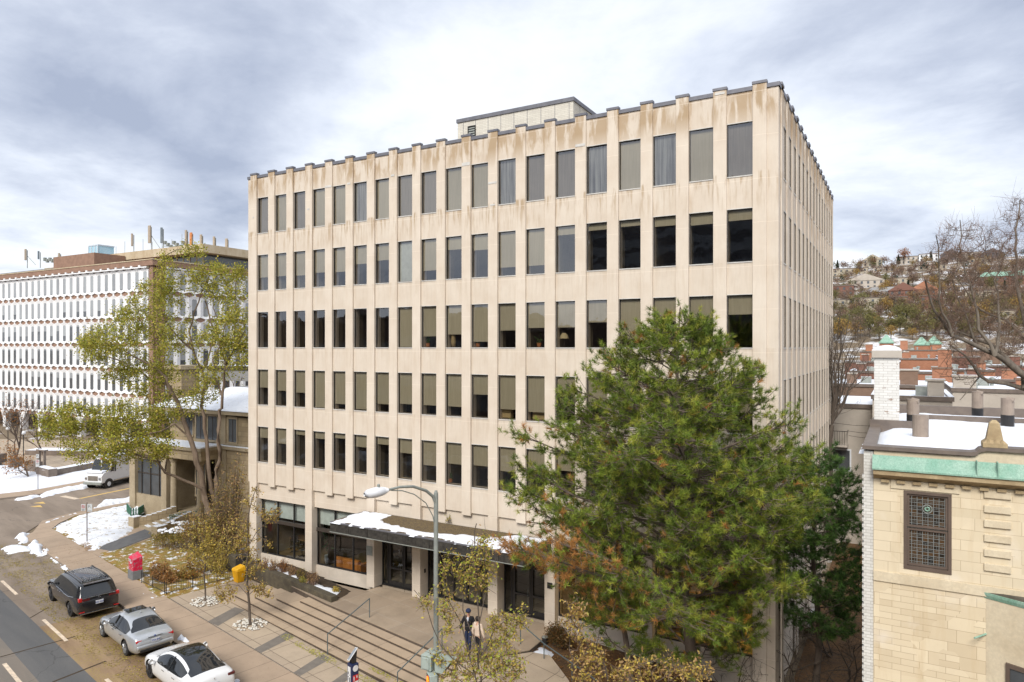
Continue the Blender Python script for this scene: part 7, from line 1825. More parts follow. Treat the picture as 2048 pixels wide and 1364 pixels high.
# white step van on the side street
tf = at_g(218, 976, RD); tr_ = at_g(292, 957, RD); fdir = (tf-tr_); fdir.z = 0; fdir.normalize(); ang = math.atan2(fdir.y, fdir.x)
trk = thing('delivery_truck', 'white delivery step van with snow on bonnet and roof parked on the side street', 'truck')
m = MB(); 
prof = [(2.6, .55), (2.6, 1.25), (2.35, 1.5), (1.75, 1.66), (1.30, 2.62), (1.45, 2.85), (-4.6, 2.95), (-4.6, .55)]
W2 = 1.08; b = m.addv([(x, W2*(1 if x < 1.6 else .92), z) for x, z in prof]+[(x, -W2*(1 if x < 1.6 else .92), z) for x, z in prof]); n = len(prof)
m.f.append(tuple(b+i for i in range(n))); m.m.append(m.mi('paint_white')); m.f.append(tuple(b+n+i for i in range(n))[::-1]); m.m.append(0)
for i in range(n): m.f.append((b+i, b+n+i, b+n+(i+1) % n, b+(i+1) % n)); m.m.append(m.mi('auto_glass') if i == 3 else 0)
tb = m.build('body', trk, world=False, bevel=.05)
cbox(trk, 'windscreen_pillar', 1.46, 1.60, -.04, .04, 1.68, 2.6, 'paint_white', .01); 
m = MB(); m.face([(1.22, W2+.005, 1.55), (1.62, W2+.005, 1.55), (1.28, W2+.005, 2.45), (1.22, W2+.005, 2.45)], 'auto_glass'); m.face([(.95, W2+.005, 1.5), (1.12, W2+.005, 1.5), (1.12, W2+.005, 2.45), (.95, W2+.005, 2.45)], 'auto_glass'); m.build('side_window', trk, world=False)
m = MB(); m.box(-4.62, 1.40, -1.06, 1.06, 2.96, 3.04, 'snow'); m.box(1.72, 2.45, -.9, .9, 1.62, 1.68, 'snow'); m.box(2.1, 2.5, -.9, .9, 1.50, 1.62, 'snow'); m.build('snow', trk, world=False, bevel=.03)
m = MB(); m.box(1.42, 1.50, -.7, .7, 2.66, 2.82, 'paint_white'); m.box(1.501, 1.515, -.25, .35, 2.69, 2.79, 'tail_red'); m.build('visor', trk, world=False, bevel=.01)
cbox(trk, 'bumper', 2.55, 2.75, -1.0, 1.0, .42, .66, 'gal_steel', .03); cbox(trk, 'grille', 2.59, 2.63, -.55, .55, .80, 1.25, 'terrace_dark', .01); cbox(trk, 'lower_trim', -4.5, 1.2, W2-.01, W2+.02, .62, .70, 'chrome', .01); cbox(trk, 'chassis', -4.4, 2.3, -.9, .9, .35, .56, 'black_metal', .02)
for sg in (-1, 1): cbox(trk, 'headlight', 2.59, 2.65, sg*.78-.12, sg*.78+.12, .88, 1.1, 'chrome', .02)
for wx_ in (1.75, -2.9):
    for sg in (-1, 1):
        xf = Matrix.Translation((wx_, sg*1.02, .40)) @ Matrix.Rotation(R(-90*sg), 4, 'X'); m = MB(xf); m.lathe((0, 0, 0), [(.2, -.28), (.40, -.28), (.40, -.02), (.36, .02), (.22, .02)], 'tyre', 20); w_ = m.build('wheel', trk, world=False)
        m = MB(xf); m.lathe((0, 0, 0), [(.22, .022), (.21, .04), (.10, .0), (.08, .05)], 'white_paint', 16); m.build('rim', w_, world=False)
        m = MB(xf); m.lathe((0, 0, -.06), [(.52, 0), (.52, .075)], 'black_metal', 20); m.build('wheel_arch', trk, world=False)
lf = Vector((-fdir.y, fdir.x, 0)); c = tf-fdir*1.75-lf*1.02; trk.location = (c.x, c.y, zg(c.x)+RD+.004); trk.rotation_euler = (0, 0, ang)
trk.location = tuple(c+Vector((0, 0, zg(c.x)+RD+.004-c.z)))

# ---------------------------------------------------------------- street furniture
def cyl(name, parent, pts, rad, mat, n=8): m = MB(); m.tube(pts, rad, mat, n); return m.build(name, parent, smooth=False)
ev_ = Vector((.20569, .97862, 0)); eu = Vector((.97862, -.20569, 0))
pb_ = ground_d(872, 20.7); pole = thing('street_lamp', 'tall grey-green street lamp with curved arm reaching over the street', 'street lamp', pb_)
ztop = at_d(870, 985, 20.7).z
m = MB(); m.tube([pb_, pb_+Vector((0, 0, 2)), Vector((pb_.x, pb_.y, ztop))], [.10, .085, .065], 'gal_steel', 12); m.lathe((pb_.x, pb_.y, pb_.z), [(.2, 0), (.2, .12), (.14, .3)], 'gal_steel', 12); m.lathe((pb_.x, pb_.y, ztop), [(.05, 0), (.04, .06)], 'gal_steel', 8); m.build('pole', pole)
top = Vector((pb_.x, pb_.y, ztop))
arm = [top+Vector((0, 0, -.35)), top+Vector((0, 0, -.1))-ev_*.12, top+Vector((0, 0, .12))-ev_*.4, top+Vector((0, 0, .32))-ev_*.9, top+Vector((0, 0, .38))-ev_*1.4, top+Vector((0, 0, .36))-ev_*1.9]
cyl('arm', pole, arm, [.05, .048, .045, .042, .038, .035], 'gal_steel', 10)
arm2 = [top+Vector((0, 0, -1.2)), top+Vector((0, 0, -.7))-ev_*.12, top+Vector((0, 0, -.25))-ev_*.4, top+Vector((0, 0, .08))-ev_*.85, top+Vector((0, 0, .26))-ev_*1.3, top+Vector((0, 0, .33))-ev_*1.7]
cyl('brace', pole, arm2, .016, 'gal_steel', 6)
hd = top+Vector((0, 0, .36))-ev_*2.25; M('lamp_white', (.80, .81, .83), rough=.4)
m = MB(); m.tube([hd+ev_*.42, hd+ev_*.25, hd, hd-ev_*.28, hd-ev_*.38], [.06, .12, .15, .12, .05], 'lamp_white', 12); h_ = m.build('lamp_head', pole, smooth=True)
m = MB(); c = hd+Vector((0, 0, .14)); m.lathe(tuple(c+ev_*.1), [(.04, 0), (.04, .07), (.02, .08)], 'gal_steel', 8); m.build('light_sensor', h_)
h_.scale = (1, 1, 1)
# signals carried by the pole: each is its own thing
def signal(label, c, face, w_=.34, h=.42, visor=True, cat='traffic signal'):
    t_ = thing('traffic_signal', label, cat, c); a = math.atan2(face.y, face.x); xf = Matrix.Translation(c) @ Matrix.Rotation(a, 4, 'Z')
    m = MB(xf); m.box(-.12, .12, -w_/2, w_/2, 0, h, 'signal_grey'); m.box(-.16, -.12, -w_/2+.05, w_/2-.05, .05, h-.05, 'signal_grey'); m.build('housing', t_, bevel=.02)
    if visor:
        m = MB(xf)
        b = m.addv([(.12, -w_/2, h), (.12, w_/2, h), (.45, w_/2+.02, h-.02), (.45, -w_/2-.02, h-.02), (.12, w_/2, 0), (.12, -w_/2, 0)])
        k = m.mi('signal_grey')
        for f in ((0, 1, 2, 3), (1, 4, 2), (0, 3, 5)): m.f.append(tuple(b+q for q in f)); m.m.append(k)
        m.build('visor', t_)
        m = MB(xf); m.face([(.122, -w_/2+.03, .03), (.122, w_/2-.03, .03), (.122, w_/2-.03, h-.03), (.122, -w_/2+.03, h-.03)], 'black_metal'); m.build('lens', t_)
    return t_, xf
M('signal_grey', (.36, .42, .38), (.32, .37, .34), rough=.6)
sg1 = at_d(856, 1338, 20.4); s1, _ = signal('grey-green signal box on a short arm, left of the lamp pole', sg1, -eu*.25+ev_, .36, .44); 
m = MB(); m.tube([sg1+Vector((0, 0, .42)), at_d(871, 1318, 20.7)], .035, 'signal_grey', 8); m.build('arm', s1)
sg2 = at_d(882, 1342, 20.3); signal('grey-green hooded signal box fixed right of the lamp pole', sg2, eu*.9+ev_*.25, .34, .44)
sg3 = at_d(864, 1368, 20.2); s3, xf3 = signal('pedestrian signal with lit orange hand low on the lamp pole', sg3, (-eu*.45-ev_*.9), .36, .32, False, 'pedestrian signal')
emis('orange_led', (1.0, .13, .01), 3.0)
m = MB(xf3); m.face([(.125, -.15, .03), (.125, .15, .03), (.125, .15, .29), (.125, -.15, .29)], 'black_metal'); m.build('display', s3)
m = MB(xf3); m.tube([(.135, .0+.06*math.cos(a), .13+.07*math.sin(a)) for a in (2.6, 3.4, 4.2, 5.0, 5.8, 6.6)], .012, 'orange_led', 5)
for k in range(4): m.tube([(.135, -.045+.03*k, .15), (.135, -.05+.033*k, .25-.01*abs(k-1.5))], .010, 'orange_led', 5)
m.tube([(.135, .06, .13), (.135, .10, .18)], .010, 'orange_led', 5); m.build('lit_hand', s3)
# pay station
mp = ground_d(706, 26.4); pay = thing('parking_meter', 'dark blue parking pay station with tilted solar panel on top at the bottom edge', 'parking meter', mp)
M('navy', (.015, .025, .075), (.02, .03, .09), rough=.35); M('panel_grey', (.34, .40, .46), (.28, .34, .42), rough=.25); M('sign_red', (.58, .03, .03), rough=.4); M('label_white', (.74, .75, .76), rough=.5); M('glyph_grey', (.12, .12, .13), rough=.6)
za = R(-20); zt = at_d(706, 1325, 26.4).z; xf = Matrix.Translation((mp.x, mp.y, mp.z)) @ Matrix.Rotation(R(-14), 4, 'Z'); H = zt-mp.z
m = MB(xf); m.box(-.17, .17, -.15, .15, 0, H, 'navy'); m.box(-.2, .2, -.18, .18, 0, .08, 'black_metal'); m.build('cabinet', pay, bevel=.02)
m = MB(xf); b = m.addv([(-.1, -.08, H), (.1, -.08, H), (.1, .08, H), (-.1, .08, H), (-.16, -.10, H+.12), (.10, -.10, H+.30), (.10, .12, H+.50), (-.16, .12, H+.32)])
for q in ((0, 1, 5, 4), (1, 2, 6, 5), (2, 3, 7, 6), (3, 0, 4, 7), (4, 5, 6, 7)): m.f.append(tuple(b+k for k in q)); m.m.append(m.mi('black_metal'))
m.build('neck', pay)
m = MB(xf @ Matrix.Translation((-.03, -.02, H+.33)) @ Matrix.Rotation(R(45), 4, 'X') @ Matrix.Rotation(R(-28), 4, 'Y')); m.box(-.20, .20, -.27, .27, -.02, .0, 'label_white'); m.box(-.165, .165, -.235, .235, .001, .006, 'panel_grey'); m.build('solar_panel', pay)
m = MB(xf); 
m.box(-.125, .06, -.156, -.151, H-.95, H-.12, 'label_white'); m.lathe((0, 0, 0), [(0, 0)], 'label_white', 3) if False else None
for i, (x0, x1, z0, z1) in enumerate(((-.10, -.05, .20, .30), (-.10, -.06, .36, .42), (-.03, .03, .40, .60), (-.10, -.07, .46, .50), (-.09, -.05, .68, .78), (-.02, .02, .72, .80), (-.03, .04, .30, .32))): m.box(x0, x1, -.160, -.1561, H-.12-z1, H-.12-z0, 'glyph_grey')
m.build('instruction_plate', pay)
m = MB(xf @ Matrix.Translation((.171, 0, H-.17)) @ Matrix.Rotation(R(90), 4, 'Y')); m.lathe((0, 0, 0), [(.12, 0), (.12, .006)], 'label_white', 20); m.build('round_badge', pay)
m = MB(xf); m.box(.171, .176, -.12, .12, H-.66, H-.42, 'sign_red'); m.box(.171, .176, -.12, .12, H-.74, H-.661, 'label_white'); m.box(.1761, .179, -.09, -.05, H-.62, H-.47, 'label_white'); m.box(.1761, .179, .04, .08, H-.55, H-.45, 'label_white'); m.build('tariff_sticker', pay)
# handrails
def handrail(label, pts, posts, mat='rail_blue'):
    t_ = thing('handrail', label, 'handrail', posts[0][0], 'iron handrails of the entrance'); m = MB(); m.tube(pts, .024, mat, 8); m.build('rail', t_)
    for a, b in posts: cyl('post', t_, [a, b], .022, mat, 8)
def up(p, h): return Vector((p.x, p.y, p.z+h))
a, b = at_h(655, 1309, -.26), at_h(739, 1235, P0); handrail('left sloping iron handrail over the entrance steps', [up(a, .92), up(b, .92)], [(a, up(a, .92)), (b, up(b, .92))])
a, b = at_h(795, 1392, -.30), at_h(884, 1300, P0); handrail('middle sloping iron handrail partly behind the lamp pole', [up(a, .95), up(b, .92)], [(a, up(a, .95)), (b, up(b, .92))])
a, b, c = at_h(1041, 1288, P0), at_h(1088, 1332, .18), at_h(1144, 1372, -.05); d_ = c+(c-b)*.9; handrail('right iron handrail running down beside the leaf-covered bed', [up(a, .92), up(b, .94), up(c, .92), up(d_, .9)], [(a, up(a, .92)), (b, up(b, .94)), (c, up(c, .92))])
# low iron fence
fa, fb, fc = at_g(283, 1166), at_g(333, 1190), at_g(464, 1158)
fen = thing('iron_fence', 'low black iron fence round the garden corner by the pavement', 'fence', fb)
for p, q in ((fa, fb), (fb, fc)):
    m = MB(); L_ = (q-p).length; n = int(L_/.13)
    for h in (.12, .58): m.tube([up(p, h), up(q, h)], .016, 'black_metal', 5)
    m.build('rail', fen); m = MB()
    for i in range(1, n):
        c = p.lerp(q, i/n); m.tube([up(c, .12), up(c, .66)], .009, 'black_metal', 4)
    m.build('bars', fen)
    for i in range(int(L_/1.4)+1): c = p.lerp(q, min(1, i*1.4/L_)); cyl('post', fen, [up(c, -.1), up(c, .74)], .022, 'black_metal', 6)
# green stake fences by the stone house
M('fence_green', (.03, .12, .07), rough=.5)
for label, pts in (('green picket fence round the snowy planting left of the porch steps', ((254, 1027), (262, 1037), (277, 1036), (293, 1026), (300, 1018))), ('green picket fence half hidden by hedge right of the porch steps', ((340, 1052), (356, 1048), (372, 1044), (402, 1042)))):
    P = [at_g(x, y) for x, y in pts]; t_ = thing('picket_fence', label, 'fence', P[0]); m = MB(); 
    for p, q in zip(P[:-1], P[1:]):
        n = max(2, int((q-p).length/.16))
        for i in range(n): c = p.lerp(q, i/n); m.box(c.x-.03, c.x+.03, c.y-.03, c.y+.03, c.z, c.z+.85, 'fence_green', 'snow')
    m.build('pickets', t_)
    for h in (.25, .65): cyl('rail', t_, [up(p, h) for p in P], .025, 'fence_green', 5)
patch('bed_snow', [tuple(at_g(*p).xy) for p in ((256, 1022), (262, 1034), (280, 1034), (300, 1016), (290, 1004), (266, 1008))], lambda x, y: zg(x)+.25, 'snow', amp=.1, edge=.4, rise=.35, res=.2, rag=.15, kind='stuff')
# newspaper box
bp = at_g(271, 1156); nb_ = thing('newspaper_box', 'red newspaper box with slanted top on a grey concrete base', 'newspaper box', bp); xf = Matrix.Translation(bp) @ Matrix.Rotation(R(-12), 4, 'Z')
M('box_red', (.62, .015, .06), (.40, .16, .19), rough=.4, scale=7, lo=.52, hi=.57); M('concrete_grey', (.17, .18, .19), (.22, .225, .23), rough=.9, scale=4, fine=.3)
m = MB(xf); m.box(-.38, .38, -.30, .30, 0, .52, 'concrete_grey'); m.build('base', nb_, bevel=.02)
m = MB(xf); b = m.addv([(-.36, -.26, .52), (.36, -.26, .52), (.36, .26, .52), (-.36, .26, .52), (-.36, -.26, 1.28), (.36, -.26, 1.18), (.36, .26, 1.32), (-.36, .26, 1.48)])
for q in ((0, 3, 2, 1), (0, 1, 5, 4), (1, 2, 6, 5), (2, 3, 7, 6), (3, 0, 4, 7), (4, 5, 6, 7)): m.f.append(tuple(b+k for k in q)); m.m.append(m.mi('box_red'))
m.build('cabinet', nb_, bevel=.015)
m = MB(xf); m.box(-.30, -.02, -.268, -.262, 1.02, 1.16, 'label_white'); m.box(-.22, -.19, -.272, -.2681, 1.04, 1.13, 'glyph_grey'); m.box(-.14, -.11, -.272, -.2681, 1.04, 1.13, 'glyph_grey'); m.box(-.24, -.09, -.272, -.2681, 1.11, 1.13, 'glyph_grey')
m.lathe((.10, -.27, .95), [(.05, 0), (.05, .08)], 'label_white', 10); m.build('front_sticker', nb_)
m = MB(xf); rs = random.Random(3)
for _ in range(34): x, z = rs.uniform(-.33, .3), rs.uniform(.6, 1.15); m.box(x, x+rs.uniform(.02, .07), -.2655, -.2615, z, z+rs.uniform(.008, .03), rs.choice(('terrace_dark', 'tail_dark', 'label_white', 'glyph_grey')))
m.build('scuffed_posters', nb_)
# yellow bin
yb_ = at_g(478, 1163); bin_ = thing('grit_bin', 'yellow plastic bin with sloping lid beside the end of the dark wall', 'bin', yb_); M('bin_yellow', (.90, .48, .012), (.80, .40, .01), rough=.45, scale=4)
m = MB(Matrix.Translation(yb_) @ Matrix.Rotation(R(-10), 4, 'Z')); b = m.addv([(-.23, -.2, 0), (.23, -.2, 0), (.23, .2, 0), (-.23, .2, 0), (-.31, -.28, .68), (.31, -.28, .68), (.31, .28, .68), (-.31, .28, .68)])
for q in ((0, 3, 2, 1), (0, 1, 5, 4), (1, 2, 6, 5), (2, 3, 7, 6), (3, 0, 4, 7)): m.f.append(tuple(b+k for k in q)); m.m.append(m.mi('bin_yellow'))
m.build('body', bin_, bevel=.03)
m = MB(Matrix.Translation(yb_) @ Matrix.Rotation(R(-10), 4, 'Z')); b = m.addv([(-.34, -.31, .66), (.34, -.31, .66), (.34, .31, .66), (-.34, .31, .66), (-.30, -.26, .80), (.30, -.26, .80), (.26, .24, .94), (-.26, .24, .94)])
for q in ((0, 3, 2, 1), (0, 1, 5, 4), (1, 2, 6, 5), (2, 3, 7, 6), (3, 0, 4, 7), (4, 5, 6, 7)): m.f.append(tuple(b+k for k in q)); m.m.append(m.mi('bin_yellow'))
m.build('lid', bin_, bevel=.03)
bk = at_g(470, 1158); m = MB(); m.box(bk.x-.35, bk.x+.35, bk.y+.3, bk.y+.9, bk.z-.1, bk.z+1.25, 'black_metal'); recentre(m.build('wall_end_shade', label='black box added for the dark shade at the wall end behind the yellow bin', cat='shade block', bevel=.03))  # black box put in for the dark shade at the planter wall's end
# parking signs
def sign_post(label, px, pb2, ptop, plates):
    p = at_g(px, pb2); h = (pb2-ptop)*(-p.x*SY+p.y*CY)/FP; t_ = thing('parking_sign', label, 'sign', p); cyl('post', t_, [up(p, -.1), up(p, h)], .035, 'sign_post', 6)
    rt = Vector((CY, SY, 0)); xf0 = Matrix(((CY, SY*-1, 0, p.x), (SY, CY, 0, p.y), (0, 0, 1, p.z), (0, 0, 0, 1)))
    for (x0, x1, z0, z1, kind) in plates:
        m = MB(xf0); m.box(x0, x1, -.075, -.06, h*z0, h*z1, 'sign_white'); o = m.build('sign_plate', t_)
        m = MB(xf0); cx_, cz = (x0+x1)/2, h*z1-.17
        if kind == 'no':
            m.tube([(cx_+.10*math.cos(a*.524), -.082, cz+.10*math.sin(a*.524)) for a in range(13)], .014, 'sign_red', 4); m.tube([(cx_-.07, -.083, cz+.07), (cx_+.07, -.083, cz-.07)], .012, 'sign_red', 4); m.tube([(cx_-.03, -.079, cz-.06), (cx_-.03, -.079, cz+.06), (cx_+.03, -.079, cz+.04), (cx_-.03, -.079, cz)], .01, 'glyph_grey', 4)
            for k in range(2): m.box(x0+.05, x1-.05, -.08, -.0751, cz-.20-.07*k, cz-.17-.07*k, 'glyph_grey')
        else:
            m.tube([(cx_-.08, -.079, cz-.10), (cx_-.08, -.079, cz+.10), (cx_+.0, -.079, cz+.09), (cx_+.02, -.079, cz+.04), (cx_, -.079, cz), (cx_-.08, -.079, cz-.01)], .014, 'glyph_grey', 4); m.tube([(cx_+.07, -.079, cz-.09), (cx_+.07, -.079, cz-.02)], .012, 'glyph_grey', 4)
            for k in range(2): m.box(x0+.04, x1-.04, -.08, -.0751, cz-.28-.08*k, cz-.26-.08*k, 'glyph_grey')
        m.build('symbol', o)
    return t_
M('sign_post', (.17, .13, .12), rough=.7); M('sign_white', (.60, .63, .65), rough=.5)
sign_post('brown sign post with two parking signs standing in the snowy lawn', 174, 1086, 1005, ((-.36, -.07, .80, .965, 'no'), (.07, .40, .775, .97, 'P')))
sign_post('post with no-parking sign in the far snow lawn across the side street', 76, 978, 906, ((-.17, .17, .62, .82, 'no'), (-.14, .14, .86, .97, 'P')))
# far forecourt: globe lamps, low planters, bus-stop like frame
for px, pt, pb2, lab in ((47, 862, 928, 'white globe lamp on a thin post in the far forecourt, right one'), (16, 854, 900, 'white globe lamp at the far left in front of the columns')):
    p = at_g(px, pb2); d = -p.x*SY+p.y*CY; h = (pb2-pt)*d/FP; t_ = thing('globe_lamp', lab, 'street lamp', p); cyl('post', t_, [p, up(p, h-.4)], .05, 'black_metal', 6)
    m = MB(); m.lathe((p.x, p.y, p.z+h-.42), [(.06, 0), (.2, .07), (.25, .2), (.2, .35), (.05, .42)], 'lamp_white', 12); m.build('globe', t_, smooth=True)
M('planter_stone', (.16, .125, .10), (.21, .17, .14), rough=.9, scale=2)
def far_box(label, pts, h, w_=.9, snow=True):
    P = [at_g(x, y) for x, y in pts]; t_ = None; m = MB()
    for p, q in zip(P[:-1], P[1:]):
        d = (q-p).normalized(); n_ = Vector((-d.y, d.x, 0))*w_; m.prism([tuple(p.xy), tuple(q.xy), tuple((q+n_).xy), tuple((p+n_).xy)], -.4, zg(p.x)+h, 'planter_stone', 'snow' if snow else None)
    recentre(m.build('stone_planter', label=label, cat='planter'))
far_box('long low brown stone planter with snowy top beyond the side street', ((98, 956), (152, 946), (193, 937)), .75, 1.1)
far_box('short stone planter wall left of the long snowy planter', ((72, 950), (97, 957)), .9, .8)
far_box('stepped stone wall left of the far planters', ((48, 943), (72, 946)), 1.1, .7, False)
far_box('stone step wall near the left edge of the forecourt', ((20, 938), (46, 935)), 1.1, .7, False)
far_box('low stone wall at the left edge of the view', ((-20, 933), (14, 925)), 1.1, .7, False)
far_box('planter bed edge in front of the white building columns', ((50, 912), (190, 915)), .7, 2.2)
m = MB(); a = at_g(82, 945); m.box(a.x-.8, a.x+.8, a.y-.1, a.y+.3, a.z+2.3, a.z+2.45, 'planter_stone', 'snow'); 
for dx in (-.5, .5): m.box(a.x+dx-.1, a.x+dx+.1, a.y, a.y+.2, a.z, a.z+2.3, 'planter_stone')
recentre(m.build('gate_frame', label='small dark stone frame with snow on top behind the far no-parking sign', cat='frame'))
# small bed lamp and pots
p = at_h(1090, 1284, .45); t_ = thing('bed_lamp', 'round flat-topped lamp drum at the corner of the plaza by the juniper', 'lamp', p); m = MB(); m.lathe(tuple(p+Vector((0, 0, -.05))), [(.13, 0), (.14, .22), (.16, .23), (.16, .27)], 'black_metal', 14); m.build('drum', t_); m = MB(); m.lathe(tuple(p+Vector((0, 0, .22))), [(.145, .001), (.14, .02)], 'gal_steel', 14); m.build('lid', t_)
# ---------------------------------------------------------------- inside the ground storey
def sofa(label, x0, x1, y, z):
    t_ = thing('sofa', label, 'sofa', ((x0+x1)/2, y, z)); M('sofa_orange', (.52, .20, .045), (.44, .16, .035), rough=.8) if 'sofa_orange' not in MATS else None
    m = MB(); m.box(x0, x1, y, y+.9, z+.08, z+.42, 'sofa_orange'); m.build('seat', t_, bevel=.04); n = 3
    for i in range(n): m = MB(); a = x0+(x1-x0)*i/n; m.box(a+.01, a+(x1-x0)/n-.01, y-.02, y+.26, z+.1, z+.80, 'sofa_orange'); m.build('back_cushion', t_, bevel=.05)
    m = MB(); m.box(x1-.02, x1+.18, y-.02, y+.9, z+.08, z+.62, 'sofa_orange'); m.build('armrest', t_, bevel=.04)
s0_, s1_ = at_y(668, 1120, 29.7), at_y(722, 1140, 29.7); sofa('orange sofa seen from behind through the lobby window', s0_.x, s1_.x-.2, 29.7, P0)
pp = at_y(658, 1110, 30.6); t_ = thing('potted_plant', 'tall green indoor plant behind the second window', 'plant', (pp.x, pp.y, P0)); m = MB(); m.lathe((pp.x, pp.y, P0), [(.22, 0), (.28, .45)], 'white_paint', 12); m.build('pot', t_); E_ = []; m = MB()
for k in range(26): a = random.random()*6.28; r_ = random.uniform(.3, .8); q = Vector((pp.x+r_*math.cos(a), pp.y+r_*math.sin(a)*.6, P0+random.uniform(1.0, 2.7))); m.tube([(pp.x, pp.y, P0+.4), (pp.x+.3*r_*math.cos(a), pp.y, q.z*.75), q], .012, 'twig', 3); E_.append((Vector((pp.x, pp.y, q.z*.85)), q))
m.build('stems', t_); leaf_cloud(E_, 16, .10, .10, [(.03, .14, .04), (.05, .19, .06)], 'foliage', t_, aspect=.25)
def chair(label, x, y, z, rz, mat='black_metal', grp='office chairs'):
    t_ = thing('office_chair', label, 'chair', (x, y, z), grp, rz); m = MB(); m.box(-.24, .24, -.24, .24, .44, .50, mat); m.build('seat', t_, world=False, bevel=.02); m = MB(); m.box(-.22, .22, .20, .25, .56, 1.02, mat); m.build('backrest', t_, world=False, bevel=.02)
    m = MB(); m.tube([(0, 0, .44), (0, 0, .1)], .025, mat, 6)
    for k in range(5): a = k*1.2566; m.tube([(0, 0, .1), (.27*math.cos(a), .27*math.sin(a), .05)], .02, mat, 5)
    m.build('base', t_, world=False)
q = at_y(588, 1092, 31.0); chair('black office chair behind the first window', q.x, 31.0, P0, .6); q = at_y(604, 1096, 30.6); chair('second black office chair nearer the middle mullion', q.x, 30.6, P0, 2.2)
q = at_y(1343, 1262, 30.4); chair('dark chair at the table in the warm lit right room', q.x, 30.4, P0+.02, 3.3); q = at_y(1400, 1225, 31.6); chair('dark chair beyond the table in the warm lit room', q.x, 31.6, P0+.02, .5); q = at_y(1470, 1220, 31.0); chair('dark chair near the right end of the warm lit room', q.x, 31.0, P0+.02, 1.5)
M('table_wood', (.50, .27, .08), rough=.4)
for lab, px, py, Y, w_, d_ in (('round-cornered wooden table in the warm lit right room', 1355, 1225, 31.4, 1.7, 1.0), ('wooden table behind the first window', 610, 1078, 31.8, 1.8, 1.0)):
    q = at_y(px, py, Y); t_ = thing('table', lab, 'table', (q.x, Y, P0)); m = MB(); m.box(q.x-w_/2, q.x+w_/2, Y-d_/2, Y+d_/2, P0+.72, P0+.76, 'table_wood'); m.build('tabletop', t_, bevel=.01)
    for sx_ in (-1, 1):
        for sy_ in (-1, 1): m = MB(); m.box(q.x+sx_*(w_/2-.08)-.03, q.x+sx_*(w_/2-.08)+.03, Y+sy_*(d_/2-.08)-.03, Y+sy_*(d_/2-.08)+.03, P0+.02, P0+.72, 'black_metal'); m.build('leg', t_)
# odds and ends on the window sills upstairs
def sill_item(name, label, cat, px, row, kind):
    z = SILL[row]+.045; q = at_y(px, 700, BY0+.45); x, y = q.x, BY0+.36
    t_ = thing(name, label, cat, (x, y, z)); m = MB()
    if kind == 'figure': m.lathe((x, y, z), [(.10, 0), (.13, .25), (.11, .6), (.13, .75), (.10, .95), (.03, 1.0)], 'sign_tan', 10); m.build('figure', t_, smooth=True)
    elif kind == 'box':
        for i in range(3): m.box(x-.30, x+.34, y+.02, y+.3, z+.26*i, z+.26*i+.24, 'sign_tan')
        m.build('carton', t_)
    elif kind == 'lamp': m.tube([(x, y, z), (x, y, z+.4)], .02, 'dark_bronze', 6); m.build('stem', t_); m = MB(); m.lathe((x, y, z+.38), [(.22, 0), (.18, .14), (.08, .26)], 'lamp_shade_cream', 12); m.build('lamp_shade', t_)
    else:
        m.lathe((x, y, z), [(.09, 0), (.12, .18)], 'pot_orange', 10); m.build('pot', t_); leaf_cloud([(Vector((x, y, z+.2)), Vector((x+random.gauss(0, .12), y, z+random.uniform(.25, .6)))) for _ in range(14)], 6, .04, .05, [(.06, .14, .03), (.10, .16, .05)], 'foliage', t_)
M('sign_tan', (.50, .38, .20), rough=.8); M('lamp_shade_cream', (.60, .50, .30), rough=.8); M('pot_orange', (.48, .19, .07), rough=.8)
sill_item('carved_figure', 'pale carved wooden figure on the third storey window sill', 'figure', 909, 2, 'figure'); sill_item('carton_stack', 'stack of cardboard cartons behind the second storey window', 'carton', 1011, 1, 'box'); sill_item('carton_stack', 'cardboard cartons behind the window left of the big pine', 'carton', 1078, 1, 'box')
sill_item('table_lamp', 'cream shaded lamp in a third storey window above the pine', 'lamp', 1130, 2, 'lamp')
for px, r_, lab in ((858, 2, 'bushy plant on the third storey sill left of the carved figure'), (958, 2, 'dark plant on the sill right of the carved figure'), (1015, 0, 'small plant in an orange pot in a first storey window above the canopy'), (903, 0, 'plants on the first storey sill above the canopy'), (1080, 2, 'small orange pot on the third storey sill')): sill_item('pot_plant', lab, 'plant', px, r_, 'plant')

# ---------------------------------------------------------------- people on the plaza
M('skin', (.50, .30, .21), rough=.6); M('cloth_black', (.012, .012, .015), rough=.9); M('cloth_navy', (.018, .028, .07), rough=.9); M('cloth_cream', (.62, .50, .40), (.54, .43, .34), rough=.9, scale=8); M('shoe_brown', (.10, .05, .03), rough=.6); M('hair_dark', (.02, .013, .01), rough=.7); M('shirt', (.55, .58, .64), rough=.8)
def skin_mesh(name, V, E, Rr, mat, parent, sub=2):
    me = bpy.data.meshes.new(name); me.from_pydata(V, E, []); ob = bpy.data.objects.new(name, me); COL.objects.link(ob)
    ob.modifiers.new('skin', 'SKIN'); sv = me.skin_vertices[0].data
    for i, r_ in enumerate(Rr): sv[i].radius = r_ if isinstance(r_, tuple) else (r_, r_)
    sv[0].use_root = True
    s_ = ob.modifiers.new('s', 'SUBSURF'); s_.levels = sub; s_.render_levels = sub
    nm = to_mesh(ob, name); bpy.data.objects.remove(ob); nm.materials.clear(); nm.materials.append(MATS[mat]); nm.polygons.foreach_set('use_smooth', [True]*len(nm.polygons))
    nm.polygons.foreach_set('material_index', [0]*len(nm.polygons)); o = bpy.data.objects.new(name, nm); COL.objects.link(o); o.parent = parent; return o
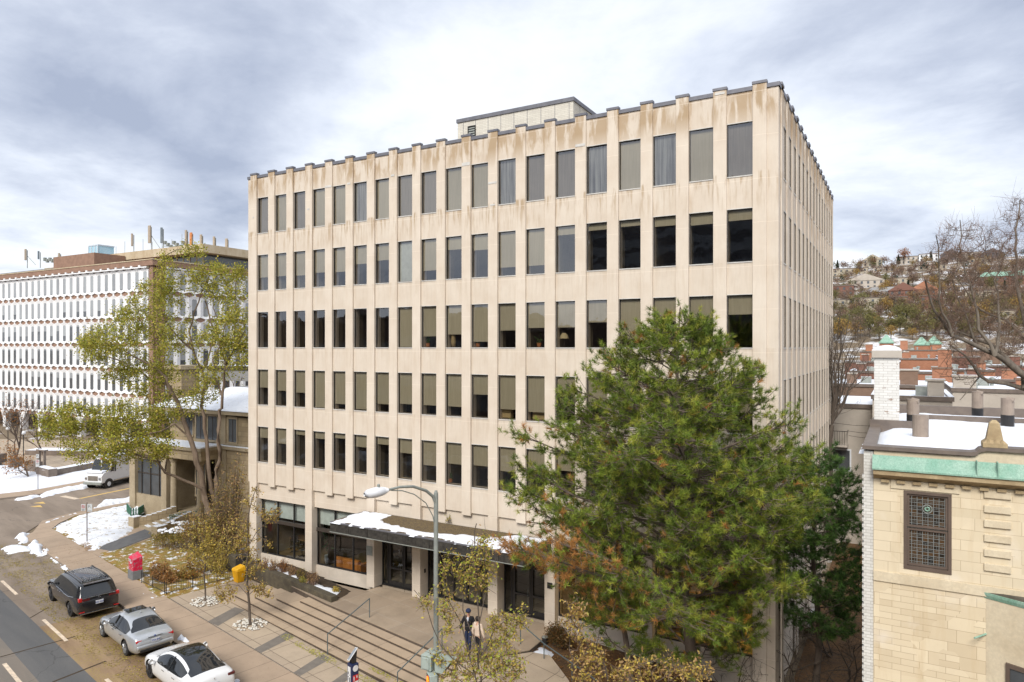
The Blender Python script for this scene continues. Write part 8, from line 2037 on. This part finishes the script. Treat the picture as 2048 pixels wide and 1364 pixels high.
def person(label, loc, rz, H, coat, legs, shoe, hand_l, hand_r, foot, hat=None, coat_low=.80, hair='hair_dark', shirt=None):
    """local frame: x to the figure's left, -y forward, z up; H is standing height"""
    k = H/1.78; t_ = thing('person', label, 'person', loc, None, rz)
    def v(x, y, z): return (x*k, y*k, z*k)
    pel, chest, neck, head = v(0, 0, .98), v(0, .0, 1.32), v(0, .0, 1.50), v(0, -.02, 1.63)
    shl, shr = v(.17, 0, 1.44), v(-.17, 0, 1.44); hl, hr = v(.09, 0, .94), v(-.09, 0, .94)
    def mid(a, b, f, o=(0, 0, 0)): return tuple(a[i]+(b[i]-a[i])*f+o[i]*k for i in range(3))
    HL, HR = v(*hand_l), v(*hand_r); FL, FR = v(*foot[0]), v(*foot[1])
    el, er = mid(shl, HL, .52, (.05, .04, -.02)), mid(shr, HR, .52, (-.05, .04, -.02)); kl, kr = mid(hl, FL, .5, (0, -.03, 0)), mid(hr, FR, .5, (0, -.03, 0))
    tl, tr2 = (FL[0], FL[1]-.16*k, .03*k), (FR[0], FR[1]-.16*k, .03*k); al, ar = (FL[0], FL[1], FL[2]+.06*k), (FR[0], FR[1], FR[2]+.06*k)
    V = [pel, chest, neck, mid(neck, head, .55), head, v(0, -.02, 1.72), shl, el, HL, shr, er, HR, hl, kl, al, tl, hr, kr, ar, tr2]
    E = [(0, 1), (1, 2), (2, 3), (3, 4), (4, 5), (1, 6), (6, 7), (7, 8), (1, 9), (9, 10), (10, 11), (0, 12), (12, 13), (13, 14), (14, 15), (0, 16), (16, 17), (17, 18), (18, 19)]
    Rr = [(.15*k, .10*k), (.16*k, .11*k), .06*k, .055*k, (.078*k, .095*k), (.06*k, .07*k), .06*k, .042*k, .03*k, .06*k, .042*k, .03*k, .085*k, .058*k, .042*k, .035*k, .085*k, .058*k, .042*k, .035*k]
    body = skin_mesh('body', V, E, Rr, 'skin', t_)
    # hands with separate fingers
    for (h_, e_, sg, nm) in ((HL, el, 1, 'hand'), (HR, er, -1, 'hand')):
        d = (Vector(h_)-Vector(e_)).normalized(); fwd = Vector((0, -1, 0)); sd = Vector((sg, 0, 0))
        V2 = [h_, tuple(Vector(h_)+d*.07*k)]; E2 = [(0, 1)]; R2 = [(.022*k, .03*k), (.02*k, .036*k)]
        for f in range(4): b0_ = Vector(h_)+d*.075*k+fwd*(f-1.5)*.019*k; L_ = (.06, .07, .065, .05)[f]*k; i = len(V2); V2 += [tuple(b0_+d*L_*.5-sd*.006*k), tuple(b0_+d*L_-sd*.022*k)]; E2 += [(1, i), (i, i+1)]; R2 += [.0085*k, .007*k]
        i = len(V2); V2 += [tuple(Vector(h_)+d*.03*k+fwd*.045*k), tuple(Vector(h_)+d*.07*k+fwd*.06*k)]; E2 += [(0, i), (i, i+1)]; R2 += [.011*k, .008*k]
        skin_mesh('hand', V2, E2, R2, 'skin', body, 1)
    cz = coat_low
    V = [v(0, 0, 1.42), v(0, 0, 1.25), v(0, 0, 1.05), v(0, 0, cz), shl, el, mid(el, HL, .86), shr, er, mid(er, HR, .86)]
    E = [(0, 1), (1, 2), (2, 3), (0, 4), (4, 5), (5, 6), (0, 7), (7, 8), (8, 9)]
    skin_mesh('coat', V, E, [(.15*k, .11*k), (.185*k, .135*k), (.17*k, .13*k), (.20*k, .15*k), .075*k, .062*k, .052*k, .075*k, .062*k, .052*k], coat, t_)
    V = [v(0, 0, 1.0), v(0, 0, .92), hl, kl, (al[0], al[1], al[2]+.02*k), hr, kr, (ar[0], ar[1], ar[2]+.02*k)]
    skin_mesh('trousers', V, [(0, 1), (1, 2), (2, 3), (3, 4), (1, 5), (5, 6), (6, 7)], [(.14*k, .10*k), (.13*k, .11*k), .10*k, .075*k, .062*k, .10*k, .075*k, .062*k], legs, t_)
    for a, b in ((al, tl), (ar, tr2)): skin_mesh('shoe', [(a[0], a[1]+.05*k, .045*k), (a[0], a[1]-.06*k, .045*k), (b[0], b[1]-.05*k, .035*k)], [(0, 1), (1, 2)], [(.045*k, .045*k), (.05*k, .045*k), (.042*k, .03*k)], shoe, t_, 1)
    # face
    m = MB(); m.tube([v(0, -.10, 1.66), v(0, -.135, 1.625), v(0, -.105, 1.615)], [.008*k, .014*k, .012*k], 'skin', 6); m.build('nose', body, world=False)
    for sx_ in (-1, 1):
        m = MB(); m.tube([v(sx_*.032, -.100, 1.655), v(sx_*.032, -.112, 1.655)], .009*k, 'hair_dark', 6); m.build('eye', body, world=False); m = MB(); m.tube([v(sx_*.082, -.01, 1.66), v(sx_*.09, .0, 1.64), v(sx_*.082, -.01, 1.61)], .011*k, 'skin', 5); m.build('ear', body, world=False)
    m = MB(); m.tube([v(-.025, -.108, 1.585), v(.025, -.108, 1.585)], .006*k, 'box_red', 5); m.build('mouth', body, world=False)
    if hat: m = MB(); m.lathe(v(0, -.02, 1.675), [(.112*k, 0), (.118*k, .04*k), (.105*k, .09*k), (.06*k, .135*k), (.01*k, .145*k)], hat, 14); m.build('hat', t_, world=False, smooth=True)
    else: m = MB(); m.lathe(v(0, .015, 1.60), [(.085*k, 0), (.112*k, .05*k), (.112*k, .11*k), (.08*k, .165*k), (.02*k, .185*k)], hair, 14); m.build('hair', t_, world=False, smooth=True)
    if shirt: m = MB(); b = m.addv([v(-.05, -.135, 1.46), v(.05, -.135, 1.46), v(0, -.155, 1.22), v(0, -.11, 1.50)]); m.f.append((b, b+1, b+2)); m.m.append(m.mi(shirt)); m.f.append((b, b+3, b+1)); m.m.append(0); m.build('shirt', t_, world=False)
    return t_
mf = at_h(937, 1303, P0); person('person in long black coat, dark cap and blue trousers facing the street, walking', mf, R(18), 1.82, 'cloth_black', 'cloth_navy', 'shoe_brown', (.27, -.10, .98), (-.33, -.12, .92), ((.08, -.20, .02), (-.10, .14, .03)), hat='cloth_navy', coat_low=.84, shirt='shirt')
wf_ = at_h(956, 1315, P0); person('person with dark hair in a cream jacket and black trousers, walking away beside the other', wf_, R(170), 1.74, 'cloth_cream', 'cloth_black', 'cloth_black', (.26, .02, .88), (-.30, -.08, .86), ((.08, -.12, .02), (-.09, .12, .03)), coat_low=.90)

# ---------------------------------------------------------------- across the street, behind the camera: what the windows mirror
M('tower_dark', (.03, .03, .034), (.06, .06, .065), rough=.3, scale=.3); M('opp_grey', (.20, .19, .18), (.14, .13, .125), rough=.9, scale=.3); M('opp_brown', (.10, .07, .055), (.07, .05, .04), rough=.9, scale=.3)
def opp(label, x0, x1, y0, y1, h, mat, floors=6, n=8, roof='snow', name='office_tower', cat='tower'):
    t_ = thing(name, label, cat, ((x0+x1)/2, (y0+y1)/2, -.5)); m = MB(); m.box(x0, x1, y0, y1, -.6, h, mat); m.build('wall', t_); m = MB(); m.box(x0-.2, x1+.2, y0-.2, y1+.2, h+.001, h+.5, 'parapet_metal', roof); m.build('roof', t_)
    for f in range(floors):
        z0 = 1.2+(h-2.5)*f/floors; m = MB()
        m.box(x0+1, x1-1, y1+.004, y1+.08, z0, z0+(h-2.5)/floors*.55, 'dark_glass'); m.build('window_band', t_)
opp('dark curtain-walled tower across the street, mirrored in the upper windows', -44, -17, -70, -50, 37, 'tower_dark', 12)
opp('grey mid-rise across the street behind the viewpoint', -16, 6, -78, -60, 30, 'opp_grey', 8)
opp('brown four storey house across the street, left', -40, -22, -26, -13, 16, 'opp_brown', 3, name='town_house', cat='house')
opp('grey hall with a wide roof across the street', -20, 16, -30, -14, 14, 'opp_grey', 3, name='town_house', cat='house')
opp('brown brick house across the street, far left', -75, -42, -26, -13, 18, 'opp_brown', 4, name='town_house', cat='house')
opp('dark brick block across the street beyond the far houses', -120, -78, -26, -13, 18, 'opp_brown', 4, name='town_house', cat='house')
